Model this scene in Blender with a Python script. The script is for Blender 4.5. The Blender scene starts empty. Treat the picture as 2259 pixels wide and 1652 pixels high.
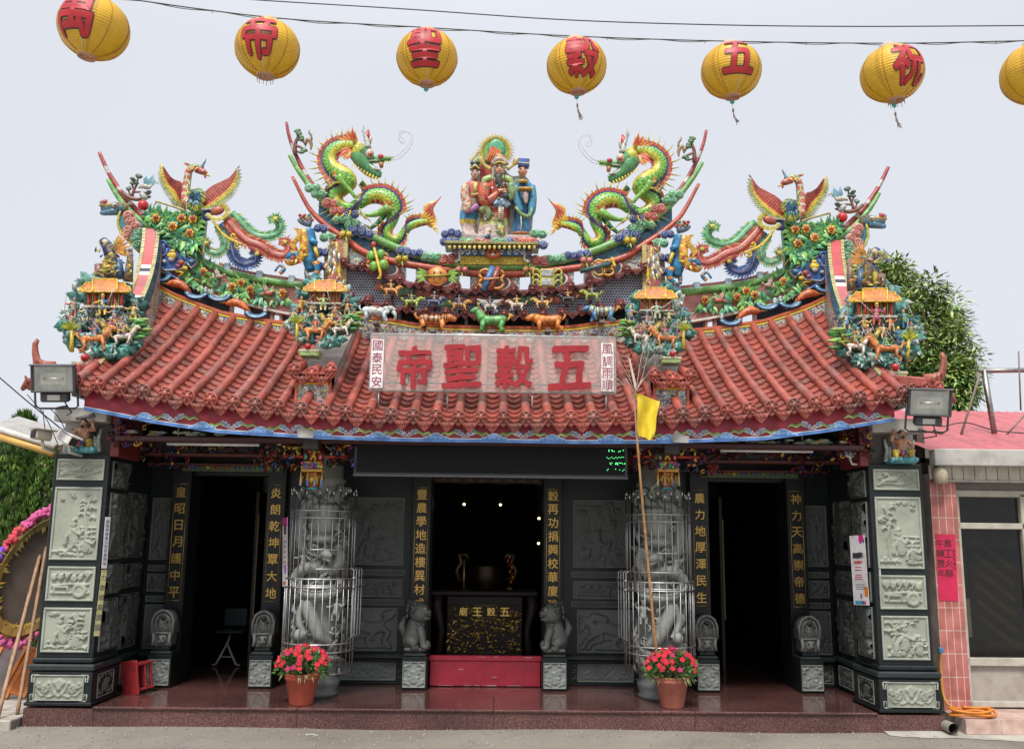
import bpy, bmesh, math, random
import numpy as np
from mathutils import Vector, Matrix, noise
rad = math.radians
SC = bpy.context.scene
COL = SC.collection
R0 = random.Random(7)

# ------------------------------------------------------------------ camera
FPX, PW, PH = 2050.0, 2259.0, 1652.0           # focal length and picture size in the same unit
CAMP = Vector((.027, -8.2, 1.59))
_yaw, _pit, _rol = -.0174, .172, .0113
_r = Vector((math.cos(_yaw), math.sin(_yaw), 0)); _f0 = Vector((-math.sin(_yaw), math.cos(_yaw), 0)); _z = Vector((0, 0, 1))
CF = math.cos(_pit) * _f0 + math.sin(_pit) * _z
_u = -math.sin(_pit) * _f0 + math.cos(_pit) * _z
CR = math.cos(_rol) * _r + math.sin(_rol) * _u
CU = math.cos(_rol) * _u - math.sin(_rol) * _r
cd = bpy.data.cameras.new('camera'); cam = bpy.data.objects.new('camera', cd); COL.objects.link(cam)
m = Matrix((CR, CU, -CF)).transposed().to_4x4(); m.translation = CAMP; cam.matrix_world = m
cd.sensor_fit = 'HORIZONTAL'; cd.sensor_width = 36; cd.lens = 36 * FPX / PW; cd.clip_start = .05; cd.clip_end = 500
SC.camera = cam

def at(px, py, Y):
    """world point seen at a measured place of the photograph, on the vertical plane at depth Y"""
    d = CF + CR * ((px - PW / 2) / FPX) - CU * ((py - PH / 2) / FPX)
    return CAMP + d * ((Y - CAMP.y) / d.y)
def atz(px, py, Z):
    d = CF + CR * ((px - PW / 2) / FPX) - CU * ((py - PH / 2) / FPX)
    return CAMP + d * ((Z - CAMP.z) / d.z)
def crop(ox, oy, sc):
    return lambda x, y: ((ox + x / sc) * .88449, (oy + y / sc) * .88449)

# ------------------------------------------------------------------ light
SUN_EL, SUN_AZ = rad(56), rad(194)               # azimuth measured clockwise from +Y (north): the sun stands behind the camera
w = bpy.data.worlds.new('World'); SC.world = w; w.use_nodes = True
nt = w.node_tree; nt.nodes.clear()
out = nt.nodes.new('ShaderNodeOutputWorld'); bg = nt.nodes.new('ShaderNodeBackground'); bg.inputs[1].default_value = .1
sky = nt.nodes.new('ShaderNodeTexSky'); sky.sky_type = 'NISHITA'; sky.sun_disc = False
sky.sun_elevation = SUN_EL; sky.sun_rotation = SUN_AZ; sky.dust_density = 4; sky.air_density = 1
tc = nt.nodes.new('ShaderNodeTexCoord'); nz = nt.nodes.new('ShaderNodeTexNoise'); nz.inputs['Scale'].default_value = 2.2; nz.inputs['Detail'].default_value = 4
cr = nt.nodes.new('ShaderNodeValToRGB')
cr.color_ramp.elements[0].position = .3; cr.color_ramp.elements[0].color = (6.3, 6.5, 7.05, 1)
cr.color_ramp.elements[1].position = .7; cr.color_ramp.elements[1].color = (6.45, 6.65, 7.15, 1)
mx = nt.nodes.new('ShaderNodeMix'); mx.data_type = 'RGBA'; mx.inputs[0].default_value = .9
L = nt.links.new
L(tc.outputs['Generated'], nz.inputs['Vector']); L(nz.outputs['Fac'], cr.inputs[0])
# an overcast sky is brighter overhead than near the horizon
sx = nt.nodes.new('ShaderNodeSeparateXYZ'); L(tc.outputs['Generated'], sx.inputs[0]); mr_ = nt.nodes.new('ShaderNodeMapRange'); mr_.interpolation_type = 'SMOOTHSTEP'
for k_, v_ in (('From Min', .45), ('From Max', 1), ('To Min', 1), ('To Max', 2.6)): mr_.inputs[k_].default_value = v_
L(sx.outputs[2], mr_.inputs[0]); vm = nt.nodes.new('ShaderNodeVectorMath'); vm.operation = 'SCALE'; L(cr.outputs[0], vm.inputs[0]); L(mr_.outputs[0], vm.inputs['Scale'])
L(sky.outputs[0], mx.inputs[6]); L(vm.outputs[0], mx.inputs[7]); L(mx.outputs[2], bg.inputs[0]); L(bg.outputs[0], out.inputs[0])
sl = bpy.data.lights.new('sun', 'SUN'); sl.energy = 2.9; sl.angle = rad(14); sl.color = (1, .96, .9)
so = bpy.data.objects.new('sun', sl); COL.objects.link(so)
so.rotation_euler = (rad(90) - SUN_EL, 0, -SUN_AZ + math.pi)
SC.view_settings.view_transform = 'Standard'; SC.view_settings.look = 'None'; SC.view_settings.exposure = 0.36; SC.view_settings.gamma = 1
SC.cycles.use_denoising = True; SC.cycles.max_bounces = 8; SC.cycles.transparent_max_bounces = 16

# ------------------------------------------------------------------ materials
M = {}
def mat(name, rough=.5, metal=0, spec=.5, coat=0):
    m = bpy.data.materials.new(name); m.use_nodes = True
    b = m.node_tree.nodes['Principled BSDF']
    b.inputs['Roughness'].default_value = rough; b.inputs['Metallic'].default_value = metal
    b.inputs['Specular IOR Level'].default_value = spec; b.inputs['Coat Weight'].default_value = coat; b.inputs['Coat Roughness'].default_value = .25
    M[name] = m
    return m, m.node_tree, b
def N(nt, t, **kw):
    n = nt.nodes.new('ShaderNode' + t)
    for k, v in kw.items():
        if k in n.inputs: n.inputs[k].default_value = v
        else: setattr(n, k, v)
    return n
def coords(nt, scale=(1, 1, 1)):
    t = N(nt, 'TexCoord'); mp = N(nt, 'Mapping'); mp.inputs['Scale'].default_value = scale
    nt.links.new(t.outputs['Object'], mp.inputs[0]); return mp.outputs[0]
def ramp(nt, fac, *stops):
    r = N(nt, 'ValToRGB')
    while len(r.color_ramp.elements) < len(stops): r.color_ramp.elements.new(.5)
    for e, (p, c) in zip(r.color_ramp.elements, stops):
        e.position = p; e.color = (*c, 1) if len(c) == 3 else c
    nt.links.new(fac, r.inputs[0]); return r.outputs[0]
def mul(nt, a, b, fac=1.0, blend='MULTIPLY'):
    x = N(nt, 'Mix', data_type='RGBA', blend_type=blend); x.inputs[0].default_value = fac
    nt.links.new(a, x.inputs[6]); nt.links.new(b, x.inputs[7]); return x.outputs[2]
def bump(nt, b, h, strength=.3, dist=.01):
    n = N(nt, 'Bump'); n.inputs['Strength'].default_value = strength; n.inputs['Distance'].default_value = dist
    nt.links.new(h, n.inputs['Height']); nt.links.new(n.outputs[0], b.inputs['Normal'])
def attr_mat(name, rough, spec=.5, dirt=.35, ns=6, bs=60, bst=.15, metal=0, coat=0, dark=(.45, .4, .36)):
    """colour comes from the mesh's own paint layer; weathering from noise"""
    m, nt, b = mat(name, rough, metal, spec, coat)
    a = N(nt, 'Attribute', attribute_name='Col'); v = coords(nt)
    n1 = N(nt, 'TexNoise', Scale=ns, Detail=6, Roughness=.65); nt.links.new(v, n1.inputs['Vector'])
    d = ramp(nt, n1.outputs[0], (.36, dark), (.56, (1, 1, 1)), (.8, (1.08, 1.06, 1.02)))
    c = mul(nt, a.outputs['Color'], d, dirt)
    if name == 'tile':           # soot and lichen streaks running down the slope
        n3 = N(nt, 'TexNoise', Scale=1.6, Detail=6, Roughness=.7); nt.links.new(coords(nt, (9, 1, 1)), n3.inputs['Vector']); c = mul(nt, c, ramp(nt, n3.outputs[0], (.34, (.42, .38, .36)), (.5, (.95, .95, .93)), (.7, (1.1, 1.08, 1.05))), .75)
        n4 = N(nt, 'TexNoise', Scale=34, Detail=4); nt.links.new(v, n4.inputs['Vector']); c = mul(nt, c, ramp(nt, n4.outputs[0], (.3, (.6, .55, .52)), (.45, (1, 1, 1)), (.72, (1, 1, 1)), (.8, (1.25, 1.3, 1.3))), .6)
    if name == 'ceramic':        # pasted from small cut shards: every chip a slightly different glaze, thin grout between
        vo = N(nt, 'TexVoronoi', Scale=75); nt.links.new(v, vo.inputs['Vector']); sv = N(nt, 'SeparateColor'); nt.links.new(vo.outputs['Color'], sv.inputs[0])
        c = mul(nt, c, ramp(nt, sv.outputs[0], (0, (.62, .6, .56)), (.5, (.98, .98, .95)), (1, (1.25, 1.22, 1.15))))
        ve = N(nt, 'TexVoronoi', Scale=75, feature='DISTANCE_TO_EDGE'); nt.links.new(v, ve.inputs['Vector']); c = mul(nt, c, ramp(nt, ve.outputs['Distance'], (.02, (.5, .47, .43)), (.1, (1, 1, 1))), .7)
    nt.links.new(c, b.inputs['Base Color'])
    n2 = N(nt, 'TexNoise', Scale=bs, Detail=4); nt.links.new(v, n2.inputs['Vector'])
    bump(nt, b, n2.outputs[0], bst, .01)
    rr = N(nt, 'MapRange'); rr.inputs['To Min'].default_value = max(.02, rough - .12); rr.inputs['To Max'].default_value = min(1, rough + .18)
    nt.links.new(n1.outputs[0], rr.inputs['Value']); nt.links.new(rr.outputs[0], b.inputs['Roughness'])
    return m
attr_mat('ceramic', .38, dirt=.6, ns=9, bs=90, bst=.25, coat=.15)
attr_mat('tile', .46, dirt=.75, ns=3.5, bs=45, bst=.3, coat=.1, dark=(.5, .42, .4))
attr_mat('stone', .55, dirt=.55, ns=5, bs=140, bst=.25, dark=(.55, .58, .55))
attr_mat('granite_dark', .36, spec=.3, dirt=.5, ns=14, bs=160, bst=.1, dark=(.5, .5, .5))
attr_mat('paint', .45, dirt=.4, ns=7, bs=50, bst=.12)
attr_mat('matte', .85, dirt=.45, ns=8, bs=70, bst=.2)
attr_mat('cloth', .8, dirt=.25, ns=10, bs=200, bst=.2)
attr_mat('steel', .4, metal=1, dirt=.5, ns=12, bs=80, bst=.05)
attr_mat('gold', .35, metal=.75, dirt=.3, ns=20, bs=80, bst=.1)
attr_mat('wood', .6, dirt=.6, ns=12, bs=60, bst=.2)

def leaf_mat(name):
    m = attr_mat(name, .5, dirt=.5, ns=3, bs=30, bst=.1, dark=(.5, .55, .5))
    b = m.node_tree.nodes['Principled BSDF']
    b.inputs['Transmission Weight'].default_value = 0
    b.inputs['Subsurface Weight'].default_value = 0
    return m
leaf_mat('leaf')

def mosaic(name, scale, cols, grout=(.3, .3, .29), rough=.35):
    m, nt, b = mat(name, rough, 0, .5)
    v = coords(nt, (1, 1, 1)); vo = N(nt, 'TexVoronoi', Scale=scale); nt.links.new(v, vo.inputs['Vector'])
    wn = N(nt, 'TexWhiteNoise'); nt.links.new(vo.outputs['Position'], wn.inputs['Vector'])
    n = len(cols); c = N(nt, 'ValToRGB'); c.color_ramp.interpolation = 'CONSTANT'
    while len(c.color_ramp.elements) < n: c.color_ramp.elements.new(.5)
    for i, e in enumerate(c.color_ramp.elements): e.position = i / n; e.color = (*cols[i], 1)
    nt.links.new(wn.outputs['Value'], c.inputs[0])
    ve = N(nt, 'TexVoronoi', Scale=scale, feature='DISTANCE_TO_EDGE'); nt.links.new(v, ve.inputs['Vector'])
    g = ramp(nt, ve.outputs['Distance'], (.03, grout), (.1, (1, 1, 1)))
    n1 = N(nt, 'TexNoise', Scale=5, Detail=5); nt.links.new(v, n1.inputs['Vector'])
    d = ramp(nt, n1.outputs[0], (.35, (.55, .52, .48)), (.6, (1, 1, 1)))
    nt.links.new(mul(nt, mul(nt, c.outputs[0], g), d, .8), b.inputs['Base Color'])
    bump(nt, b, ve.outputs['Distance'], .3, .004)
W_, B_, Y_, R_, G_, K_ = (.62, .63, .6), (.08, .15, .38), (.6, .47, .12), (.45, .09, .07), (.18, .36, .2), (.3, .22, .28)
mosaic('mosaic', 60, [W_, Y_, B_, W_, G_, (.5, .55, .5), R_, W_, (.25, .4, .5), (.55, .5, .3), K_, W_])
mosaic('blue_mosaic', 40, [(.03, .12, .22), (.04, .18, .3), (.03, .1, .17), (.06, .22, .32), (.03, .14, .2)], grout=(.4, .4, .4))
mosaic('yellow_mosaic', 34, [(.75, .55, .03), (.7, .5, .03), (.8, .62, .08), (.62, .44, .03)], grout=(.45, .35, .1))

def brick(name, c1, c2, mortar, bw, bh, ms, rough=.4, offs=.5, axes='XZ', bmp=.3):
    m, nt, b = mat(name, rough)
    t = N(nt, 'TexCoord'); sx = N(nt, 'SeparateXYZ'); cb = N(nt, 'CombineXYZ')
    nt.links.new(t.outputs['Object'], sx.inputs[0]); nt.links.new(sx.outputs[axes[0]], cb.inputs[0]); nt.links.new(sx.outputs[axes[1]], cb.inputs[1])
    br = N(nt, 'TexBrick', offset=offs)
    for k, x in (('Color1', c1), ('Color2', c2), ('Mortar', mortar)): br.inputs[k].default_value = (*x, 1)
    br.inputs['Scale'].default_value = 1; br.inputs['Mortar Size'].default_value = ms; br.inputs['Brick Width'].default_value = bw; br.inputs['Row Height'].default_value = bh
    nt.links.new(cb.outputs[0], br.inputs['Vector'])
    n1 = N(nt, 'TexNoise', Scale=7, Detail=6); nt.links.new(t.outputs['Object'], n1.inputs['Vector'])
    d = ramp(nt, n1.outputs[0], (.35, (.6, .55, .5)), (.6, (1, 1, 1)))
    nt.links.new(mul(nt, br.outputs[0], d, .8), b.inputs['Base Color'])
    iv = N(nt, 'Math', operation='SUBTRACT'); iv.inputs[0].default_value = 1; nt.links.new(br.outputs['Fac'], iv.inputs[1])
    bump(nt, b, iv.outputs[0], bmp, .003)
brick('red_mosaic', (.36, .05, .05), (.5, .09, .09), (.5, .35, .3), .035, .018, .0025)
brick('pink_tile', (.42, .13, .11), (.48, .16, .14), (.55, .45, .4), .065, .2, .0035, offs=0)
brick('blue_lattice', (.02, .03, .1), (.03, .05, .16), (.4, .4, .42), .03, .03, .005, offs=.5)
brick('yellow_tile', (.62, .52, .2), (.55, .46, .18), (.1, .1, .06), .02, .016, .0025, offs=0, axes='YZ')
brick('paving', (.42, .38, .32), (.36, .33, .29), (.2, .18, .16), .3, .3, .006, rough=.8, axes='XY', offs=0)
brick('step_tile', (.55, .38, .33), (.6, .42, .36), (.4, .33, .3), .3, .3, .004, rough=.4, offs=0)

# asphalt
m, nt, b = mat('asphalt', .9)
v = coords(nt)
n1 = N(nt, 'TexNoise', Scale=1.1, Detail=8, Roughness=.6); n2 = N(nt, 'TexNoise', Scale=150, Detail=3); n3 = N(nt, 'TexVoronoi', Scale=95)
for n in (n1, n2, n3): nt.links.new(v, n.inputs['Vector'])
c1 = ramp(nt, n1.outputs[0], (.3, (.19, .165, .135)), (.52, (.245, .215, .18)), (.75, (.29, .26, .22)))
c2 = ramp(nt, n2.outputs[0], (.3, (.6, .6, .6)), (.5, (1, 1, 1)), (.72, (1.4, 1.38, 1.35)))
c3 = ramp(nt, n3.outputs['Distance'], (.0, (1.2, 1.2, 1.2)), (.3, (.92, .92, .92)))
nt.links.new(mul(nt, mul(nt, c1, c2, .8), c3, .6), b.inputs['Base Color'])
# fine cracks, wandering
n4 = N(nt, 'TexNoise', Scale=2.5, Detail=3); nt.links.new(v, n4.inputs['Vector']); va = N(nt, 'VectorMath', operation='MULTIPLY_ADD'); va.inputs[1].default_value = (.5, .5, .5)
nt.links.new(n4.outputs['Color'], va.inputs[0]); nt.links.new(v, va.inputs[2]); vk = N(nt, 'TexVoronoi', Scale=.9, feature='DISTANCE_TO_EDGE'); nt.links.new(va.outputs[0], vk.inputs['Vector'])
nt.links.new(mul(nt, b.inputs['Base Color'].links[0].from_socket, ramp(nt, vk.outputs['Distance'], (.002, (.6, .58, .56)), (.01, (1, 1, 1))), .35), b.inputs['Base Color'])
bump(nt, b, n2.outputs[0], .7, .012)
# pale cement
m, nt, b = mat('cement', .9)
v = coords(nt); n1 = N(nt, 'TexNoise', Scale=3, Detail=8, Roughness=.7); n2 = N(nt, 'TexNoise', Scale=60, Detail=3)
for n in (n1, n2): nt.links.new(v, n.inputs['Vector'])
nt.links.new(ramp(nt, n1.outputs[0], (.3, (.24, .22, .18)), (.55, (.42, .4, .34)), (.75, (.52, .5, .44))), b.inputs['Base Color']); bump(nt, b, n2.outputs[0], .5, .01)
# polished red granite
for nm, rg in (('granite_floor', .1), ('granite_rough', .5)):
    m, nt, b = mat(nm, rg)
    v = coords(nt); vo = N(nt, 'TexVoronoi', Scale=170); n1 = N(nt, 'TexNoise', Scale=90, Detail=4); n2 = N(nt, 'TexNoise', Scale=1.5, Detail=5)
    for n in (vo, n1, n2): nt.links.new(v, n.inputs['Vector'])
    c = ramp(nt, vo.outputs['Color'], (.2, (.05, .018, .016)), (.5, (.105, .042, .037)), (.75, (.16, .075, .066)), (.9, (.24, .14, .125)))
    d = ramp(nt, n2.outputs[0], (.35, (.65, .65, .65)), (.65, (1.1, 1.1, 1.1)))
    nt.links.new(mul(nt, c, d), b.inputs['Base Color'])
    if nm == 'granite_rough': bump(nt, b, n1.outputs[0], .2, .004)
# clear acrylic board, window glass, steel lamp glass
m, nt, b = mat('acrylic', .12)
b.inputs['Base Color'].default_value = (.62, .55, .52, 1); b.inputs['Alpha'].default_value = .24
m, nt, b = mat('window_glass', .04, spec=.6)
b.inputs['Base Color'].default_value = (.006, .007, .008, 1); b.inputs['Alpha'].default_value = .4
# LED matrix
m, nt, b = mat('led_matrix', .6, spec=.15)
t = N(nt, 'TexCoord'); sx = N(nt, 'SeparateXYZ'); cb = N(nt, 'CombineXYZ'); nt.links.new(t.outputs['Object'], sx.inputs[0]); nt.links.new(sx.outputs[0], cb.inputs[0]); nt.links.new(sx.outputs[2], cb.inputs[1])
vo = N(nt, 'TexBrick', offset=0); vo.inputs['Scale'].default_value = 1; vo.inputs['Brick Width'].default_value = .0125; vo.inputs['Row Height'].default_value = .0125; vo.inputs['Mortar Size'].default_value = .0035
for k, x in (('Color1', (.013, .013, .016, 1)), ('Color2', (.018, .016, .02, 1)), ('Mortar', (.006, .006, .007, 1))): vo.inputs[k].default_value = x
nt.links.new(cb.outputs[0], vo.inputs['Vector']); nt.links.new(vo.outputs[0], b.inputs['Base Color'])
def emit(name, col, s):
    m, nt, b = mat(name, .4); b.inputs['Base Color'].default_value = (*col, 1); b.inputs['Emission Color'].default_value = (*col, 1); b.inputs['Emission Strength'].default_value = s
emit('lit_green', (.1, 1, .3), 1.2); emit('lit_warm', (1, .72, .3), 5)
# lantern skin, slightly see-through plastic cloth
m = attr_mat('lantern_skin', .45, dirt=.3, ns=5, bs=40, bst=.1, coat=.1)
b = m.node_tree.nodes['Principled BSDF']
# ------------------------------------------------------------------ mesh building
class MB:
    def __init__(s): s.V = []; s.F = []; s.C = []; s.K = []; s.S = []; s.col = (.5, .5, .5); s.mi = 0; s.sm = True; s.X = None
    def add(s, vs, fs, col=None, sm=None, cols=None):
        o = len(s.V)
        if s.X is not None: vs = [s.X @ Vector(v) for v in vs]
        s.V += [tuple(v) for v in vs]
        for k, f in enumerate(fs):
            s.F.append([i + o for i in f]); s.C.append(cols[k] if cols else (col or s.col)); s.K.append(s.mi); s.S.append(s.sm if sm is None else sm)
    def box(s, c, d, col=None, rot=None, ch=0.0, taper=1.0):
        """box with optional chamfered edges; d = full sizes"""
        hx, hy, hz = d[0] / 2, d[1] / 2, d[2] / 2
        ch = min(ch, hx * .9, hy * .9, hz * .9)
        vs = []; fs = []
        if ch <= 0:
            for z in (-1, 1):
                k = taper if z > 0 else 1
                for x, y in ((-1, -1), (1, -1), (1, 1), (-1, 1)): vs.append(Vector((x * hx * k, y * hy * k, z * hz)))
            fs = [(0, 3, 2, 1), (4, 5, 6, 7), (0, 1, 5, 4), (1, 2, 6, 5), (2, 3, 7, 6), (3, 0, 4, 7)]
        else:
            def ring(z, a):
                x, y = hx - a, hy - a; k = taper if z > 0 else 1
                return [Vector((p * k, q * k, z)) for p, q in ((-x, -hy + a * 0 - 0), (x, -hy), (hx, -y), (hx, y), (x, hy), (-x, hy), (-hx, y), (-hx, -y))] if a == ch else None
            def oct(z, inset):
                X, Yy = hx - inset, hy - inset; x, y = hx - ch, hy - ch
                if inset: pts = ((-x, -y), (x, -y), (x, -y), (x, y), (x, y), (-x, y), (-x, y), (-x, -y))
                else: pts = ((-x, -hy), (x, -hy), (hx, -y), (hx, y), (x, hy), (-x, hy), (-hx, y), (-hx, -y))
                k = taper if z > 0 else 1
                return [Vector((p * k, q * k, z)) for p, q in pts]
            rs = [oct(-hz, ch), oct(-hz + ch, 0), oct(hz - ch, 0), oct(hz, ch)]
            for r in rs: vs += r
            for a in range(3):
                for i in range(8):
                    j = (i + 1) % 8; fs.append((a * 8 + i, a * 8 + j, a * 8 + 8 + j, a * 8 + 8 + i))
            fs.append((6, 4, 2, 0)); fs.append((24, 26, 28, 30))
        if rot is not None: vs = [rot @ v for v in vs]
        c = Vector(c); s.add([v + c for v in vs], fs, col, False)
    def tube(s, pts, r, n=8, col=None, flat=1.0, cap=True, colfn=None, up=None, closed=False):
        """pts world points, r radius or list; flat squeezes the section along `up`"""
        pts = [Vector(p) for p in pts]; m = len(pts)
        rr = r if isinstance(r, (list, tuple)) else [r] * m
        vs = []; pn = None
        for i, p in enumerate(pts):
            a = pts[(i - 1) % m] if closed else pts[max(0, i - 1)]; b = pts[(i + 1) % m] if closed else pts[min(m - 1, i + 1)]
            t = (b - a)
            if t.length < 1e-9: t = Vector((0, 0, 1))
            t.normalize()
            if up is not None:
                u = Vector(up) - t * t.dot(Vector(up))
                if u.length < 1e-4: u = Vector((1, 0, .1)) - t * t.x
            elif pn is None:
                u = Vector((0, 0, 1)) if abs(t.z) < .9 else Vector((0, 1, 0)); u = u - t * t.dot(u)
            else:
                u = pn - t * t.dot(pn)
                if u.length < 1e-6: u = t.orthogonal()
            u.normalize(); pn = u; w = t.cross(u)
            for k in range(n):
                an = 2 * math.pi * k / n
                vs.append(p + u * (math.cos(an) * rr[i] * flat) + w * (math.sin(an) * rr[i]))
        fs = []; cs = []
        for i in range(m if closed else m - 1):
            i2 = (i + 1) % m
            for k in range(n):
                k2 = (k + 1) % n
                fs.append((i * n + k, i * n + k2, i2 * n + k2, i2 * n + k)); cs.append(colfn(i, k) if colfn else (col or s.col))
        if cap and not closed:
            fs.append(tuple(range(n - 1, -1, -1))); cs.append(cs[0]); fs.append(tuple((m - 1) * n + k for k in range(n))); cs.append(cs[-2])
        s.add(vs, fs, cols=cs)
    def lathe(s, prof, c=(0, 0, 0), n=16, col=None, ax=None, colfn=None, sy=1.0, a0=0, a1=2 * math.pi):
        """profile of (radius, height) turned about z (or ax matrix) at c"""
        c = Vector(c); vs = []; full = abs(a1 - a0 - 2 * math.pi) < 1e-6; nn = n if full else n + 1
        for r, h in prof:
            for k in range(nn):
                an = a0 + (a1 - a0) * k / n; v = Vector((r * math.cos(an), r * math.sin(an) * sy, h))
                if ax is not None: v = ax @ v
                vs.append(c + v)
        fs = []; cs = []
        for i in range(len(prof) - 1):
            for k in range(n):
                k2 = (k + 1) % nn
                fs.append((i * nn + k, i * nn + k2, (i + 1) * nn + k2, (i + 1) * nn + k)); cs.append(colfn(i, k) if colfn else (col or s.col))
        s.add(vs, fs, cols=cs)
    def blob(s, c, r, col=None, n=8, m=6, nz=0, seed=0, rot=None, colfn=None):
        """ellipsoid, optionally lumpy"""
        c = Vector(c); r = Vector(r) if not isinstance(r, (int, float)) else Vector((r, r, r)); vs = []
        def pt(th, ph):
            d = Vector((math.sin(th) * math.cos(ph), math.sin(th) * math.sin(ph), math.cos(th)))
            k = 1 + (nz * noise.noise(d * 2.2 + Vector((seed * 3.1, seed * 1.7, seed))) if nz else 0)
            v = Vector((d.x * r.x * k, d.y * r.y * k, d.z * r.z * k))
            return c + (rot @ v if rot is not None else v)
        vs.append(pt(0, 0))
        for i in range(1, m):
            for k in range(n): vs.append(pt(math.pi * i / m, 2 * math.pi * k / n))
        vs.append(pt(math.pi, 0)); fs = []
        for k in range(n): fs.append((0, 1 + k, 1 + (k + 1) % n))
        for i in range(m - 2):
            for k in range(n):
                a = 1 + i * n + k; b = 1 + i * n + (k + 1) % n
                fs.append((a, a + n, b + n, b))
        e = len(vs) - 1; o = 1 + (m - 2) * n
        for k in range(n): fs.append((e, o + (k + 1) % n, o + k))
        s.add(vs, fs, col, True, cols=[colfn(i) for i in range(len(fs))] if colfn else None)
    def prism(s, poly, y0, y1, col=None, side=None, sm=False):
        """polygon of (x, z) extruded between depths y0 (front) and y1"""
        n = len(poly); vs = [(x, y0, z) for x, z in poly] + [(x, y1, z) for x, z in poly]
        ar = sum(poly[i][0] * poly[(i + 1) % n][1] - poly[(i + 1) % n][0] * poly[i][1] for i in range(n))
        fr = list(range(n)); fs = [fr if ar > 0 else fr[::-1], ([n + i for i in fr[::-1]] if ar > 0 else [n + i for i in fr])]
        for i in range(n):
            j = (i + 1) % n; q = (i, n + i, n + j, j); fs.append(q if ar > 0 else q[::-1])
        c = col or s.col; s.add(vs, fs, sm=sm, cols=[c, c] + [side or c] * n)
    def strip(s, A, B, col=None, cols=None, sm=None):
        """quads between two equally long point rows"""
        n = len(A); s.add(list(A) + list(B), [(i, i + 1, n + i + 1, n + i) for i in range(n - 1)], col, sm, cols)
    def grid(s, P, col=None, cols=None, sm=True):
        nr, nc = len(P), len(P[0]); vs = [p for r in P for p in r]
        s.add(vs, [(i * nc + j, i * nc + j + 1, (i + 1) * nc + j + 1, (i + 1) * nc + j) for i in range(nr - 1) for j in range(nc - 1)], col, sm, cols)
    def leaf(s, p, d, l, wd, col=None, nrm=(0, -1, 0), bend=.15):
        """pointed leaf blade from p along d, slightly folded"""
        p = Vector(p); d = Vector(d).normalized(); nn = Vector(nrm); sd = d.cross(nn)
        if sd.length < 1e-4: sd = d.orthogonal()
        sd.normalize(); nn = sd.cross(d)
        a = p + d * l * .4 + nn * l * bend; t = p + d * l - nn * l * bend * .3
        s.add([p, a - sd * wd * .5 - nn * wd * .2, t, a + sd * wd * .5 - nn * wd * .2, a], [(0, 4, 1), (1, 4, 2), (2, 4, 3), (3, 4, 0)], col, True)

def curve(pts, n):
    """Catmull-Rom through tuples of any length"""
    P = [np.array(p, float) for p in pts]; P = [2 * P[0] - P[1]] + P + [2 * P[-1] - P[-2]]; k = len(P) - 3; out = []
    for i in range(n):
        t = i / (n - 1) * k; j = min(int(t), k - 1); t -= j; a, b, c, d = P[j:j + 4]
        out.append(.5 * (2 * b + (c - a) * t + (2 * a - 5 * b + 4 * c - d) * t * t + (3 * b - a - 3 * c + d) * t ** 3))
    return out

WLOC = {}
def empty(name, loc, label=None, cat=None, group=None):
    o = bpy.data.objects.new(name, None); COL.objects.link(o); o.location = loc; o.empty_display_size = .1; WLOC[o.name] = Vector(loc)
    if label: tag(o, label, cat, group)
    return o
def tag(o, label=None, cat=None, group=None, kind=None):
    if label: o['label'] = label
    if cat: o['category'] = cat
    if group: o['group'] = group
    if kind: o['kind'] = kind
    return o
def obj(name, mb, mats, parent=None, label=None, cat=None, group=None, kind=None, base=None):
    """link an MB as one mesh object; vertices are in world coordinates"""
    if isinstance(mats, str): mats = [mats]
    me = bpy.data.meshes.new(name)
    if parent is not None: off = WLOC[parent.name]
    elif base is not None: off = Vector(base)
    else:
        a = np.array(mb.V); off = Vector(((a[:, 0].min() + a[:, 0].max()) / 2, (a[:, 1].min() + a[:, 1].max()) / 2, a[:, 2].min()))
    a = np.array(mb.V, float) - np.array(off)
    me.from_pydata([tuple(v) for v in a], [], mb.F)
    for k in mats: me.materials.append(M[k])
    me.polygons.foreach_set('material_index', mb.K); me.polygons.foreach_set('use_smooth', mb.S)
    ca = me.color_attributes.new('Col', 'FLOAT_COLOR', 'CORNER')
    buf = []
    for f, c in zip(mb.F, mb.C): buf += [c[0], c[1], c[2], 1.0] * len(f)
    ca.data.foreach_set('color', buf)
    me.validate(); me.update()
    o = bpy.data.objects.new(name, me); COL.objects.link(o)
    if parent is not None: o.parent = parent; WLOC[o.name] = off
    else: o.location = off; WLOC[o.name] = off
    tag(o, label, cat, group, kind)
    return o
def copy_tree(o, parent=None):
    c = o.copy(); COL.objects.link(c)
    if parent is not None: c.parent = parent
    for ch in list(o.children): copy_tree(ch, c)
    return c
def mirx(mb):
    """mirrored copy of a builder about x = 0"""
    q = MB(); q.V = [(-x, y, z) for x, y, z in mb.V]; q.F = [f[::-1] for f in mb.F]; q.C = list(mb.C); q.K = list(mb.K); q.S = list(mb.S)
    return q
def jit(c, a=.12, r=R0):
    k = 1 + r.uniform(-a, a); return (c[0] * k, c[1] * k, c[2] * k)
def mixc(a, b, t): return tuple(x + (y - x) * t for x, y in zip(a, b))

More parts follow.
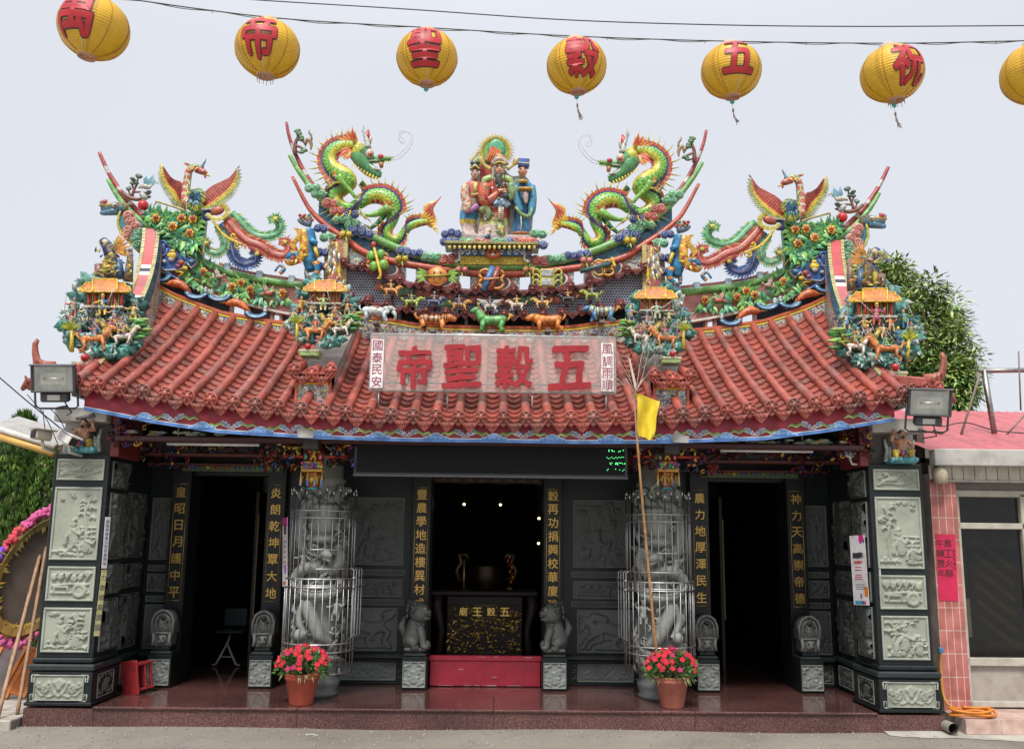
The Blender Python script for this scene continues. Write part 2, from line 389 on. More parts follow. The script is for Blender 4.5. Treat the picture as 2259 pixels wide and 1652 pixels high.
# ------------------------------------------------------------------ lettering (built-in typeface, turned into mesh)
LET = {}
def letters(specs):
    obs = []
    for ch in specs:
        cu = bpy.data.curves.new('t', 'FONT'); cu.body = ch; cu.size = 1; cu.align_x = 'CENTER'; cu.resolution_u = 2
        o = bpy.data.objects.new('t', cu); COL.objects.link(o); obs.append((ch, o, cu))
    bpy.context.view_layer.update(); dg = bpy.context.evaluated_depsgraph_get()
    for ch, o, cu in obs:
        me = bpy.data.meshes.new_from_object(o.evaluated_get(dg))
        vs = [(v.co.x, v.co.y) for v in me.vertices]; fs = [list(p.vertices) for p in me.polygons]
        if vs:
            a = np.array(vs); c = (a.min(0) + a.max(0)) / 2; vs = [tuple(v - c) for v in a]
        LET[ch] = (vs, fs, (a.max(0) - a.min(0)) if vs else (1, 1))
        bpy.data.objects.remove(o); bpy.data.curves.remove(cu); bpy.data.meshes.remove(me)
def glyph(mb, ch, c, h, col=None, offs=0.0, depth=.004, wx=None, X=Vector((1, 0, 0)), U=Vector((0, 0, 1))):
    """raised character of height h centred at c, facing X x U; offs thickens the strokes with stacked shifted copies"""
    vs, fs, d = LET[ch]; k = h / max(d[1], d[0] * .8, .3); kx = (wx or 1) * k; nrm = X.cross(U); c = Vector(c); n = len(vs)
    edges = {}
    for f in fs:
        for i in range(len(f)):
            e = (f[i], f[(i + 1) % len(f)])
            if (e[1], e[0]) in edges: del edges[(e[1], e[0])]
            else: edges[e] = 1
    for q, (sx, sy) in enumerate(shifts(offs)):
        front = [c + X * ((x + sx) * kx) + U * ((y + sy) * k) + nrm * (depth + q * .00035) for x, y in vs]; back = [v - nrm * (depth + .001) for v in front]
        mb.add(front + back, fs + [[e[0] + n, e[1] + n, e[1], e[0]] for e in edges], col, False)
def shifts(o): return [(0, 0)] if not o else [(0, 0)] + [(o * math.cos(t), o * math.sin(t)) for t in np.linspace(0, 2 * math.pi, 7 if o < .03 else 9)[:-1]]
ALLCH = '萬帝聖穀五祝壽國泰民安風調雨順皇昭日月護中平炎朗乾坤覃大地農力厚澤生神天高崇德豐學造樓異材成再功捐興校華廈建廟王牛轉年工火縣豐皓歲次吉旦'
letters(sorted(set(ALLCH)))
# ------------------------------------------------------------------ carved relief panels: a height field of soft strokes
def relief_field(w, h, strokes, res=.0085, depth=.02, noise_amp=.0012, seed=0, maxn=120):
    nx = max(8, min(maxn, int(w / res))); ny = max(8, min(maxn, int(h / res)))
    xs = np.linspace(0, w, nx); ys = np.linspace(0, h, ny); Xg, Yg = np.meshgrid(xs, ys); H = np.zeros_like(Xg)
    for pts, r, a in strokes:
        pts = [(p[0] * w, p[1] * h) for p in pts]; r = r * min(w, h)
        if len(pts) == 1: pts = pts * 2
        for (x0, y0), (x1, y1) in zip(pts[:-1], pts[1:]):
            dx, dy = x1 - x0, y1 - y0; L2 = dx * dx + dy * dy + 1e-12
            t = np.clip(((Xg - x0) * dx + (Yg - y0) * dy) / L2, 0, 1)
            d2 = ((Xg - x0 - t * dx) ** 2 + (Yg - y0 - t * dy) ** 2) / (r * r)
            H = np.maximum(H, a * np.clip(1.5 * np.sqrt(np.clip(1 - d2, 0, 1)), 0, 1) * (1 - .12 * np.clip(d2, 0, 1)))
    rs = np.random.RandomState(seed); H = H * depth + rs.rand(*H.shape) * noise_amp
    return xs, ys, H
def arcpts(cx, cy, r, a0, a1, n=7, sx=1, sy=1): return [(cx + sx * r * math.cos(rad(a0 + (a1 - a0) * i / (n - 1))), cy + sy * r * math.sin(rad(a0 + (a1 - a0) * i / (n - 1)))) for i in range(n)]
def spiral(cx, cy, r, turns=1.6, a0=0, n=14, sx=1, sy=1): return [(cx + sx * r * (1 - i / n) * math.cos(rad(a0) + turns * 6.283 * i / n), cy + sy * r * (1 - i / n) * math.sin(rad(a0) + turns * 6.283 * i / n)) for i in range(n)]
def art(kind, r, asp):
    """strokes in unit square; asp = h / w"""
    S = []; u = r.uniform
    def man(x, y, k, lean=0):
        k2 = k / asp
        S.append(([(x, y + .06 * k2), (x + lean * k * .5, y + .5 * k2)], .17 * k, .75)); S.append(([(x + lean * k * .6, y + .72 * k2)], .12 * k, .95)); S.append(([(x + lean * k * .6 - .02, y + .84 * k2), (x + lean * k * .6 + .06 * k, y + .9 * k2)], .06 * k, 1))
        S.append(([(x + lean * k * .4, y + .5 * k2), (x + (.3 + lean) * k, y + .36 * k2), (x + (.42 + lean) * k, y + .5 * k2)], .065 * k, 1))
        S.append(([(x - .1 * k, y + .45 * k2), (x - .28 * k, y + .25 * k2), (x - .3 * k, y + .02 * k2)], .08 * k, .85))
        for i in range(4): S.append(([(x - .14 * k + i * .1 * k, y + .02), (x - .08 * k + i * .07 * k + lean * .2 * k, y + .38 * k2)], .022 * k, .98))
    def tree(x, y, h, sgn=1):
        tr = [(x, y), (x + .04 * sgn, y + h * .4), (x - .03 * sgn, y + h * .7), (x + .08 * sgn, y + h)]
        S.append((tr, .035, .8))
        for i in range(9):
            bx, by = x + sgn * u(-.12, .22), y + h * u(.55, 1.05)
            S.append((arcpts(bx, by, .055, 10, 170, 4, 1, .6), .028, u(.5, .95)))
    if kind == 'scene':
        for i in range(6): S.append((arcpts(u(0, 1), u(.02, .1), .12, 20, 160, 5, 1, .4 / asp), .03, u(.4, .7)))
        tree(.25 if r.random() < .5 else .72, .12, .75, r.choice((-1, 1)))
        man(.48 + u(-.06, .06), .2, .62, u(-.25, .25)); 
        if r.random() < .7: man(.78, .1, .45, u(-.2, .2))
        for i in range(3): S.append(([(.62, .3 + i * .07), (.95, .3 + i * .07 + u(-.01, .02))], .022, .6))
        for i in range(2): S.append(([(.66 + i * .22, .1), (.66 + i * .22, .44)], .02, .6))
        for i in range(5): S.append((spiral(u(.1, .9), u(.84, .95), .07, 1.2, u(0, 360), 8, 1, .6 / asp), .016, .6))
        for i in range(8): S.append(([(u(.02, .98), u(.03, .25))], u(.03, .07), u(.3, .8)))
    elif kind == 'bird':
        S.append((curve([(.05, .18), (.3, .3), (.6, .22), (.97, .45)], 12), .05, .7)); S.append((curve([(.62, .22), (.75, .6), (.95, .8)], 8), .035, .7))
        S.append(([(.32, .5), (.48, .58)], .16, .9)); S.append((curve([(.5, .6), (.58, .8), (.66, .78)], 6), .06, 1)); S.append(([(.3, .5), (.12, .3)], .07, .85)); S.append(([(.4, .6), (.25, .82), (.2, .85)], .08, .8))
        for i in range(16): S.append((arcpts(u(.05, .97), u(.1, .9), .05, u(0, 180), u(180, 330), 5), .035, u(.4, .8)))
    elif kind == 'still':
        S.append(([(.08, .2), (.92, .2)], .04, .6)); S.append(([(.1, .42), (.6, .5), (.9, .48)], .05, .7)); S.append((arcpts(.72, .28, .13, 0, 360, 9, 1, 1 / asp), .07, .95))
        S.append(([(.72, .28)], .14, .7)); S.append(([(.15, .25), (.15, .38), (.45, .38), (.45, .25)], .04, .8))
        for i in range(6): S.append(([(.12 + i * .15, .75 + u(-.08, .08))], u(.09, .14), .85)); S.append(([(.1 + i * .15, .62), (.2 + i * .15, .85)], .03, .9))
    elif kind == 'floral':
        for s_ in (-1, 1):
            S.append((curve([(.5, .12), (.5 + s_ * .12, .35), (.5 + s_ * .2, .72), (.5 + s_ * .3, .5), (.5 + s_ * .24, .3)], 16), .05, .8))
            S.append((spiral(.5 + s_ * .3, .42, .1, 1.4, 90, 10, s_, 1 / asp * .9), .045, .85)); S.append((spiral(.5 + s_ * .41, .62, .08, 1.3, 200, 10, s_, 1 / asp * .9), .045, .85))
            S.append((curve([(.5 + s_ * .28, .2), (.5 + s_ * .38, .18), (.5 + s_ * .46, .4)], 8), .045, .7)); S.append((curve([(.5 + s_ * .06, .3), (.5 + s_ * .14, .15), (.5 + s_ * .24, .12)], 6), .05, .75))
            for k in range(3): S.append(([(.5, .5), (.5 + s_ * .05 * k, .85 - .07 * k)], .07, .8))
        S.append(([(.5, .48)], .13, 1))
    elif kind == 'qilin':
        S.append((curve([(.25, .52), (.42, .6), (.6, .52), (.74, .56)], 10), .15, .8)); S.append((curve([(.26, .55), (.17, .72), (.25, .86)], 8), .1, .9)); S.append(([(.27, .86), (.42, .8)], .09, 1)); S.append(([(.3, .78), (.42, .72)], .06, .9))
        S.append((curve([(.3, .45), (.14, .3), (.08, .12), (.02, .1)], 8), .06, .8)); S.append((curve([(.36, .42), (.36, .28), (.22, .22), (.16, .08)], 8), .055, .8))
        S.append((curve([(.74, .55), (.88, .42), (.82, .24), (.9, .08)], 8), .075, .8)); S.append((curve([(.66, .5), (.64, .36), (.56, .24), (.6, .08)], 8), .06, .75))
        S.append((curve([(.78, .62), (.84, .8), (.9, .92)], 6), .05, .8)); S.append(([(.88, .8), (.96, .93)], .09, .85)); S.append(([(.82, .86), (.92, .9)], .08, .8))
        for i in range(6): S.append(([(.14 - .012 * i, .8 - i * .05), (.03, .86 - i * .07)], .03, .7))
        for i in range(7): S.append((arcpts(.35 + i * .07, .06, .06, 10, 170, 5, 1, .7), .035, .6))
        S.append((arcpts(.5, .2, .16, 20, 160, 7, 1, .8), .04, .6))
    elif kind == 'faded':
        for i in range(26): S.append((curve([(u(0, 1), u(0, 1)), (u(0, 1), u(0, 1)), (u(0, 1), u(0, 1))], 6), u(.02, .05), u(.1, .4)) if False else ([(u(.05, .95), u(.05, .95)), (u(.05, .95), u(.05, .95))], u(.01, .03), u(.1, .35)))
        for i in range(18): S.append(([(u(.05, .95), u(.02, .35))], u(.04, .1), u(.3, .8)))
        for i in range(6): S.append((spiral(u(.1, .9), u(.6, .95), .08, 1.4, u(0, 360), 9, 1, 1 / asp), .02, .7))
        man(.4, .15, .5, .1)
    elif kind == 'deep':
        for i in range(7):
            x, y = u(.2, .8), .08 + i * .13
            S.append((curve([(x, y), (x + u(-.3, .3), y + .08), (x + u(-.2, .2), y + .16)], 6), u(.1, .18), u(.6, 1)))
        for i in range(34): S.append(([(u(.05, .95), u(.03, .97)), (u(.05, .95), u(.03, .97))] if i % 5 == 0 else [(u(.05, .95), u(.03, .97))], u(.03, .11), u(.5, 1)))
    elif kind == 'fret':
        for i in range(4):
            x = .06 + i * .235
            S.append(([(x, .25), (x + .2, .25), (x + .2, .75), (x + .06, .75), (x + .06, .5), (x + .13, .5)], .11, .7))
    elif kind == 'corner':
        man(.5, .15, .6)
        for a, b in ((0, 0), (1, 0), (0, 1), (1, 1)):
            f = lambda x, y: (a + (1 - 2 * a) * x, b + (1 - 2 * b) * y)
            S.append(([f(.02, .3), f(.12, .3), f(.12, .12), f(.3, .12), f(.3, .02)], .035, 1)); S.append(([f(.02, .18), f(.06, .18)], .035, 1))
        for i in range(10): S.append((spiral(u(.25, .75), u(.2, .8), .08, 1.2, u(0, 360), 8), .03, u(.5, .9)))
    return S
STN = (.31, .325, .265); STN2 = (.13, .138, .122); DRK = (.012, .017, .018)
def relief(mb, org, X, U, w, h, kind, col, seed=0, depth=.02, border=.018, res=.0085):
    """carved slab with raised border; org = lower left corner, X and U in its plane; faces X x U"""
    org, X, U = Vector(org), Vector(X), Vector(U); nr = X.cross(U); r = random.Random(seed)
    xs, ys, H = relief_field(w, h, art(kind, r, h / w), res, depth, .0012, seed)
    P = [[org + X * xs[i] + U * ys[j] + nr * (H[j, i] + .002) for i in range(len(xs))] for j in range(len(ys))]
    mb.grid(P, col)
    if border:
        rot = Matrix((X, -nr, U)).transposed()
        for cx, cz, a, c in ((w / 2, -border / 2, w + 2 * border, border), (w / 2, h + border / 2, w + 2 * border, border), (-border / 2, h / 2, border, h), (w + border / 2, h / 2, border, h)):
            mb.box(org + X * cx + U * cz + nr * .007, (a, .016, c), mixc(col, (.4, .42, .38), .25), rot, .004)

# ------------------------------------------------------------------ setting
def sheet(name, poly, z, mt, n=1):
    mb = MB(); mb.sm = False; mb.add([(x, y, z) for x, y in poly], [tuple(range(len(poly)))], (.2, .2, .2)); return obj(name, mb, mt, kind='structure', base=(0, 0, z))
sheet('ground', [(-150, -60), (150, -60), (150, 240), (-150, 240)], -.03, 'cement')
mb = MB()
def asph_z(x, y): return -.012 + .018 * noise.noise(Vector((x * .6, y * .6, 0))) - .004 * max(0, -y - .4)
xs_ = np.linspace(-14, 14, 113); ys_ = np.concatenate([np.linspace(-14, -2, 20), np.linspace(-1.8, .12, 16)])
mb.grid([[(x, y, asph_z(x, y)) for x in xs_] for y in ys_], (.2, .19, .18)); obj('road', mb, 'asphalt', kind='structure', base=(0, 0, 0))
mb = MB(); r_ = random.Random(4); ed = []
for i in range(40):
    t = i / 39; x = 3.35 + t * 3.2; y = -.1 - .17 * t ** .5 * 1.9 + r_.uniform(-.03, .03) - max(0, t - .25) * .45; ed.append((x, y))
mb.grid([[(x, y + (.16 - y) * t, asph_z(x, min(y + (.16 - y) * t, .1)) + .004 + .02 * t) for x, y in ed] for t in (0, .08, .4, 1)], (.4, .4, .4)); obj('cement_apron', mb, 'cement', kind='structure', base=(0, 0, 0))
mb = MB(); mb.box((-7.2, 2.5, .0), (6.6, 5.3, .12), (.4, .4, .4), ch=.01); obj('pavement', mb, 'paving', kind='structure', base=(0, 0, 0))

# ------------------------------------------------------------------ temple
temple = empty('temple', (0, 1.5, 0), 'small shrine hall with red tiled roof, dark carved stone front and dragon topped ridges', 'temple')
WY = 1.35                                   # face of the back wall
PF = .15                                    # height of the platform
# platform
mb = MB(); mb.sm = False
mb.mi = 1
for a, b in ((-3.88, -3.3), (-3.297, -1.602), (-1.6, .047), (.05, 1.747), (1.75, 3.297), (3.3, 3.88)):
    mb.box(((a + b) / 2, .3, (PF - .02) / 2 - .02), (b - a - .001, .6, PF - .02 + .04), (.1, .04, .04))
mb.mi = 0
for a, b in ((-3.3, -1.6), (-1.598, .048), (.05, 1.748), (1.75, 3.3)): mb.box(((a + b) / 2, 0.35, PF - .01), (b - a - .002, .74, .02), (.1, .04, .04), ch=.004)
mb.box((0, 3.9, PF - .012), (7.7, 6.4, .02), (.1, .04, .04))
obj('platform', mb, ['granite_floor', 'granite_rough'], temple)

# corner pillars
def pillar(sg):
    mb = MB(); c = DRK
    x0, x1 = 3.365, 3.845; cx = (x0 + x1) / 2 * sg
    mb.box((cx, .3, PF + .14), (.535, .57, .26), c, ch=.006)
    mb.box((cx, .3, .455), (.555, .59, .055), (.028, .036, .038), ch=.012); mb.box((cx, .3, .51), (.515, .55, .045), c, ch=.012)
    mb.box((cx, .3, (.53 + 2.262) / 2), (x1 - x0, .48, 2.262 - .53), c, ch=.006)
    mb.box((cx, .3, PF + .012), (.56, .6, .025), c, ch=.004)
    p = obj('corner_pillar', mb, 'granite_dark', temple)
    # front reliefs, from the photograph: z ranges of the four slabs
    w = x1 - x0 - .07; xo = cx - w / 2; k = 0 if sg < 0 else 50
    for z0, z1, kd, sd in ((2.03, 2.215, 'bird', 1), (1.345, 1.97, 'scene', 7 if sg < 0 else 12), (1.0, 1.29, 'still', 3), (.575, .945, 'scene', 9 if sg < 0 else 21)):
        q = MB(); relief(q, (xo + .018, .058, z0 + .018), (1, 0, 0), (0, 0, 1), w - .036, z1 - z0 - .036, kd, STN, sd + k, .026, res=.006); obj('relief_panel', q, 'stone', p)
    q = MB(); relief(q, (cx - .2, .012, PF + .05), (1, 0, 0), (0, 0, 1), .4, .19, 'floral', STN, 3, .016, .008)
    fr = .235; z0 = PF + .14
    for a in (-1, 1):
        for b in (-1, 1):
            for pts in ([(fr, .105), (fr, .05), (fr - .02, .05), (fr - .02, .085)], [(fr, .105), (fr - .06, .105), (fr - .06, .09), (fr - .02, .09)]):
                q.tube([(cx + a * x, .012, z0 + b * z) for x, z in pts], .007, 5, STN)
    obj('base_relief', q, 'stone', p)
    # inner face: standing relief slabs, deeply cut, shade put into their darker colour
    xf = sg * (x0 - .001)
    X = Vector((0, 1, 0)) if sg < 0 else Vector((0, -1, 0)); y0 = .14 if sg < 0 else .46
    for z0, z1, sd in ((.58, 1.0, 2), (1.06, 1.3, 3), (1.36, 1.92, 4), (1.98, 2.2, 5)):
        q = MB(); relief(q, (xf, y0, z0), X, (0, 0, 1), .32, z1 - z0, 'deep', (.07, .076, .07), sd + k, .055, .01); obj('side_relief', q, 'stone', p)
    q = MB(); relief(q, (sg * 3.346, y0, PF + .05), X, (0, 0, 1), .32, .18, 'corner', STN2, 3, .014, .01)
    obj('side_relief', q, 'stone', p)
    return p
pillar(-1); pillar(1)

# inner side walls between pillars and back wall
for sg in (-1, 1):
    mb = MB(); mb.box((sg * 3.56, 3.2, 1.35), (.2, 5.4, 2.7), DRK); mb.box((sg * 3.47, .95, PF + .13), (.06, .75, .26), DRK, ch=.005); mb.box((sg * 3.465, .95, PF + .285), (.09, .77, .05), (.028, .036, .038), ch=.012)
    X = Vector((0, 1, 0)) if sg < 0 else Vector((0, -1, 0)); yy = lambda a, b: a if sg < 0 else b
    o = obj('side_wall', mb, 'granite_dark', temple)
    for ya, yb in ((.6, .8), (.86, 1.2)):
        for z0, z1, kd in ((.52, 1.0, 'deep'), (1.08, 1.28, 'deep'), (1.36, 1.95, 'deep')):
            q = MB(); relief(q, (sg * 3.459, yy(ya, yb), z0), X, (0, 0, 1), yb - ya, z1 - z0, kd, (.06, .065, .06), int(ya * 100 + z0 * 10) + (sg > 0) * 33, .05, .012); obj('relief_panel', q, 'stone', o)  # relief stone coloured darker to carry the shade on the inner walls
        q = MB(); relief(q, (sg * 3.439, yy(ya, yb), PF + .05), X, (0, 0, 1), yb - ya, .17, 'corner', STN2, 5, .014, .01); obj('relief_panel', q, 'stone', o)

# back wall with three doorways
DOORS = [(-3.02, -2.25), (-.6, .52), (2.2, 2.99)]
DZ = [2.17, 2.13, 2.17]
mb = MB(); xs = [-3.46] + [x for d in DOORS for x in d] + [3.46]
for a, b in zip(xs[0::2], xs[1::2]): mb.box(((a + b) / 2, WY + .12, 1.2), (b - a, .24, 2.1), DRK, ch=.004)
mb.box((0, WY + .13, 2.55), (6.92, .24, .6), (.012, .012, .014))
for (a, b), z in zip(DOORS, DZ): mb.box(((a + b) / 2, WY + .1, z + .05), (b - a, .22, .12), (.02, .018, .018), ch=.005)
back = obj('back_wall', mb, 'granite_dark', temple)
mb = MB()
for a, b in ((-2.07, -.8), (.72, 2.02)):        # middle bays
    w = b - a; m_ = a < 0
    fx = (lambda p, q: a + p) if m_ else (lambda p, q: b - q)
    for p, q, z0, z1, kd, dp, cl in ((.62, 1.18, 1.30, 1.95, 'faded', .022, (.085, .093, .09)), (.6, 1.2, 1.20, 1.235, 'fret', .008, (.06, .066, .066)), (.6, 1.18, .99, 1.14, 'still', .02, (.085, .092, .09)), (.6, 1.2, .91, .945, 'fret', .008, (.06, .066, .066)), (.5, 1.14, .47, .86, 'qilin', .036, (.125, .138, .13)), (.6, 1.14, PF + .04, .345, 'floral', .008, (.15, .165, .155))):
        mb = MB(); relief(mb, (fx(p, q), WY, z0), (1, 0, 0), (0, 0, 1), q - p, z1 - z0, kd, cl, 31 + (not m_), dp, .012, .0075)
        if kd == 'floral':
            for sx in (fx(p, q) - .05, fx(p, q) + q - p + .05):
                for k in (0, 1, 2): mb.tube([(sx - .02, WY - .006, z0 + .02 + k * .06), (sx + .02, WY - .006, z0 + .02 + k * .06), (sx + .02, WY - .006, z0 + .05 + k * .06)], .006, 5, STN2)
        obj('relief_panel', mb, 'stone', back)
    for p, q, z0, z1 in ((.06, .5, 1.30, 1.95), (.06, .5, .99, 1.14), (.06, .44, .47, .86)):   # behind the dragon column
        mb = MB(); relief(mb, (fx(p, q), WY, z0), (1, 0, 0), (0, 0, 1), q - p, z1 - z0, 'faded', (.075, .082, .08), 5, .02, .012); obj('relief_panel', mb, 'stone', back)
for a, b in ((-3.44, -3.2), (3.17, 3.43)):      # outer bays
    for z0, z1, kd in ((1.33, 1.92, 'faded'), (1.22, 1.255, 'fret'), (1.02, 1.17, 'bird'), (.92, .955, 'fret'), (.47, .87, 'scene'), (PF + .04, .345, 'corner')):
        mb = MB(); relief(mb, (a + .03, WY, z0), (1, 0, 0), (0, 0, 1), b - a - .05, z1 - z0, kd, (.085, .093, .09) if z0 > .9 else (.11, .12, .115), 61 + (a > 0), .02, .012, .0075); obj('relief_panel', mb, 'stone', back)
for a, b in ((-3.44, -3.21), (-2.05, -.82), (.74, 2.0), (3.16, 3.43)):
    mb = MB(); mb.box(((a + b) / 2, WY - .04, .415), (b - a, .1, .05), (.028, .036, .038), ch=.014); mb.box(((a + b) / 2, WY - .02, .375), (b - a, .07, .025), DRK, ch=.006)
    mb.box(((a + b) / 2, WY - .01, PF + .012), (b - a, .06, .024), DRK, ch=.004)
    obj('moulding', mb, 'granite_dark', back)

# door posts with gilded couplets
COUP = ['皇昭日月護中平', '炎朗乾坤覃大地', '豐農學地造樓異材成', '穀再功捐興校華廈建', '農力地厚澤民生', '神力天高崇帝德']
POSTX = [-3.11, -2.16, -.7, .62, 2.1, 3.08]
for i, (x, tx) in enumerate(zip(POSTX, COUP)):
    mid = i in (2, 3); mb = MB()
    mb.box((x, WY - .055, (2.28 + PF) / 2), (.19, .12, 2.28 - PF), (.012, .015, .017), ch=.006)
    p = obj('door_post', mb, 'granite_dark', temple)
    z1 = 2.07 if not mid else 2.06; z0 = .93 if not mid else .86; yf = WY - .117
    mb = MB(); gw = .125 if not mid else .13; hw = gw / 2
    for a, b in (((-hw, z0), (-hw, z1)), ((hw, z0), (hw, z1)), ((-hw, z0), (hw, z0)), ((-hw, z1), (hw, z1))): mb.tube([(x + a[0], yf, a[1]), (x + b[0], yf, b[1])], .003, 5, (.62, .43, .12))
    n = len(tx); st = (z1 - z0) / n
    for k, ch in enumerate(tx): glyph(mb, ch, (x, yf, z1 - st * (k + .5)), min(.1, st * .78), (.56, .36, .1), .01)
    obj('couplet', mb, 'gold', p)

# doorway carving and dark rooms behind
mb = MB()
for z in (2.14, 2.19):
    for k in range(8):
        x = -.56 + k * .138; mb.tube([(x, WY - .02, z), (x + .11, WY - .02, z), (x + .11, WY - .02, z + .035), (x + .03, WY - .02, z + .035), (x + .03, WY - .02, z + .016), (x + .08, WY - .02, z + .016)], .004, 4, (.3, .13, .06))
obj('lintel_fret', mb, 'paint', temple)
mb = MB(); mb.sm = False
bx = lambda x0, x1, y0, y1, z0, z1, c: mb.box(((x0 + x1) / 2, (y0 + y1) / 2, (z0 + z1) / 2), (x1 - x0, y1 - y0, z1 - z0), c)
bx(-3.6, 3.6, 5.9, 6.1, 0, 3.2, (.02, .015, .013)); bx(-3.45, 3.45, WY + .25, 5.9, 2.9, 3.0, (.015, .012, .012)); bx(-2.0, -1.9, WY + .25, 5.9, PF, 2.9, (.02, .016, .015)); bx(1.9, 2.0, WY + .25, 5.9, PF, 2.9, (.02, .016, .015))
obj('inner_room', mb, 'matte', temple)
for x in (-2.62, 2.58):                           # long door leaves folded back inside the side doorways
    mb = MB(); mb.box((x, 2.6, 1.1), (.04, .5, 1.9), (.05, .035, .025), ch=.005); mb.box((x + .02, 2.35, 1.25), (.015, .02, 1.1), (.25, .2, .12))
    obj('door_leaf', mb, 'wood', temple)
# ------------------------------------------------------------------ roof
EY, RY = -.3, 1.55
def ze(x): return 2.55 + .0217 * x * x
def zr(x): return 3.69 + .0023 * x ** 4
def rz(x, s): return ze(x) + (zr(x) - ze(x)) * (.8 * s + .2 * s * s)
def rp(x, s, h=0):
    d = (zr(x) - ze(x)) * (.8 + .4 * s); n = Vector((0, -d, RY - EY)).normalized()
    return Vector((x, EY + (RY - EY) * s, rz(x, s))) + n * h
SP = .192; ROWS = [(k + .5) * SP for k in range(-19, 19)]
TC = (.355, .076, .052)
def s_end(x):
    a = abs(x)
    if a > 3.44: return .2
    if 1.53 < a < 1.74: return .22
    return 1.0
rt = random.Random(11)
mb = MB()
NC = 17
tones = lambda: jit(mixc(TC, (.24, .1, .085), rt.random() ** 2.2 * .9), .1, rt)
for k in range(len(ROWS) - 1):
    xa, xb = ROWS[k] + .028, ROWS[k + 1] - .028
    se = min(1.0, max(s_end(ROWS[k]), s_end(ROWS[k + 1])))
    for j in range(NC):
        s0, s1 = j / NC, (j + 1.25) / NC
        if s0 > se: break
        s1 = min(s1, 1.03); c = tones(); P = []
        for s_, h in ((s0, .012), (s0 + .25 / NC, .03), (s1, .004)):
            P.append([rp(xa + (xb - xa) * t / 6, s_ if s_ != s0 else s0 + .004, h - .038 * (1 - (2 * t / 6 - 1) ** 2) - (.012 if s_ == s0 else 0)) for t in range(7)])
        P = [P[0], P[1], P[2]]
        # lower lip is thick: front edge drops to the course below
        lip_hi = [rp(xa + (xb - xa) * t / 6, s0, .04 - .038 * (1 - (2 * t / 6 - 1) ** 2)) for t in range(7)]
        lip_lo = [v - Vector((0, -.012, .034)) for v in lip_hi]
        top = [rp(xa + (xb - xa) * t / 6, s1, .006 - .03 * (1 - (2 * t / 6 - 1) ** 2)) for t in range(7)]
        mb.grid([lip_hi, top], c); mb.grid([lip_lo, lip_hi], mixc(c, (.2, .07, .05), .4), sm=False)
pan = MB()
roof = obj('tile_roof', mb, 'tile', temple)
mb = MB()
def round_row(x, s0, s1, r=.041):
    n = max(2, int(round((s1 - s0) * 8))); 
    for i in range(n):
        a, b = s0 + (s1 - s0) * i / n, s0 + (s1 - s0) * (i + 1) / n; c = tones()
        dx = rt.uniform(-.003, .003)
        pts = [rp(x + dx, a + (b - a) * t, .036) for t in (0, .06, .5, .94, 1.02)]
        mb.tube(pts, [r * 1.03, r * 1.05, r, r * .97, r * .9], 10, c)
for x in ROWS: round_row(x, 0, s_end(x))
obj('round_tile_row', mb, 'tile', roof)
# eave ends: round medallions and pointed drip tiles
mb = MB()
def medallion(p, r, c, nrm=Vector((0, -1, -.15))):
    """flower faced end tile with a pointed chin"""
    nrm = nrm.normalized(); U = Vector((0, 0, 1)) - nrm * nrm.z; U.normalize(); X = U.cross(nrm) * -1
    X = Vector((1, 0, 0)) if X.length < .1 else X.normalized()
    def disc(rr, h, n=14, point=0):
        return [p + nrm * h + X * (rr * math.sin(2 * math.pi * i / n)) - U * (rr * math.cos(2 * math.pi * i / n) * (1 + (point if i == 0 else (point * .35 if i in (1, n - 1) else 0)))) for i in range(n)]
    rings = [disc(r * 1.0, -.02, point=.4), disc(r * 1.0, .008, point=.4), disc(r * .86, .014, point=.3), disc(r * .78, .004), disc(r * .5, .01), disc(r * .42, .024), disc(r * .2, .03), disc(.001, .034)]
    n = 14
    mb.grid([q + [q[0]] for q in rings], c)
    for k in range(6):
        a = k * 1.047; mb.blob(p + nrm * .016 + X * (r * .6 * math.cos(a)) + U * (r * .6 * math.sin(a)), (r * .2, r * .2, r * .2), c, 5, 4)
def drip(p, w, h, c):
    """leaf shaped drip tile hanging below a pan"""
    n = 12; prof = []
    for i in range(n + 1):
        t = i / n * 2 - 1; zz = -h * (1 - abs(t) ** 2.2) - (h * .22 * max(0, 1 - abs(t) * 4)); prof.append((t * w / 2, zz))
    top = [p + Vector((a, -.0, -.03 * (1 - (2 * a / w) ** 2) + .01)) for a, b in prof]; bot = [p + Vector((a, -.02 - b * .1, b)) for a, b in prof]
    mid = [(u_ * .5 + v_ * .5) + Vector((0, -.012, 0)) for u_, v_ in zip(top, bot)]
    mb.grid([top, mid, bot, [v + Vector((0, .014, .0)) for v in bot]], c)
    for k in (-1, 0, 1): mb.tube([p + Vector((k * w * .25 + q[0], -.03, -h * .42 + q[1])) for q in spiral(0, 0, w * .13, 1.3, 90 * k, 8)], .006, 4, c)
    mb.tube([b_ + Vector((0, -.006, .006)) for b_ in bot], .006, 4, c)
for x in ROWS: medallion(rp(x, 0, .036) + Vector((0, -.012, 0)), .062, tones())
for k in range(len(ROWS) - 1):
    x = (ROWS[k] + ROWS[k + 1]) / 2; drip(rp(x, 0, .0) + Vector((0, -.012, .0)), .15, .085, tones())
obj('eave_tile', mb, 'tile', roof)
# rear slope and underside
mb = MB(); mb.sm = False
mb.grid([[(x, RY + .25 + (1 - s) * 2.2, rz(x, s) - .02) for x in np.linspace(-3.75, 3.75, 21)] for s in (1, .7, .4, .0)], TC)
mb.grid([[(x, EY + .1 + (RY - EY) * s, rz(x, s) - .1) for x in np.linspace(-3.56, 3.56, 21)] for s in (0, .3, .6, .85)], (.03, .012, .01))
obj('rear_slope', mb, 'tile', roof)

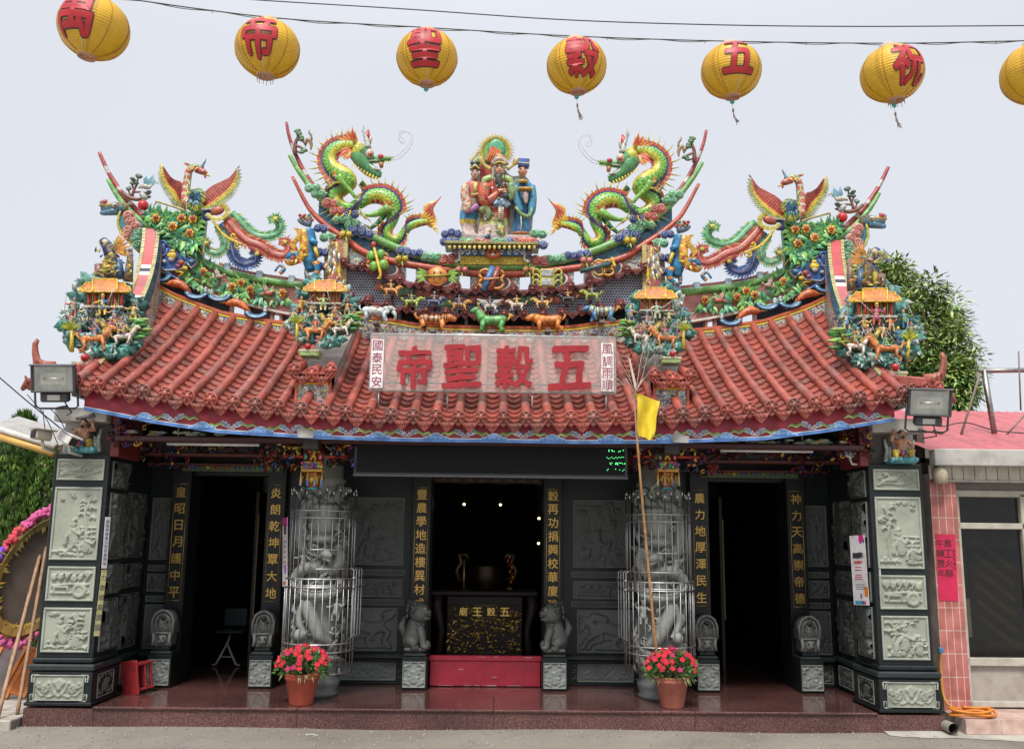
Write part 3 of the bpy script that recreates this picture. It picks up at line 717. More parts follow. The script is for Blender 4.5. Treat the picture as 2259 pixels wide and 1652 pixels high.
# fascia board following the eave: dark red, blue cloud border, painted scrolls
mb = MB(); FY = -.235
xs = np.linspace(-3.5, 3.5, 141)
_fz = sorted((abs(v.x), v.z) for v in (at(a, b, -.235) for a, b in ((205, 908), (340, 934), (480, 955), (700, 968), (900, 974), (1100, 976))))
zb = lambda x: float(np.interp(abs(x), [0] + [a for a, b in _fz[1:]] + [4], [_fz[0][1]] + [b for a, b in _fz[1:]] + [_fz[-1][1] + .09]))
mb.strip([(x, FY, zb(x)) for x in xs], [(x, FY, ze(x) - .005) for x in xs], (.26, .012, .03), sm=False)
mb.strip([(x, FY + .04, zb(x)) for x in xs][::-1], [(x, FY, zb(x)) for x in xs][::-1], (.12, .25, .5), sm=False)
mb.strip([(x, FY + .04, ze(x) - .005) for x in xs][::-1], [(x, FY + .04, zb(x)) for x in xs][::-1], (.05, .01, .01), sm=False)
BL, BL2, WH = (.09, .22, .55), (.3, .5, .75), (.62, .7, .78)
def ribbon2(pts, wd, c, y=FY - .004):
    """flat painted stroke on the fascia, pts (x, z)"""
    A, B = [], []
    for i, (x, z) in enumerate(pts):
        a, b = pts[max(0, i - 1)], pts[min(len(pts) - 1, i + 1)]; d = Vector((b[0] - a[0], 0, b[1] - a[1])).normalized(); n_ = Vector((-d.z, 0, d.x)); k = wd[i] if isinstance(wd, (list, tuple)) else wd
        A.append(Vector((x, y, z)) - n_ * k); B.append(Vector((x, y, z)) + n_ * k)
    mb.strip(A, B, c, sm=False)
ribbon2([(x, zb(x) + .013) for x in xs], .013, BL)
ribbon2([(x, zb(x) + .029) for x in xs], .0035, WH, FY - .006)
for k in range(-7, 8):
    x0 = k * .5 + .02
    if abs(x0) > 3.45: continue
    b0 = zb(x0) + .022
    def fan(cx, cz, r, c, y):
        n = 12; pts = [(cx + r * math.cos(math.pi * i / n), y, cz + r * math.sin(math.pi * i / n) * .9) for i in range(n + 1)]
        mb.add([(cx, y, cz)] + pts, [(0, i + 2, i + 1)[::-1] for i in range(n)], c, False)
    for cx, r in ((-.085, .028), (.085, .028), (-.04, .042), (.04, .042), (0, .062)):
        fan(x0 + cx, b0 - .004, r + .006, WH, FY - .007 - r * .02); fan(x0 + cx, b0 - .004, r, BL, FY - .009 - r * .02)
        ribbon2([(x0 + cx + p, b0 + r * .4 + q) for p, q in spiral(0, 0, r * .45, 1.4, 0, 9)], .0035, BL2, FY - .013)
    x1 = x0 + .25
    for sg in (-1, 1):
        zc = zb(x1) + .075
        ribbon2([(x1 + sg * p, zc + q) for p, q in ((.06, -.005), (.1, .012), (.14, -.01), (.18, .008), (.215, -.014))], [.014, .012, .012, .009, .002], (.16, .26, .06), FY - .01)
        ribbon2([(x1 + sg * p, zc + q) for p, q in ((.06, -.012), (.1, .004), (.14, -.02), (.18, -.002), (.215, -.018))], .0025, (.6, .62, .3), FY - .012)
        for (p, q, r, c) in ((.05, .01, .028, BL), (.02, -.012, .022, (.3, .06, .05)), (.075, .02, .018, (.1, .3, .3))):
            ribbon2([(x1 + sg * p + sg * a, zc + q + b) for a, b in spiral(0, 0, r, 1.6, 180, 12)], .006, c, FY - .01)
            ribbon2([(x1 + sg * p + sg * a, zc + q + b) for a, b in spiral(0, 0, r + .004, 1.6, 180, 12)], .0022, WH, FY - .013)
obj('fascia_board', mb, 'paint', temple)
# peeled plaster patches where the hanging posts meet the fascia
for x in (-1.6, 1.62):
    mb = MB(); mb.prism([(x - .06, zb(x) + .005), (x + .07, zb(x) + .0), (x + .08, zb(x) + .06), (x + .01, zb(x) + .07), (x - .03, zb(x) + .11), (x - .07, zb(x) + .06)], FY - .016, FY - .001, (.36, .35, .34))
    obj('plaster_patch', mb, 'matte', temple)

# beams, painted boards and gilded carving under the eave
mb = MB()
mb.box((0, .0, 2.395), (6.6, .1, .05), (.05, .01, .01), ch=.01)
for sg in (-1, 1):
    mb.box((sg * 2.6, .6, 2.31), (1.55, .06, .035), (.09, .018, .012), ch=.008); mb.box((sg * 2.6, .64, 2.4), (1.6, .04, .16), (.02, .02, .025), ch=.005)
    mb.box((sg * 2.6, 1.2, 2.26), (1.6, .05, .025), (.12, .025, .016), ch=.006); mb.box((sg * 2.6, 1.22, 2.235), (1.0, .05, .08), (.08, .12, .05))
    mb.box((sg * 3.33, .3, 2.42), (.08, .5, .36), (.16, .02, .02), ch=.008); mb.box((sg * 1.58, .5, 2.38), (.14, 1.2, .14), (.03, .02, .02), ch=.01)
mb.box((0, .5, 2.36), (2.9, .08, .2), (.03, .015, .012), ch=.01)
for sg in (-1, 1):      # painted scenes on the boards
    for k in range(26):
        x = sg * 2.6 + rt.uniform(-.6, .6); mb.blob((x, .015, 2.44 + rt.uniform(-.015, .02)), (rt.uniform(.02, .07), .01, rt.uniform(.008, .02)), rt.choice([(.4, .4, .3), (.1, .2, .1), (.06, .12, .25), (.35, .28, .12), (.3, .3, .26)]), 6, 4)
    for k in range(10): mb.blob((sg * 2.6 + -.45 + k * .1, 1.19, 2.235), (.03, .008, .02), rt.choice([(.3, .06, .05), (.1, .25, .08), (.4, .3, .05), (.06, .1, .2)]), 6, 4)
beam = obj('eave_beam', mb, 'paint', temple)
mb = MB(); GLD = (.42, .25, .05)
def carving(x0, x1, y0, y1, z0, z1, n, pal, sc=1.0):
    """tangle of small carved scrolls, leaves and figures"""
    mb = MB()
    for i in range(n):
        p = Vector((rt.uniform(x0, x1), rt.uniform(y0, y1), rt.uniform(z0, z1))); c = jit(rt.choice(pal), .3, rt); q = rt.random(); k = sc * rt.uniform(.5, .95)
        if q < .45: mb.tube([p + Vector((a, rt.uniform(-.01, .01), b)) for a, b in spiral(0, 0, .04 * k, 1.3, rt.uniform(0, 360), 8)], [.012 * k * (1 - t / 10) for t in range(8)], 5, c)
        elif q < .8:
            a = rt.uniform(0, 6.28); mb.leaf(p, (math.cos(a), -.4, math.sin(a)), .07 * k, .035 * k, c)
        else: mb.blob(p, (.02 * k, .02 * k, .025 * k), c, 6, 5, .3, i)
    obj('gilded_carving', mb, 'gold', beam)
DP = [GLD, (.02, .012, .01), (.09, .02, .015), (.12, .02, .1), (.03, .06, .15), (.02, .02, .02), (.22, .03, .02)]  # carving palette darkened, with the shade under the eave in its colours
for sg in (-1, 1):
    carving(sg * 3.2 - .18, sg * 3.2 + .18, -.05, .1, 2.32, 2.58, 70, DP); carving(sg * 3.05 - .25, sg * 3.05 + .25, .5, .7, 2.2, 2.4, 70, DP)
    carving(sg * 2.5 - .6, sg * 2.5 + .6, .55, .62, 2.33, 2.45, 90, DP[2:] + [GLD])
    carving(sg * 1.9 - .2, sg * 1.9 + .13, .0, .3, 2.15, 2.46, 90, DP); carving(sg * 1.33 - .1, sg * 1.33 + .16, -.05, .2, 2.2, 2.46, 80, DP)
# ------------------------------------------------------------------ ridges
C1 = crop(700, 290, 4.131); C2 = crop(1090, 320, 4.59); C3 = crop(230, 370, 3.841); C5 = crop(850, 560, 2.622); C4 = crop(130, 570, 4.237); CQ = crop(680, 520, 3.443)
GR, RD, YL, BLU, PK, TEAL, ORG = (.14, .38, .09), (.42, .055, .04), (.72, .5, .04), (.02, .07, .3), (.6, .2, .19), (.05, .2, .19), (.62, .22, .04)
WHT, GRY, LGR, DBL, PNK2 = (.62, .62, .58), (.3, .3, .29), (.3, .5, .12), (.015, .03, .16), (.6, .17, .14)
def cpts(cr_, pts, Y):
    """measured ridge line -> list of (x, z) at depth Y"""
    return [(v.x, v.z) for v in (at(*cr_(a, b), Y) for a, b in pts)]
def fn(pts):
    a = sorted((abs(x), z) for x, z in pts); X = [p[0] for p in a]; Z = [p[1] for p in a]
    return lambda x: float(np.interp(abs(x), X, Z))
PX = lambda x, y: (x, y)
gl = curve(cpts(C3, [(150, 300), (230, 440), (330, 565), (440, 680), (620, 800), (800, 930), (1000, 1050), (1200, 1150), (1500, 1240), (1959, 1310), (2250, 1345)], 1.6), 60)
g_side = fn(gl); g_rail = fn(cpts(C3, [(560, 1110), (620, 1145), (860, 1270), (1100, 1390), (1400, 1470), (1750, 1555), (2200, 1640)], 1.55)); g_band = fn(cpts(C3, [(560, 1260), (630, 1300), (800, 1390), (1000, 1470), (1250, 1560), (1700, 1640), (2200, 1700)], 1.5))
mg = curve(cpts(PX, [(640, 345), (662, 382), (700, 432), (745, 473), (800, 512), (850, 538), (900, 558), (950, 573), (1000, 584), (1045, 589), (1090, 591)], 1.6), 60)
g_main = fn(mg)
mr = curve(cpts(C1, [(130, 640), (300, 960), (480, 1140), (700, 1300), (900, 1430), (1200, 1515), (1500, 1565)], 1.6) + cpts(PX, [(1030, 604), (1090, 607)], 1.6), 60); g_red = fn(mr)
r1 = fn(cpts(C5, [(45, 245), (120, 262), (215, 290), (300, 325), (385, 355), (490, 382), (595, 398), (700, 408), (800, 417), (905, 422), (1010, 425)], 1.42))
r2 = fn(cpts(C5, [(60, 470), (160, 490), (255, 510), (345, 530), (435, 545), (530, 558), (630, 568), (725, 575), (820, 580), (920, 583), (1010, 585)], 1.4))
gb = fn(cpts(C5, [(60, 580), (130, 592), (330, 612), (480, 640), (700, 655), (1010, 662)], 1.45))
def wall(mb, lo, hi, x0, x1, yf, yb, col, n=30, sm=False):
    xs = np.linspace(x0, x1, n); f = lambda g, y: [Vector((x, y, g(x))) for x in xs]
    a, b, c, d = f(lo, yf), f(hi, yf), f(hi, yb), f(lo, yb); mb.strip(a, b, col, sm=sm); mb.strip(b, c, col, sm=sm); mb.strip(c, d, col, sm=sm); mb.strip(d, a, col, sm=sm)
    for i in (0, n - 1): mb.add([a[i], b[i], c[i], d[i]], [(0, 1, 2, 3) if i == 0 else (3, 2, 1, 0)], col, False)
off = lambda g, k: (lambda x: g(x) + k)
def spiral_cloud(mb, c, wd, h, col, n=3, seed=0, flip=1, edge=None):
    """plaster cloud: rimmed lobes with curling grooves, about 4 cm thick"""
    r = random.Random(seed); c = Vector(c); edge = edge or mixc(col, (.6, .6, .52), .55)
    for k in range(n):
        t = (k + .5) / n - .5; q = c + Vector((flip * t * wd, -.002 * k, r.uniform(-.1, .1) * h - abs(t) * h * .2)); rr = wd / n * .68; rz_ = min(h * .55, rr * 1.05)
        mb.blob(q, (rr * 1.08, .022, rz_ * 1.08), edge, 10, 6); mb.blob(q - Vector((0, .008, 0)), (rr * .93, .022, rz_ * .93), col, 10, 6)
        mb.tube([q + Vector((a, -.03, b * rz_ / rr)) for a, b in spiral(0, 0, rr * .7, 1.7, r.uniform(0, 360), 13, flip)], [rr * .11] * 13, 4, mixc(col, (.75, .75, .65), .35))
    mb.leaf(c + Vector((flip * wd * .4, -.005, 0)), (flip, 0, .25), wd * .35, h * .4, edge)
def rose(mb, c, r, seed=0):
    q = random.Random(seed); c = Vector(c)
    for k in range(6): a = k * 1.047 + q.random() * .3; mb.blob(c + Vector((r * .62 * math.cos(a), .004, r * .62 * math.sin(a))), (r * .42, r * .22, r * .42), jit((.68, .36, .03), .15, q), 7, 5)
    for k in range(5): a = k * 1.256 + q.random(); mb.blob(c + Vector((r * .3 * math.cos(a), -r * .2, r * .3 * math.sin(a))), (r * .3, r * .22, r * .3), jit((.42, .09, .02), .2, q), 6, 5)
    mb.blob(c + Vector((0, -r * .38, 0)), r * .22, (.3, .04, .02), 6, 5)
def spray(mb, c, n, wd, h, seed, cols=((.1, .36, .1), (.18, .44, .08), (.07, .3, .16))):
    q = random.Random(seed); c = Vector(c)
    for k in range(n):
        a = q.uniform(0, 6.28); p = c + Vector((q.uniform(-.5, .5) * wd, q.uniform(-.015, .01), q.uniform(-.5, .5) * h)); mb.leaf(p, (math.cos(a), q.uniform(-.5, 0), math.sin(a)), q.uniform(.09, .15), q.uniform(.04, .055), jit(q.choice(cols), .2, q))

def side_ridge(sg):
    mm = (lambda mb: mb) if sg < 0 else mirx
    mb = MB()                                                   # walls: 0 paint 1 red mosaic 2 mosaic 3 blue mosaic
    mb.mi = 2; wall(mb, lambda x: rz(x, 1) - .25, off(g_band, -.03), -3.72, -1.55, 1.5, 1.85, W_)
    mb.mi = 0; wall(mb, off(g_band, -.03), g_band, -3.72, -1.55, 1.485, 1.86, (.45, .1, .03)); wall(mb, off(g_band, -.055), off(g_band, -.036), -3.72, -1.55, 1.492, 1.7, YL)
    mb.mi = 1; wall(mb, off(g_rail, .012), off(g_side, -.02), -3.75, -1.75, 1.6, 1.74, RD, 40)
    wall(mb, off(g_side, .02), off(g_side, .075), -3.0, -1.8, 1.6, 1.66, RD)
    mb.mi = 0; wall(mb, off(g_rail, -.012), off(g_rail, .012), -3.72, -1.6, 1.565, 1.75, (.55, .52, .48))
    for x0, x1 in ((-3.72, -2.86), (-2.66, -2.42), (-2.28, -1.6)): wall(mb, g_band, off(g_rail, -.012), x0, x1, 1.66, 1.76, (.03, .035, .06))
    for x in (-2.84, -2.68, -2.40, -2.3): mb.box((x, 1.64, (g_band(x) + g_rail(x)) / 2), (.03, .08, g_rail(x) - g_band(x)), (.3, .12, .1))
    for x in (-2.9, -2.55, -2.2): mb.box((x, 1.59, g_side(x) + .05), (.07, .07, .085), (.4, .55, .62), ch=.01)
    root = obj('side_ridge', mm(mb), ['paint', 'red_mosaic', 'mosaic', 'blue_mosaic'], temple)
    mb = MB()                                                   # sweeping green capping and red tip
    P = [Vector((x, 1.6, z)) for x, z in gl]; mb.tube(P, [.022 + .022 * min(1, i / 25) for i in range(60)], 10, GR, colfn=lambda i, k: (.6, .58, .48) if k in (7,) and i > 12 and i % 3 else jit(GR if (i // 2) % 2 else (.18, .42, .12), .06))
    P2 = [Vector((x, 1.63, z)) for x, z in curve(cpts(C3, [(65, 40), (100, 120), (150, 225), (220, 340), (290, 440), (365, 530), (450, 620), (520, 690)], 1.62), 24)]
    mb.tube(P2, [.02 + .018 * i / 23 for i in range(24)], 8, RD, colfn=lambda i, k: (.5, .5, .46) if i in (5, 6, 11, 16) else jit((.38, .05, .05), .1))
    obj('ridge_capping', mm(mb), 'ceramic', root)
    mb = MB()                                                   # flowers, leaves and branches on the ridge face
    q = random.Random(5)
    for cx, cy, wd, h, n in ((700, 730, 150, 160, 38), (850, 760, 200, 210, 54), (980, 790, 150, 280, 54), (900, 910, 230, 150, 48), (620, 665, 160, 70, 20)):
        a, b = at(*C3(cx - wd / 2, cy + h / 2), 1.5), at(*C3(cx + wd / 2, cy - h / 2), 1.5); spray(mb, ((a + b) / 2), int(n * 1.2), b.x - a.x, b.z - a.z, cx, ((.05, .3, .13), (.12, .4, .07), (.05, .26, .15), (.22, .46, .08)))
    a = [at(*C3(x, y), 1.56) for x, y in ((470, 635), (620, 612), (760, 618), (900, 615), (1080, 622), (1090, 700), (1065, 900), (1060, 1070), (1000, 1050), (800, 930), (620, 800), (540, 725))]
    mb.prism([(v.x, v.z) for v in a], 1.54, 1.62, (.035, .16, .08))
    for x, y in ((610, 668), (770, 748), (855, 668), (963, 677), (933, 812)): rose(mb, at(*C3(x, y), 1.44), .052, x)
    for pts in ([(700, 610), (760, 700), (860, 800), (940, 860), (1060, 1030)], [(1020, 690), (1000, 800), (960, 880)], [(560, 690), (700, 720), (780, 790)], [(930, 860), (860, 900), (760, 850)]): mb.tube([at(*C3(*p), 1.5) for p in pts], .009, 5, (.55, .42, .04))
    obj('peony_bush', mm(mb), 'ceramic', root)
    mb = MB()
    for cx, cy, n in ((1050, 1180, 26), (1000, 1290, 16), (1150, 1330, 20), (1380, 1330, 30), (1500, 1370, 26), (1750, 1420, 22), (1620, 1420, 14)):
        spray(mb, at(*C3(cx, cy), 1.57), n, .32, .15, cx)
    for x, y in ((1065, 1183), (1340, 1323), (1425, 1285), (1512, 1348), (1822, 1385)): rose(mb, at(*C3(x, y), 1.53), .048, x)
    for pts in ([(940, 1240), (1100, 1290), (1250, 1390)], [(1100, 1290), (1200, 1370), (1240, 1420)], [(1540, 1400), (1640, 1350)]): mb.tube([at(*C3(*p), 1.56) for p in pts], .008, 5, (.6, .45, .05))
    obj('flower_spray', mm(mb), 'ceramic', root)
    for x, y, c in ((1220, 1230, (.4, .3, .22)), (1690, 1390, (.5, .12, .1))):      # small birds among the flowers
        mb = MB(); p = at(*C3(x, y), 1.53); mb.blob(p, (.05, .025, .026), c, 8, 6); mb.blob(p + Vector((.05, 0, .02)), .018, c, 6, 5)
        for a in (.5, .9): mb.leaf(p, (-a, -.2, 1.2), .11, .04, mixc(c, WHT, .4))
        mb.leaf(p - Vector((.04, 0, 0)), (-1, 0, -.2), .08, .03, c); obj('songbird', mm(mb), 'ceramic', root)
    for x, y in ((830, 1335), (1400, 1520)):                    # carp leaping between blue waves
        p = at(*C3(x, y), 1.5); mb = MB(); sl_ = -.32
        mb.tube([p + Vector((t * .17, -.01, -sl_ * 0 + t * -.055 + .04 * math.cos(t * 2.4))) for t in np.linspace(-.8, .8, 9)], [.012, .03, .042, .046, .046, .042, .034, .028, .012], 8, ORG, flat=1.0, colfn=lambda i, k: jit((.62, .16, .05) if k < 5 else (.7, .4, .12), .15))
        mb.leaf(p + Vector((-.13, -.01, .04)), (-1, 0, .6), .09, .06, (.6, .3, .08)); mb.leaf(p + Vector((0, -.02, .06)), (-.6, 0, .8), .06, .04, (.65, .3, .1)); mb.blob(p + Vector((.12, -.04, -.01)), .009, (.02, .02, .02), 5, 4)
        obj('carp', mm(mb), 'ceramic', root); mb = MB()
        for dx, dz, s_ in ((.2, -.07, 1), (-.2, .11, -1)):
            for k in range(4): mb.tube([p + Vector((dx, -.01, dz)) + Vector((s_ * (-.1 + a), -.006 * k, b)) for a, b in arcpts(.1, .02, .055 + .014 * k, 180, 345, 9, 1.25, .75)], [.012] * 9, 5, [(.02, .12, .3), (.06, .25, .45), (.35, .5, .6), (.02, .08, .24)][k])
            for k in range(3): mb.blob(p + Vector((dx + s_ * .09, -.01, dz + .03 + k * .016)), (.022, .02, .02), (.5, .58, .62), 6, 5)
        obj('wave_crest', mm(mb), 'ceramic', root)
    mb = MB()                                                   # blue framed vase panel at the outer end
    fr = [at(*C3(x, y), 1.5) for x, y in ((735, 930), (1005, 1085), (950, 1145), (900, 1090), (850, 1160), (700, 1170), (628, 1110))]
    mb.prism([(v.x, v.z) for v in fr], 1.5, 1.58, (.03, .1, .34), WHT)
    mb.tube([v + Vector((0, -.004, 0)) for v in fr], .009, 5, (.6, .64, .68), closed=True)
    for x, y, c, r in ((765, 1030, YL, .045), (760, 1060, WHT, .03), (770, 990, YL, .025), (850, 1095, (.4, .1, .06), .03), (890, 1150, YL, .025), (690, 1085, WHT, .018), (950, 1085, (.1, .3, .5), .025), (820, 1130, (.3, .08, .2), .025)): mb.blob(at(*C3(x, y), 1.48), (r * 1.3, .025, r), c, 8, 6, .2, x)
    for pts in ([(640, 1130), (700, 1160), (680, 1180)], [(720, 1190), (790, 1240), (860, 1250)], [(800, 1180), (880, 1190), (830, 1230)]): mb.tube([at(*C3(*p), 1.5) for p in pts], .014, 5, (.04, .14, .4) if pts[0][0] != 800 else YL)
    mb.tube([at(*C3(x, y), 1.5) for x, y in arcpts(680, 960, 40, 0, 340, 14, 1, 1.8)], .016, 6, (.05, .15, .4)); mb.blob(at(*C3(680, 960), 1.51), (.04, .02, .075), (.02, .06, .25), 8, 6)
    obj('vase_panel', mm(mb), 'ceramic', root)
    # outer vertical ridge running down towards the eave
    ctr = [(560, 770, 1.5), (550, 900, 1.42), (530, 1040, 1.32), (500, 1180, 1.18), (455, 1320, 1.02), (400, 1450, .85)]
    P = [at(*C3(a, b), y) for a, b, y in ctr] + [at(*C4(a, b), y) for a, b, y in ((860, 800, .72), (690, 1080, .48), (530, 1300, .3), (400, 1440, .17))]
    P = [Vector(p) for p in curve([tuple(p) for p in P], 40)]
    def rib(off_, wd, up): return [p + Vector((off_ - wd / 2, 0, up)) for p in P], [p + Vector((off_ + wd / 2, 0, up)) for p in P]
    mb = MB()
    for mi_, o_, wd, up, c in ((0, 0, .11, .0, (.5, .1, .1)), (4, -.069, .036, .012, YL), (4, .077, .04, .012, YL)):
        mb.mi = mi_; a, b = rib(o_, wd, up); cs = None
        if mi_ == 0: cs = [WHT if i in (11, 13, 20, 22, 27, 29) else (.02, .02, .05) if i in (12, 21, 28) else (jit((.46, .06, .06), .06) if i < 11 else jit((.4, .1, .1), .07)) for i in range(39)]
        mb.strip(a, b, c, cols=cs, sm=False)
        for q_, d_ in ((a, -1), (b, 1)): mb.strip(*( (q_, [v - Vector((0, -.01, .05)) for v in q_]) if d_ < 0 else ([v - Vector((0, -.01, .05)) for v in q_], q_)), mixc(c, (.3, .3, .2), .3), sm=False)
    # inner face: blue band and mosaic down to the tiles
    mb.mi = 3; e = [p + Vector((.1, .0, -.0)) for p in P]; e2 = [p + Vector((.125, .01, -.13)) for p in P]; mb.strip(e2, e, BLU, sm=False)
    mb.mi = 0; e3 = [p + Vector((.13, .01, -.15)) for p in P]; mb.strip(e3, e2, (.5, .12, .05), sm=False)
    def low(p): s = (p.y - EY) / (RY - EY); return Vector((p.x, p.y, min(p.z - .002, rz(p.x, s) - .03)))
    mb.mi = 2; e4 = [low(v + Vector((.02, 0, 0))) for v in e3]; mb.strip(e4, e3, W_, sm=False)
    mb.mi = 3; f1 = [p + Vector((-.09, 0, 0)) for p in P]; f2 = [low(v) for v in f1]; mb.strip(f1, f2, BLU, sm=False)
    obj('hip_ridge', mm(mb), ['paint', 'red_mosaic', 'mosaic', 'blue_mosaic', 'yellow_tile'], root)
    mb = MB()                                                   # mosaic box that ends it at the eave
    a, b = at(*PX(163, 812), .1), at(*PX(225, 812), .1); a2, b2 = at(*PX(166, 850), .1), at(*PX(222, 862), .1)
    cx, wd = (a.x + b.x) / 2, b.x - a.x; zt, zb_ = a.z, b2.z
    mb.mi = 2; mb.box((cx, .32, (zt + zb_) / 2 - .02), (wd, .44, zt - zb_ + .06), W_); mb.mi = 0; mb.box((cx, .32, zt + .008), (wd + .03, .47, .022), (.5, .1, .05), ch=.004); mb.box((cx, .098, zb_ + .01), (wd + .02, .02, .02), (.5, .1, .05)); mb.box((cx, .095, zt - .03), (wd, .015, .018), YL)
    for sx in (-1, 1): mb.box((cx + sx * wd / 2, .097, (zt + zb_) / 2), (.02, .02, zt - zb_), (.5, .1, .05))
    mb.mi = 3; mb.box((cx, .32, zt + .022), (wd - .03, .4, .008), BLU)
    obj('ridge_end_box', mm(mb), ['paint', 'red_mosaic', 'mosaic', 'blue_lattice'], root)
    # curling beast head and cloud bracket beyond the outer end
    mb = MB()
    pg = [at(*C3(x, y), 1.6) for x, y in ((300, 590), (272, 660), (262, 740), (290, 820), (350, 890), (420, 960), (470, 1010), (485, 880), (500, 740), (400, 640))]
    mb.prism([(v.x, v.z) for v in pg], 1.56, 1.68, (.05, .22, .28), YL)
    mb.tube([v + Vector((0, -.045, 0)) for v in pg[:7]], .016, 6, (.5, .45, .06))
    for x, y, c, n_ in ((350, 650, PNK2, 1), (370, 690, PNK2, 1), (410, 740, PNK2, 1), (350, 790, PNK2, 1), (345, 830, PNK2, 1), (440, 800, (.1, .38, .22), 1), (415, 860, (.1, .38, .22), 1), (440, 920, (.1, .38, .22), 1)): spiral_cloud(mb, at(*C3(x, y), 1.53), .095, .1, c, 1, x)
    obj('cloud_bracket', mm(mb), 'ceramic', root); mb = MB()
    mb.tube([at(*C3(x, y), 1.6) for x, y in ((330, 600), (280, 575), (220, 565), (150, 575), (90, 580))], [.075, .07, .06, .045, .03], 9, (.3, .28, .08), colfn=lambda i, k: jit((.35, .3, .08) if k < 5 else (.08, .2, .28), .2))
    mb.tube([at(*C3(x, y), 1.58) for x, y in ((250, 600), (180, 612), (110, 620), (80, 618))], [.05, .04, .03, .022], 8, (.1, .22, .35)); mb.tube([at(*C3(x, y), 1.58) for x, y in ((230, 560), (150, 545), (95, 540), (75, 560))], [.04, .035, .03, .02], 8, (.42, .3, .12))
    mb.blob(at(*C3(120, 515), 1.56), .03, (.5, .06, .08), 7, 5); mb.blob(at(*C3(215, 545), 1.53), .025, WHT, 7, 5); mb.blob(at(*C3(215, 545), 1.51), .011, (.02, .02, .02), 6, 4)
    for k in range(9): mb.leaf(at(*C3(300 - k * 14, 560 + (k % 3) * 12), 1.55), (1, -.3, .5 + .1 * k), .09, .03, jit((.3, .2, .08), .3))
    for k in range(5): mb.leaf(at(*C3(90 + k * 10, 540 - k * 4), 1.56), (-.6 + .3 * k, -.3, 1), .05, .018, (.1, .12, .14))
    obj('beast_head', mm(mb), 'ceramic', root)
    return root
side_ridge(-1); side_ridge(1)

# gable corners: short side eaves with upturned horns
for sg in (-1, 1):
    mb = MB(); q = random.Random(3)
    mb.grid([[(sg * (3.62 + t * .72), y, ze(3.6) + .16 - t * .26 + (.06 * t * t) - max(0, (.35 - y)) * .12) for t in (0, .3, .55)] for y in (-.2, .3, .9, 1.6)], (.2, .04, .03), sm=False)
    for k, y in enumerate((.08, .3, .5, .72, .94)):
        z = ze(3.6) + .22 + y * .26; mb.tube([(sg * (3.6 + t * .5), y, z - t * .2 + .05 * t * t) for t in np.linspace(0, 1, 6)], [.05, .052, .05, .052, .05, .048], 9, jit((.24, .05, .04), .1)); mb.blob((sg * 4.1, y, z - .15), (.025, .055, .055), TC, 8, 6)
    for k in range(5): mb.box((sg * 4.22, .1 + k * .22, ze(3.6) - .03 + k * .05), (.05, .14, .07), jit(TC), ch=.02)
    hz = ze(3.6)
    mb.box((sg * 3.86, -.12, hz + .135), (.5, .12, .1), TC, Matrix.Rotation(sg * .05, 3, 'Y'), .015)
    horn = [(sg * 3.95, -.14, hz + .16), (sg * 4.08, -.16, hz + .16), (sg * 4.16, -.17, hz + .2), (sg * 4.19, -.18, hz + .29), (sg * 4.2, -.18, hz + .36), (sg * 4.17, -.18, hz + .4)]
    mb.tube(horn, [.06, .06, .05, .04, .035, .022], 9, (.34, .09, .06), up=(0, 1, 0), flat=.7)
    for k in range(3): mb.tube([Vector((sg * (4.02 + k * .06), -.215, hz + .16 + k * .02)) + Vector((sg * a, 0, b)) for a, b in spiral(0, 0, .03, 1.4, 90, 9)], .006, 4, (.3, .08, .05))
    mb.box((sg * 4.0, -.24, hz - .01), (.4, .06, .09), TC, ch=.02); mb.tube([(sg * 4.1, -.24, hz + .02), (sg * 4.2, -.25, hz + .0), (sg * 4.26, -.25, hz - .05)], [.05, .045, .02], 8, TC)
    for k in range(3): medallion(Vector((sg * (3.68 + k * .17), EY - .01, hz + .045 + .01 * k)), .06, TC); drip(Vector((sg * (3.77 + k * .17), EY + .0, hz + .03 + .01 * k)), .15, .09, TC)
    mb.V = [(sg * (3.56 + (abs(v[0]) - 3.56) * .68) if abs(v[0]) > 3.56 else v[0], v[1], v[2]) for v in mb.V]
    obj('corner_eave', mb, 'tile', temple)
    mb = MB()                                                   # pale beam ends on the pillar
    mb.box((sg * 3.62, .16, 2.60), (.46, .36, .12), (.5, .49, .45), ch=.006); mb.box((sg * 3.73, .3, 2.4), (.19, .3, .29), (.48, .47, .44), ch=.006); mb.box((sg * 3.5, .4, 2.4), (.2, .2, .29), (.3, .29, .27))
    obj('beam_end', mb, 'matte', temple)

# middle ridge
mb = MB(); XW = 1.75
mb.mi = 2; wall(mb, lambda x: rz(x, 1) - .2, off(gb, -.03), -XW, XW, 1.47, 1.9, W_, 50)
mb.mi = 0; wall(mb, off(gb, -.03), gb, -XW, XW, 1.455, 1.9, (.5, .11, .03), 50); wall(mb, off(gb, -.056), off(gb, -.036), -XW, XW, 1.463, 1.6, YL, 50)
wall(mb, gb, off(r2, .0), -XW, XW, 1.66, 1.8, (.012, .012, .014), 40)
for k in range(-4, 5): mb.box((k * .36 + .06, 1.6, (gb(k * .36) + r2(k * .36)) / 2 - .02), (.035, .1, r2(k * .36) - gb(k * .36)), (.3, .3, .27), ch=.004)
mb.mi = 4; wall(mb, off(r2, -.0), off(r1, .02), -XW, XW, 1.56, 1.8, BLU, 40)
mb.mi = 2
WIN = [-1.22, -.62, 0, .62, 1.22]; GAP = [-.92, -.33, .33, .92]
cuts = sorted([-XW, XW] + [g - .06 for g in GAP] + [g + .06 for g in GAP])
for a, b in zip(cuts[0::2], cuts[1::2]): wall(mb, off(r1, .01), off(g_red, .0), a, b, 1.57, 1.75, W_, 14)
mb.mi = 3; wall(mb, off(g_red, .01), off(g_main, -.01), -1.95, 1.95, 1.6, 1.75, BLU, 50)
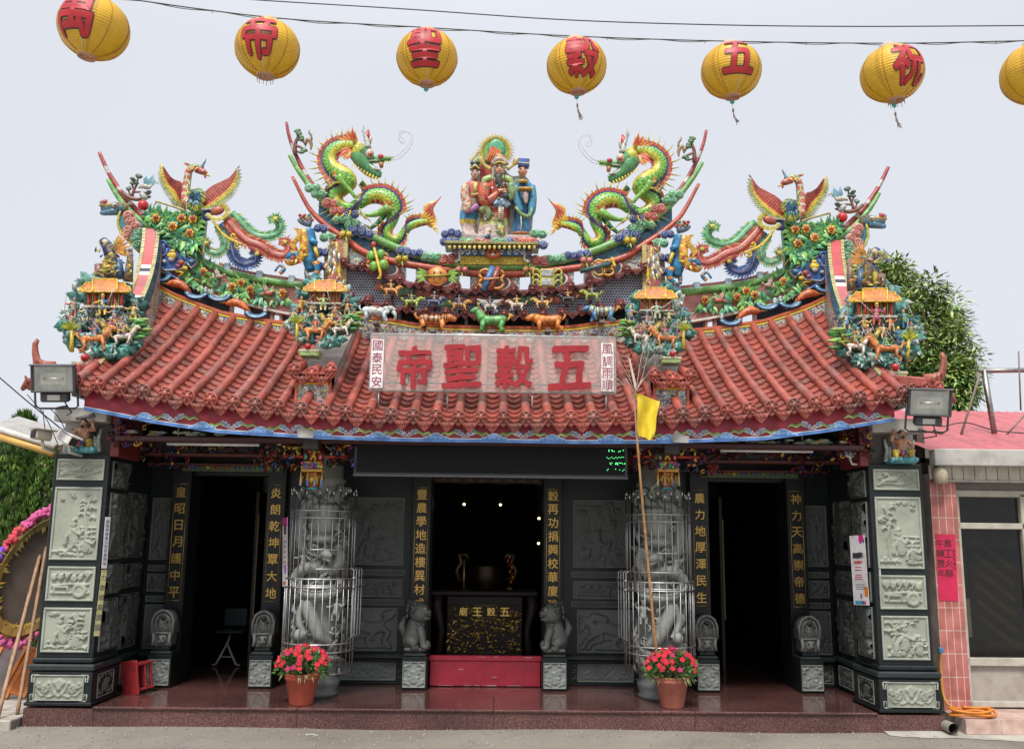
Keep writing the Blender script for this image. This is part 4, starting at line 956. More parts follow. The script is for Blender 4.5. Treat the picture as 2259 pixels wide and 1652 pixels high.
mid = obj('main_ridge', mb, ['paint', 'red_mosaic', 'mosaic', 'blue_mosaic', 'blue_lattice'], temple)
for x in WIN:                                                   # dark oval recesses with red and white rims
    mb = MB(); z = (r1(x) + g_red(x)) / 2 + .01; sl_ = (g_red(x + .1) - g_red(x - .1)) / .2
    for r_, c, y in ((.2, (.4, .07, .06), 1.562), (.172, (.6, .58, .52), 1.556), (.15, (.03, .03, .035), 1.55)):
        p = [(x + r_ * math.cos(t) * 1.0, z + .55 * r_ * math.sin(t) + sl_ * r_ * math.cos(t) * .9) for t in np.linspace(0, 2 * math.pi, 25)[:-1]]; mb.prism(p, y, 1.6, c)
    obj('oval_recess', mb, 'paint', mid)
mb = MB()
full = lambda L_: [(-abs(x), z) for x, z in L_] + [(abs(x), z) for x, z in L_[::-1][1:]]
P = [Vector((x, 1.57, z)) for x, z in full(mg)]; mb.tube(P, [.022 + .027 * min(1, min(i, len(P) - 1 - i) / 25) for i in range(len(P))], 10, GR, colfn=lambda i, k: (.62, .6, .5) if k == 7 and i % 3 else jit(GR if (i // 2) % 2 else (.19, .42, .12), .06))
P = [Vector((x, 1.56, z)) for x, z in full(mr)]; mb.tube(P, [.018 + .022 * min(1, min(i, len(P) - 1 - i) / 20) for i in range(len(P))], 10, RD, colfn=lambda i, k: (.6, .4, .3) if k == 7 and i % 3 else jit((.48, .09, .05), .06))
for sg in (-1, 1):
    P = [Vector((sg * abs(x), 1.61, z)) for x, z in curve(cpts(C1, [(60, 65), (80, 180), (120, 310), (170, 430), (240, 570), (300, 670), (340, 720)], 1.61), 24)]
    mb.tube(P, [.016 + .016 * i / 23 for i in range(24)], 8, RD, colfn=lambda i, k: (.5, .5, .48) if i in (7, 8, 15, 16) else jit((.36, .05, .05), .1))
obj('ridge_capping', mb, 'ceramic', mid)
for g, y, nm in ((r1, 1.42, 'upper'), (r2, 1.4, 'lower')):      # two rows of small dark tiles
    mb = MB(); c0 = (.2, .05, .045); n = 17; xs = [-1.62 + 3.24 * k / (n - 1) for k in range(n)] if nm == 'upper' else [-1.55 + 3.1 * k / (n - 2) for k in range(n - 1)]
    for x in xs: medallion(Vector((x, y, g(x))), .05, jit(c0, .1), Vector((0, -1, -.1))); mb.tube([(x, y + .01, g(x)), (x, 1.58, g(x) + .07)], .042, 8, jit(c0, .1))
    for a, b in zip(xs[:-1], xs[1:]): drip(Vector(((a + b) / 2, y + .01, g((a + b) / 2) - .012)), .135, .06, jit(c0, .1)); mb.grid([[(a + (b - a) * t, y, g(a + (b - a) * t) - .02 - .02 * (1 - (2 * t - 1) ** 2)) for t in (0, .5, 1)], [(a + (b - a) * t, 1.58, g(a + (b - a) * t) + .04) for t in (0, .5, 1)]], c0)
    obj('tile_course', mb, 'tile', mid)
for sg in (-1, 1):                                              # end posts
    mb = MB(); x = sg * 1.72
    for k, (z0, z1, mi_, c) in enumerate(((3.85, 4.12, 0, (.55, .18, .17)), (4.12, 4.16, 0, WHT), (4.16, 4.36, 0, (.58, .2, .19)), (4.36, 4.4, 0, (.5, .5, .5)), (4.4, 4.72, 1, RD))):
        mb.mi = mi_; mb.box((x, 1.58, (z0 + z1) / 2), (.15, .2, z1 - z0), c)
    mb.mi = 2; mb.box((x - sg * .1, 1.57, 4.28), (.05, .16, .9), YL); mb.box((x + sg * .1, 1.59, 4.2), (.05, .16, .7), YL)
    obj('ridge_post', mb, ['paint', 'red_mosaic', 'yellow_tile'], mid)
# eight treasures hung on the ridge face
def orn(name, fnc, mt='ceramic'):
    mb = MB(); fnc(mb); obj(name, mb, mt, mid)
def bow(mb, p, s, c):
    for sx in (-1, 1):
        for a in (.5, -.5): mb.tube([p + Vector((sx * s * (.3 + .35 * math.cos(t)), -.01, a * s * .5 + s * .28 * math.sin(t))) for t in np.linspace(0, 6.28, 10)], s * .09, 5, c, closed=False)
def lute(mb):
    p = at(*C5(240, 235), 1.36); d = Vector((.28, 0, -1)).normalized(); s = Vector((1, 0, .28)).normalized()
    for a, b, r in ((-.06, .05, .05), (-.07, -.05, .05), (.06, .045, .055), (.05, -.05, .05)): mb.blob(p + d * a + s * b, (r, .03, r * 1.1), (.16, .42, .06), 9, 6)
    bow(mb, p + Vector((0, .02, 0)), .17, (.6, .24, .04)); mb.tube([p - d * .15 - Vector((0, .03, 0)), p + d * .16 - Vector((0, .04, 0)), p + d * .21 + s * -.02 - Vector((0, .03, 0)), p + d * .2 - s * .05 - Vector((0, .03, 0))], [.014, .016, .018, .012], 6, YL); mb.blob(p - d * .17 - Vector((0, .03, 0)), (.03, .03, .035), (.5, .04, .04), 8, 6)
orn('lute', lute)
def medal(mb):
    p = at(*C5(632, 340), 1.4)
    mb.lathe([(0, .03), (.1, .03), (.105, .02), (.105, -.02), (0, -.02)], p, 20, (.65, .24, .03), ax=Matrix.Rotation(rad(90), 3, 'X')); mb.tube([p + Vector((.106 * math.cos(t), -.02, .106 * math.sin(t))) for t in np.linspace(0, 6.28, 24)], .012, 6, (.4, .06, .03))
    for sx in (-1, 1):
        for k in range(4): mb.leaf(p + Vector((sx * .1, -.01, 0)), (sx, -.2, -.7 + k * .5), .14, .06, jit((.22, .45, .05)))
    for k in range(4): mb.box(p + Vector((.05 * math.cos(k * 1.57 + .78), -.032, .05 * math.sin(k * 1.57 + .78))), (.022, .008, .022), (.1, .08, .02))
    mb.tube([p + Vector((-.14, -.035, -.01)), p + Vector((.14, -.035, .01))], .012, 6, (.4, .4, .05))
orn('medallion', medal)
def scroll(mb):
    p = at(*C5(985, 355), 1.38); d = Vector((.35, 0, 1)).normalized()
    for o_, c in ((-.035, (.06, .2, .45)), (.03, (.3, .07, .05))): mb.tube([p + Vector((o_, 0, 0)) - d * .14, p + Vector((o_, 0, 0)) + d * .14], .034, 9, c)
    mb.tube([p + Vector((-.08, -.035, -.02)), p + Vector((.08, -.035, .0))], .012, 6, (.6, .3, .15)); bow(mb, p + Vector((0, .02, 0)), .2, (.65, .27, .04))
orn('scroll', scroll)
def book(mb):
    p = at(*C5(1350, 350), 1.4); mb.box(p, (.16, .04, .2), (.5, .45, .05), ch=.01)
    for z in (-.05, .05): mb.box(p + Vector((0, -.022, z)), (.12, .02, .075), (.4, .42, .45), ch=.006)
    for sx in (-1, 1):
        for k in range(3): mb.tube([p + Vector((sx * .08 + sx * a, -.01, -.06 + k * .06 + b)) for a, b in arcpts(.04, 0, .035, 200, -60, 8)], .012, 5, (.45, .5, .08))
orn('book', book)
def flute(mb):
    p = at(*C5(1665, 280), 1.36); d = Vector((1, 0, .3)).normalized(); mb.tube([p - d * .17, p + d * .17], .026, 8, (.06, .16, .16), colfn=lambda i, k: (.05, .13, .13)); mb.box(p + d * .2, (.03, .05, .11), YL, Matrix.Rotation(-.3, 3, 'Y'), .008)
    bow(mb, p + Vector((.09, .02, 0)), .16, (.65, .35, .05))
orn('flute', flute)
for x, y, c in ((400, 230, YL), (790, 300, PK), (1230, 300, (.5, .25, .1)), (1605, 240, PK), (1890, 110, YL), (35, 70, YL)):
    def fruit(mb):
        p = at(*C5(x, y), 1.5)
        for k in range(9): a = k * .7; mb.leaf(p, (math.cos(a), -.4, math.sin(a) - .2), .09, .035, jit((.5, .42, .06) if k % 2 else (.2, .38, .08)))
        for sx in (-1, 1): mb.blob(p + Vector((sx * .035, -.03, .0)), .036, c if c != YL else (.6, .45, .05), 8, 6)
    orn('fruit_spray', fruit)
# plaster clouds riding on the capping
CG, CB, CRD = (.1, .42, .22), (.015, .06, .32), (.58, .1, .08)
for x, y, n, c, w_ in ((330, 745, 2, CG, .15), (390, 800, 2, CG, .14), (520, 900, 2, CRD, .17), (590, 965, 2, CRD, .15), (640, 1050, 3, CG, .2), (720, 1010, 2, CB, .16), (740, 1110, 2, CG, .15), (790, 1170, 2, CB, .18), (880, 1210, 2, CB, .15), (1270, 1385, 2, CB, .15), (1370, 1405, 3, CB, .2), (1550, 1440, 3, CG, .22), (1720, 1470, 2, CRD, .18)):
    mb = MB(); p = at(*C1(x, y), 1.53); spiral_cloud(mb, p, w_, w_ * .62, c, n, x); o1 = obj('cloud', mb, 'ceramic', mid)
    mb = mirx(mb); mb.V = [(v[0] - .03, v[1], v[2]) for v in mb.V]; obj('cloud', mb, 'ceramic', mid)
# inner hip ridges with mosaic cheeks, ending in a little tiled canopy over a mosaic box
for sg in (-1, 1):
    mb = MB(); x = sg * 1.6; W2 = .15
    pts = [(s, rp(x, s, 0)) for s in np.linspace(.2, 1, 14)]
    def lvl(h, dx): return [Vector((x + dx, p.y, p.z + h)) for s, p in pts]
    mb.mi = 2; mb.strip(lvl(-.05, -W2), lvl(.2, -W2), W_, sm=False); mb.strip(lvl(.2, W2), lvl(-.05, W2), W_, sm=False)
    mb.mi = 0; mb.strip(lvl(.2, -W2), lvl(.2, W2), (.3, .28, .25), sm=False)
    bx_ = at(*((706 if sg < 0 else 1458), 870), .0); bz = at(706, 866, .02).z
    mb.mi = 2; mb.box((x, .12, bz), (.3, .2, .2), W_); mb.mi = 0
    for a, b, c, d in ((0, .1, .32, .022), (0, -.1, .32, .022), (-.15, 0, .022, .2), (.15, 0, .022, .2)): mb.box((x + a, .015, bz + b), (c, .02, d), (.5, .1, .05))
    mb.box((x, .017, bz + .08), (.26, .012, .02), YL)
    hip = obj('inner_hip_ridge', mb, ['paint', 'red_mosaic', 'mosaic'], temple)
    mb = MB(); z0 = at(706, 826, -.02).z
    for dx, dz in ((-.16, .03), (0, .0), (.16, .03)):
        medallion(Vector((x + dx, -.07, z0 + dz)), .062, jit(TC)); mb.tube([(x + dx * 1.05, -.06, z0 + dz), (x + dx * .8, .16, z0 + dz + .09)], .042, 9, jit(TC))
    for dx in (-.085, .085): drip(Vector((x + dx, -.06, z0 - .01)), .16, .085, jit(TC))
    mb.grid([[(x + t, -.05, z0 - .01 + abs(t) * .1) for t in (-.22, -.1, 0, .1, .22)], [(x + t, .2, z0 + .1 + abs(t) * .1) for t in (-.16, -.1, 0, .1, .16)]], TC, sm=False); mb.box((x, .12, z0 - .03), (.3, .2, .1), (.16, .13, .11))
    obj('canopy', mb, 'tile', hip)
# ------------------------------------------------------------------ roof statues
def pxm(cr_sc, Y): return .88449 / cr_sc * (Y + 8.2) / 2050
SK = (.62, .34, .22)
def tb(mb, cr_, sc, Y, pts, col, n=8, flat=1.0, smooth=0, **kw):
    """tube through measured places (x, y, radius[, dy]) of one enlargement"""
    k = pxm(sc, Y); q = [(*at(*cr_(p[0], p[1]), Y + (p[3] if len(p) > 3 else 0)), p[2] * k) for p in pts]
    if smooth: q = [tuple(v) for v in curve(q, smooth)]
    mb.tube([v[:3] for v in q], [max(.002, v[3]) for v in q], n, col, flat, up=(0, 1, 0), **kw)
def worm(nodes, n, seg, colfn):
    """body along nodes (x, y, z, r, d): d turns the back between right (+1) and left (-1) of the path"""
    C = curve(nodes, n); body = MB(); fins = []; V = []; fs = []; cs = []
    for i, c in enumerate(C):
        a, b = C[max(0, i - 1)], C[min(n - 1, i + 1)]; t = Vector((b[0] - a[0], b[1] - a[1], b[2] - a[2])).normalized(); p = Vector(c[:3]); d = max(-1, min(1, c[4]))
        Nr = Vector((t.z, 0, -t.x)).normalized(); D = Nr * d + Vector((0, -1, 0)) * math.sqrt(max(0, 1 - d * d)); D = (D - t * D.dot(t)).normalized(); S = t.cross(D)
        fins.append((p, D, t, c[3], abs(d)))
        for k in range(seg):
            th = 2 * math.pi * k / seg; rr = c[3] * (1 + .035 * ((i + k) % 2)); V.append(p + D * (math.cos(th) * rr) + S * (math.sin(th) * rr))
    for i in range(n - 1):
        for k in range(seg):
            k2 = (k + 1) % seg; fs.append((i * seg + k, i * seg + k2, (i + 1) * seg + k2, (i + 1) * seg + k)); th = ((k + .5) / seg * 360); th = min(th, 360 - th); cs.append(colfn(i, th, k))
    fs.append(tuple(range(seg))[::-1]); cs.append(cs[0]); fs.append(tuple((n - 1) * seg + k for k in range(seg))); cs.append(cs[-1])
    body.add(V, fs, cols=cs); return body, fins

def dragon(sg, label):
    rr = random.Random(3); Y = 1.58; k = pxm(4.131, Y)
    base = at(*C1(1150, 1330), Y); X = (lambda mb: mb) if sg < 0 else (lambda mb: shift(mirx(mb), -.03))
    bx_ = base.x if sg < 0 else -base.x - .03
    root = empty('dragon_statue', (bx_, Y, base.z), label, 'dragon statue', 'pair of dragons on the middle ridge')
    nd = [(760, 300, 60, 1, 0), (650, 312, 74, 1, 0), (550, 362, 82, 1, 0), (510, 450, 84, 1, 0), (550, 540, 86, 1, -.02), (650, 610, 96, 1, -.06), (700, 680, 90, .6, -.05), (640, 740, 84, .5, .0), (565, 810, 82, .9, .02), (590, 900, 74, 1, 0), (700, 945, 56, .8, -.02), (810, 900, 60, .1, -.02), (920, 835, 74, -1, 0), (1050, 830, 88, -1, 0), (1140, 890, 88, -1, 0), (1165, 980, 76, -1, 0), (1145, 1080, 62, -.2, 0), (1105, 1170, 54, .9, 0), (1120, 1250, 50, 1, 0), (1200, 1270, 48, 1, 0), (1265, 1210, 46, .7, 0), (1320, 1140, 46, -.6, 0), (1410, 1105, 42, -1, 0), (1520, 1085, 34, -1, 0)]
    nodes = []
    for x, y, r, d, dy in nd: p = at(*C1(x, y), Y + dy); nodes.append((*p, r * k, d))
    G1, G2, G3 = (.25, .55, .08), (.06, .27, .05), (.42, .6, .06)
    def cf(i, th, kk):
        if th < 22: return (.06, .08, .22)
        if th < 95: return jit(mixc(G1 if (i + kk) % 2 else G2, G3, (th / 95) ** 2 * .18), .15, rr)
        if th < 125: return jit((.5, .5, .04), .12, rr)
        return (.62, .5, .42) if i % 4 == 0 else jit((.5, .06, .04), .1, rr)
    body, fins = worm(nodes, 150, 16, cf); obj('body', X(body), 'ceramic', root)
    mb = MB(); A, B, Cc = [], [], []
    for i, (p, D, t, r, d) in enumerate(fins):
        h = .052 * max(0, d - .25) / .75 * (1 + .25 * (i % 2)); A.append(p + D * r * .9); B.append(p + D * (r + h * .35)); Cc.append(p + D * (r + h) - t * .01)
    for s_ in (-.006, .006):
        o = Vector((0, s_, 0)); mb.strip([v + o for v in A], [v + o for v in B], (.03, .05, .2), sm=False); mb.strip([v + o for v in B], [v + o for v in Cc], (.5, .05, .04), sm=False)
    for i in range(2, 149, 2):
        p, D, t, r, d = fins[i]
        if d > .6:
            l = .1 + .035 * ((i // 2) % 2) if i < 118 else .06
            mb.tube([p + D * (r + .03), p + D * (r + .03 + l * .5) - t * .008, p + D * (r + .04 + l) - t * .03], [.013, .009, .001], 5, (.55, .5, .06), colfn=lambda a, b: (.62, .45, .04) if a == 0 else (.5, .52, .16))
    obj('back_fin', X(mb), 'ceramic', root)
    # head
    mb = MB(); T = lambda pts, col, **kw: tb(mb, C1, 4.131, Y, pts, col, **kw)
    T([(770, 350, 104), (840, 390, 92), (900, 425, 64), (960, 448, 44), (1050, 440, 36), (1135, 445, 24)], (.13, .36, .1), n=10, smooth=12, colfn=lambda i, kk: jit((.1, .36, .12) if i > 1 else (.45, .45, .05), .1, rr)); T([(780, 380, 90), (840, 460, 88), (900, 530, 66), (970, 580, 50), (1035, 605, 32)], (.1, .34, .14), n=10, smooth=12)
    T([(800, 400, 70), (850, 500, 58), (930, 570, 44), (1000, 600, 40), (1035, 610, 26)], (.1, .34, .16), n=10, smooth=10); T([(770, 470, 26), (850, 560, 26), (930, 615, 24), (1010, 640, 12)], (.55, .48, .05), smooth=8, flat=.8)
    T([(880, 470, 18, -.03), (960, 540, 16, -.05), (1035, 555, 10, -.05)], WHT, n=6); T([(860, 460, 9, -.045), (900, 460, 9, -.05), (1000, 455, 8, -.05)], WHT, n=6); T([(900, 500, 20, -.0), (1000, 545, 12, -.0)], (.4, .04, .05), n=6); T([(1035, 480, 30), (1040, 530, 20)], (.5, .22, .06), n=7)
    mb.blob(at(*C1(1030, 415), Y - .03), (.035, .03, .03), (.5, .04, .06), 8, 6)
    mb.blob(at(*C1(915, 385), Y - .07), (.05, .03, .055), (.5, .42, .35), 9, 7); mb.blob(at(*C1(920, 390), Y - .095), (.028, .015, .03), (.55, .14, .05), 8, 6); mb.blob(at(*C1(925, 392), Y - .11), .011, (.01, .01, .01), 6, 5)
    for i in range(22): a = rad(70 + i * 9); mb.leaf(at(*C1(770 + 20 * math.cos(a), 330 - 20 * math.sin(a)), Y - .02), (math.cos(a) - .4, -.3, math.sin(a)), .16 + .06 * rr.random(), .055, (.55, .07, .03) if i % 2 else (.62, .3, .03))
    for i in range(10): mb.leaf(at(*C1(750 + i * 30, 480 + i * 17), Y - .03), (-.3, -.2, -1), .06, .02, (.6, .5, .06))
    for i in range(7): mb.leaf(at(*C1(1060 + i * 12, 445 + (i % 2) * 12), Y - .03), (.5, -.3, -.8 if i % 2 else .6), .05, .016, (.35, .42, .05))
    for i in range(6): T([(900 + i * 20, 500 + i * 9 - 14, 5, -.055), (904 + i * 20, 510 + i * 9, 2, -.055)], WHT, n=4)
    obj('head', X(mb), 'ceramic', root)
    mb = MB(); T2 = lambda pts, col, **kw: tb(mb, C1, 4.131, Y - .03, pts, col, **kw)
    T2([(900, 330, 40), (890, 260, 28), (862, 180, 16), (850, 70, 5)], (.42, .45, .44), smooth=10); T2([(868, 190, 14), (845, 150, 10), (828, 115, 3)], (.42, .45, .44)); T2([(905, 290, 26), (930, 230, 16), (925, 195, 6)], (.48, .44, .38))
    obj('horn', X(mb), 'ceramic', root)
    mb = MB(); tb(mb, C1, 4.131, Y, [(880, 260, 24), (890, 200, 34), (905, 140, 8)], (.5, .05, .03), flat=.4); obj('ear', X(mb), 'ceramic', root)
    mb = MB()
    for e in (0, 1): tb(mb, C1, 4.131, Y - .03 + e * .03, [(1130, 440 + e * 14, 5), (1220, 395 + e * 40, 3.5), (1310 + e * 20, 300 + e * 30, 3), (1345 + e * 18, 220, 2.6), (1300 + e * 10, 165, 2.6), (1240, 155 + e * 25, 2.6), (1222 + e * 18, 205, 2.6), (1262 - e * 40, 240, 2.6), (1275 - e * 20, 280, 2.4), (1235, 270, 2.2), (1205, 222, 2)], (.55, .55, .58), n=5, smooth=40)
    obj('whisker', X(mb), 'ceramic', root)
    for pts, yy, cl in (([(600, 620, 50), (640, 690, 38), (720, 770, 24), (770, 840, 18)], -.12, [(770, 840), (840, 800), (860, 780)]), ([(1120, 940, 56), (1000, 1005, 36), (900, 1020, 22), (830, 1010, 20)], -.09, [(820, 1000), (810, 940), (790, 1010), (880, 1070), (930, 1090)]), ([(830, 690, 36), (880, 730, 26), (930, 750, 14)], .08, []), ([(1080, 1000, 40), (1010, 1090, 28), (920, 1160, 20)], .07, [(930, 1160), (880, 1120), (850, 1110)])):
        mb = MB(); tb(mb, C1, 4.131, Y + yy, pts, (.16, .4, .08), smooth=10, colfn=lambda i, kk: jit((.18, .42, .07) if yy < 0 else (.05, .24, .12), .15, rr))
        x0, y0 = pts[-1][:2]
        for cx, cy in cl: tb(mb, C1, 4.131, Y + yy - .02, [(x0, y0, 12), ((x0 + cx) / 2, (y0 + cy) / 2 - 8, 11), (cx, cy, 3)], (.5, .42, .12), n=6)
        if yy < 0:
            for i in range(9): a = rad(40 + i * 34); mb.leaf(at(*C1(pts[0][0] - 10, pts[0][1] - 20), Y + yy), (math.cos(a), -.3, math.sin(a)), .07, .03, (.6, .32, .04) if i % 2 else (.5, .08, .04))
        obj('leg', X(mb), 'ceramic', root)
    mb = MB()
    A = [(1500, 1060), (1480, 1000), (1470, 930), (1530, 885), (1600, 870), (1650, 830)]; B = [(1510, 1130), (1560, 1150), (1610, 1080), (1580, 990), (1580, 940), (1655, 832)]
    Pa, Pb = [at(*C1(*p), Y) for p in A], [at(*C1(*p), Y) for p in B]
    Pa, Pb = [[Vector(v) for v in curve([tuple(p) for p in L_], 24)] for L_ in (Pa, Pb)]
    bands = [(.0, .14, (.62, .42, .04)), (.14, .3, (.55, .14, .03)), (.3, .7, (.5, .05, .035)), (.7, .86, (.55, .14, .03)), (.86, 1, (.62, .42, .04))]
    for s_, yy in ((1, -.02), (-1, .02)):
        for a, b, c in bands:
            U_ = [p.lerp(q, a) + Vector((0, yy * (1 - abs(2 * a - 1)), 0)) for p, q in zip(Pa, Pb)]; V_ = [p.lerp(q, b) + Vector((0, yy * (1 - abs(2 * b - 1)), 0)) for p, q in zip(Pa, Pb)]; mb.strip(U_ if s_ < 0 else V_, V_ if s_ < 0 else U_, c)
    for i in range(8): mb.leaf(at(*C1(1440 + i * 18, 1070 + i * i * 1.6), Y - .02), (.5, -.15, 1 - i * .22), .11, .03, (.64, .42, .03))
    for i in range(3): tb(mb, C1, 4.131, Y - .022, [(1500 + i * 25, 1020, 4), (1505 + i * 25, 960, 4), (1550 + i * 15, 910, 2)], (.62, .2, .06), n=4)
    obj('tail_flame', X(mb), 'ceramic', root)
def shift(mb, dx): mb.V = [(v[0] + dx, v[1], v[2]) for v in mb.V]; return mb
dragon(-1, 'green dragon statue on the left half of the middle ridge, head turned right'); dragon(1, 'green dragon statue on the right half of the middle ridge, head turned left')

def feather(mb, cr_, sc, Y, pts, col, fr, n=30, white=True, rr=None):
    """long plume: flat shaft with a comb of barbs on both sides"""
    rr = rr or random.Random(1); k = pxm(sc, Y) * 1.12; C = curve([(*at(*cr_(p[0], p[1]), Y + (p[3] if len(p) > 3 else 0)), p[2] * k) for p in pts], n); P = [Vector(c[:3]) for c in C]
    mb.tube(P, [c[3] * .8 for c in C], 8, col, .5, up=(0, 1, 0), colfn=lambda i, kk: jit(col, .15, rr))
    if white: mb.tube([p + Vector((0, -C[i][3] * .34, 0)) for i, p in enumerate(P)], [c[3] * .09 for c in C], 4, (.6, .58, .5))
    for i in range(1, n - 1):
        t = (P[i + 1] - P[i - 1]).normalized(); sd = Vector((t.z, 0, -t.x))
        for s_ in (-1, 1):
            for q in (0, .5): mb.leaf(P[i].lerp(P[i + 1], q) + sd * s_ * C[i][3] * .3, sd * s_ + t * .7 + Vector((0, -.1, 0)), C[i][3] * rr.uniform(1.25, 1.7), C[i][3] * .4, jit(col if (i + s_) % 3 else fr, .2, rr))
def phoenix(sg, label):
    rr = random.Random(8); Y = 1.5; base = at(*C3(1090, 690), Y); X = (lambda mb: mb) if sg < 0 else (lambda mb: shift(mirx(mb), -.02))
    root = empty('phoenix_statue', ((base.x if sg < 0 else -base.x - .02), Y, base.z), label, 'phoenix statue', 'pair of phoenixes on the side ridges')
    S3 = 3.841; mb = MB(); T = lambda pts, col, **kw: tb(mb, C3, S3, Y, pts, col, **kw)
    T([(1040, 200, 26), (985, 180, 34), (930, 215, 36), (912, 300, 38), (900, 400, 42), (905, 500, 55), (960, 540, 70), (1060, 590, 60), (1130, 620, 50)], (.5, .2, .16), n=10, smooth=40, colfn=lambda i, kk: ((.62, .5, .42) if i % 3 == 0 else (.52, .14, .1)) if 2 < kk < 8 and i > 8 and i < 28 else jit((.16, .36, .16), .2, rr))
    mb.blob(at(*C3(985, 470), Y - .04), (.065, .06, .09), (.03, .14, .22), 10, 8)
    for i in range(90): a = rr.uniform(0, 6.28); q = rr.uniform(.05, 1.2) ** .5; mb.leaf(at(*C3(985 + 62 * q * math.cos(a), 470 + 80 * q * math.sin(a)), Y - .13 + .05 * q), (.5 * math.cos(a) + .3, -.3, -.5 * math.sin(a) - .5), .075, .022, jit(rr.choice([(.5, .5, .05), (.16, .38, .08), (.6, .46, .04)] if q > .6 else [(.03, .1, .25), (.05, .25, .25)]), .2, rr))
    for i in range(14): mb.leaf(at(*C3(890 + rr.uniform(-10, 40), 250 + i * 22), Y - .03), (rr.uniform(.1, .5), -.4, -1), .06, .02, jit((.5, .5, .08) if i % 2 else (.15, .4, .1), .2, rr))
    obj('body', X(mb), 'ceramic', root)
    mb = MB(); T([(1000, 200, 40), (1060, 225, 36), (1095, 245, 20)], (.5, .12, .08)); T([(1085, 250, 14), (1115, 262, 10), (1130, 272, 3)], (.62, .45, .05), n=6); T([(1080, 265, 12), (1085, 285, 8)], (.5, .06, .05), n=6); T([(1050, 190, 22), (1060, 160, 14), (1080, 130, 10), (1092, 100, 3)], (.1, .24, .32), smooth=8)
    mb.blob(at(*C3(1062, 218), Y - .05), .014, WHT, 6, 5); mb.blob(at(*C3(1064, 218), Y - .062), .007, (.02, .02, .02), 5, 4)
    for i in range(12): mb.leaf(at(*C3(930 + i * 8, 165 + rr.uniform(-12, 30)), Y - .04), (-.8, -.3, .3 - .12 * i), .07, .022, jit((.6, .45, .05) if i % 2 else (.5, .12, .05), .2, rr))
    obj('head', X(mb), 'ceramic', root)
    for inner, outer, dy in (([(885, 520), (862, 420), (862, 335), (795, 305), (745, 265), (690, 185)], [(900, 590), (820, 540), (760, 470), (710, 385), (672, 290), (676, 180)], .05), ([(1000, 560), (1060, 450), (1140, 372), (1240, 322), (1320, 280), (1382, 205)], [(1040, 592), (1170, 584), (1265, 525), (1340, 440), (1388, 330), (1392, 202)], -.06)):
        mb = MB(); n = 22; I = [at(*C3(*p), Y + dy * .4) for p in inner]; O_ = [at(*C3(*p), Y + dy) for p in outer]
        I, O_ = [[Vector(v) for v in curve([tuple(p) for p in L_], n)] for L_ in (I, O_)]
        for s_, yy in ((1, -.012), (-1, .012)):
            for a, b, c in ((0, .5, (.38, .07, .04)), (.5, .62, (.5, .06, .04)), (.62, .76, (.62, .42, .04)), (.76, .9, (.3, .36, .05))):
                U_ = [p.lerp(q, a) + Vector((0, yy, 0)) for p, q in zip(I, O_)]; V_ = [p.lerp(q, b) + Vector((0, yy, 0)) for p, q in zip(I, O_)]; mb.strip(U_ if s_ < 0 else V_, V_ if s_ < 0 else U_, c)
        for i in range(n):
            d = (O_[i] - I[i]); l = d.length; d.normalize(); d = (d + Vector((-.3 if dy > 0 else .3, 0, .55))).normalized()
            for lo, c, w_ in ((.62, (.6, .44, .05), .03), (.76, (.2, .33, .05), .03), (.88, (.45, .44, .4), .034)): mb.leaf(I[i].lerp(O_[i], lo) + Vector((0, -.018, 0)), d, .075 + .12 * l * (1 - lo), w_, jit(c, .15, rr), bend=.06)
            mb.tube([I[i] + Vector((0, -.014, 0)), I[i].lerp(O_[i], .55) + Vector((0, -.015, 0))], .003, 4, (.3, .05, .03))
        obj('wing', X(mb), 'ceramic', root)
    mb = MB(); mb.blob(at(*C3(1200, 598), Y - .06), (.08, .04, .05), (.42, .1, .06), 10, 7, rot=Matrix.Rotation(-.35, 3, 'Y'))
    for i in range(40): a = rad(-160 + i * 6); mb.leaf(at(*C3(1200 + 70 * math.cos(a), 606 - 46 * math.sin(a)), Y - .08), (math.cos(a) + .2, -.2, math.sin(a)), .07, .022, jit((.62, .46, .05) if i % 2 else (.3, .36, .06), .2, rr))
    mb.blob(at(*C3(1105, 640), Y - .02), (.06, .05, .07), (.03, .05, .28), 8, 6, .3)
    obj('covert_feathers', X(mb), 'ceramic', root)
    for pts, col, fr in (([(1340, 620, 40), (1440, 730, 44), (1540, 825, 42), (1660, 850, 40), (1770, 820, 40), (1805, 740, 38), (1755, 675, 34), (1690, 690, 20)], (.08, .34, .16), (.3, .45, .1)), ([(1270, 650, 44, -.04), (1370, 780, 48, -.05), (1480, 885, 50, -.06), (1610, 935, 50, -.06), (1730, 1010, 48, -.05), (1830, 1030, 44, -.05), (1885, 970, 40, -.05), (1850, 900, 34, -.05), (1790, 895, 20, -.05)], (.42, .055, .035), (.5, .2, .06)), ([(1240, 720, 34), (1310, 830, 38), (1340, 960, 42), (1375, 1060, 44), (1460, 1110, 44), (1560, 1080, 40), (1580, 1010, 34), (1520, 985, 20)], (.03, .07, .26), (.08, .18, .4)), ([(1190, 740, 30, -.02), (1260, 860, 34, -.02), (1270, 950, 36, -.02), (1200, 1005, 36, -.02), (1110, 980, 34, -.02), (1090, 910, 28, -.02), (1120, 880, 16, -.02)], (.12, .36, .2), (.45, .3, .1))):
        mb = MB(); feather(mb, C3, S3, Y, pts, col, fr, 34, rr=rr); ex, ey = pts[-2][:2]; [mb.leaf(at(*C3(ex, ey), Y - .03), (math.cos(t * .5), -.2, math.sin(t * .5)), rr.uniform(.06, .11), .022, jit(fr if t % 2 else col, .25, rr)) for t in range(13)]; mb.blob(at(*C3(ex, ey), Y - .07), (.03, .012, .026), (.5, .45, .05), 7, 5); obj('tail_feather', X(mb), 'ceramic', root)
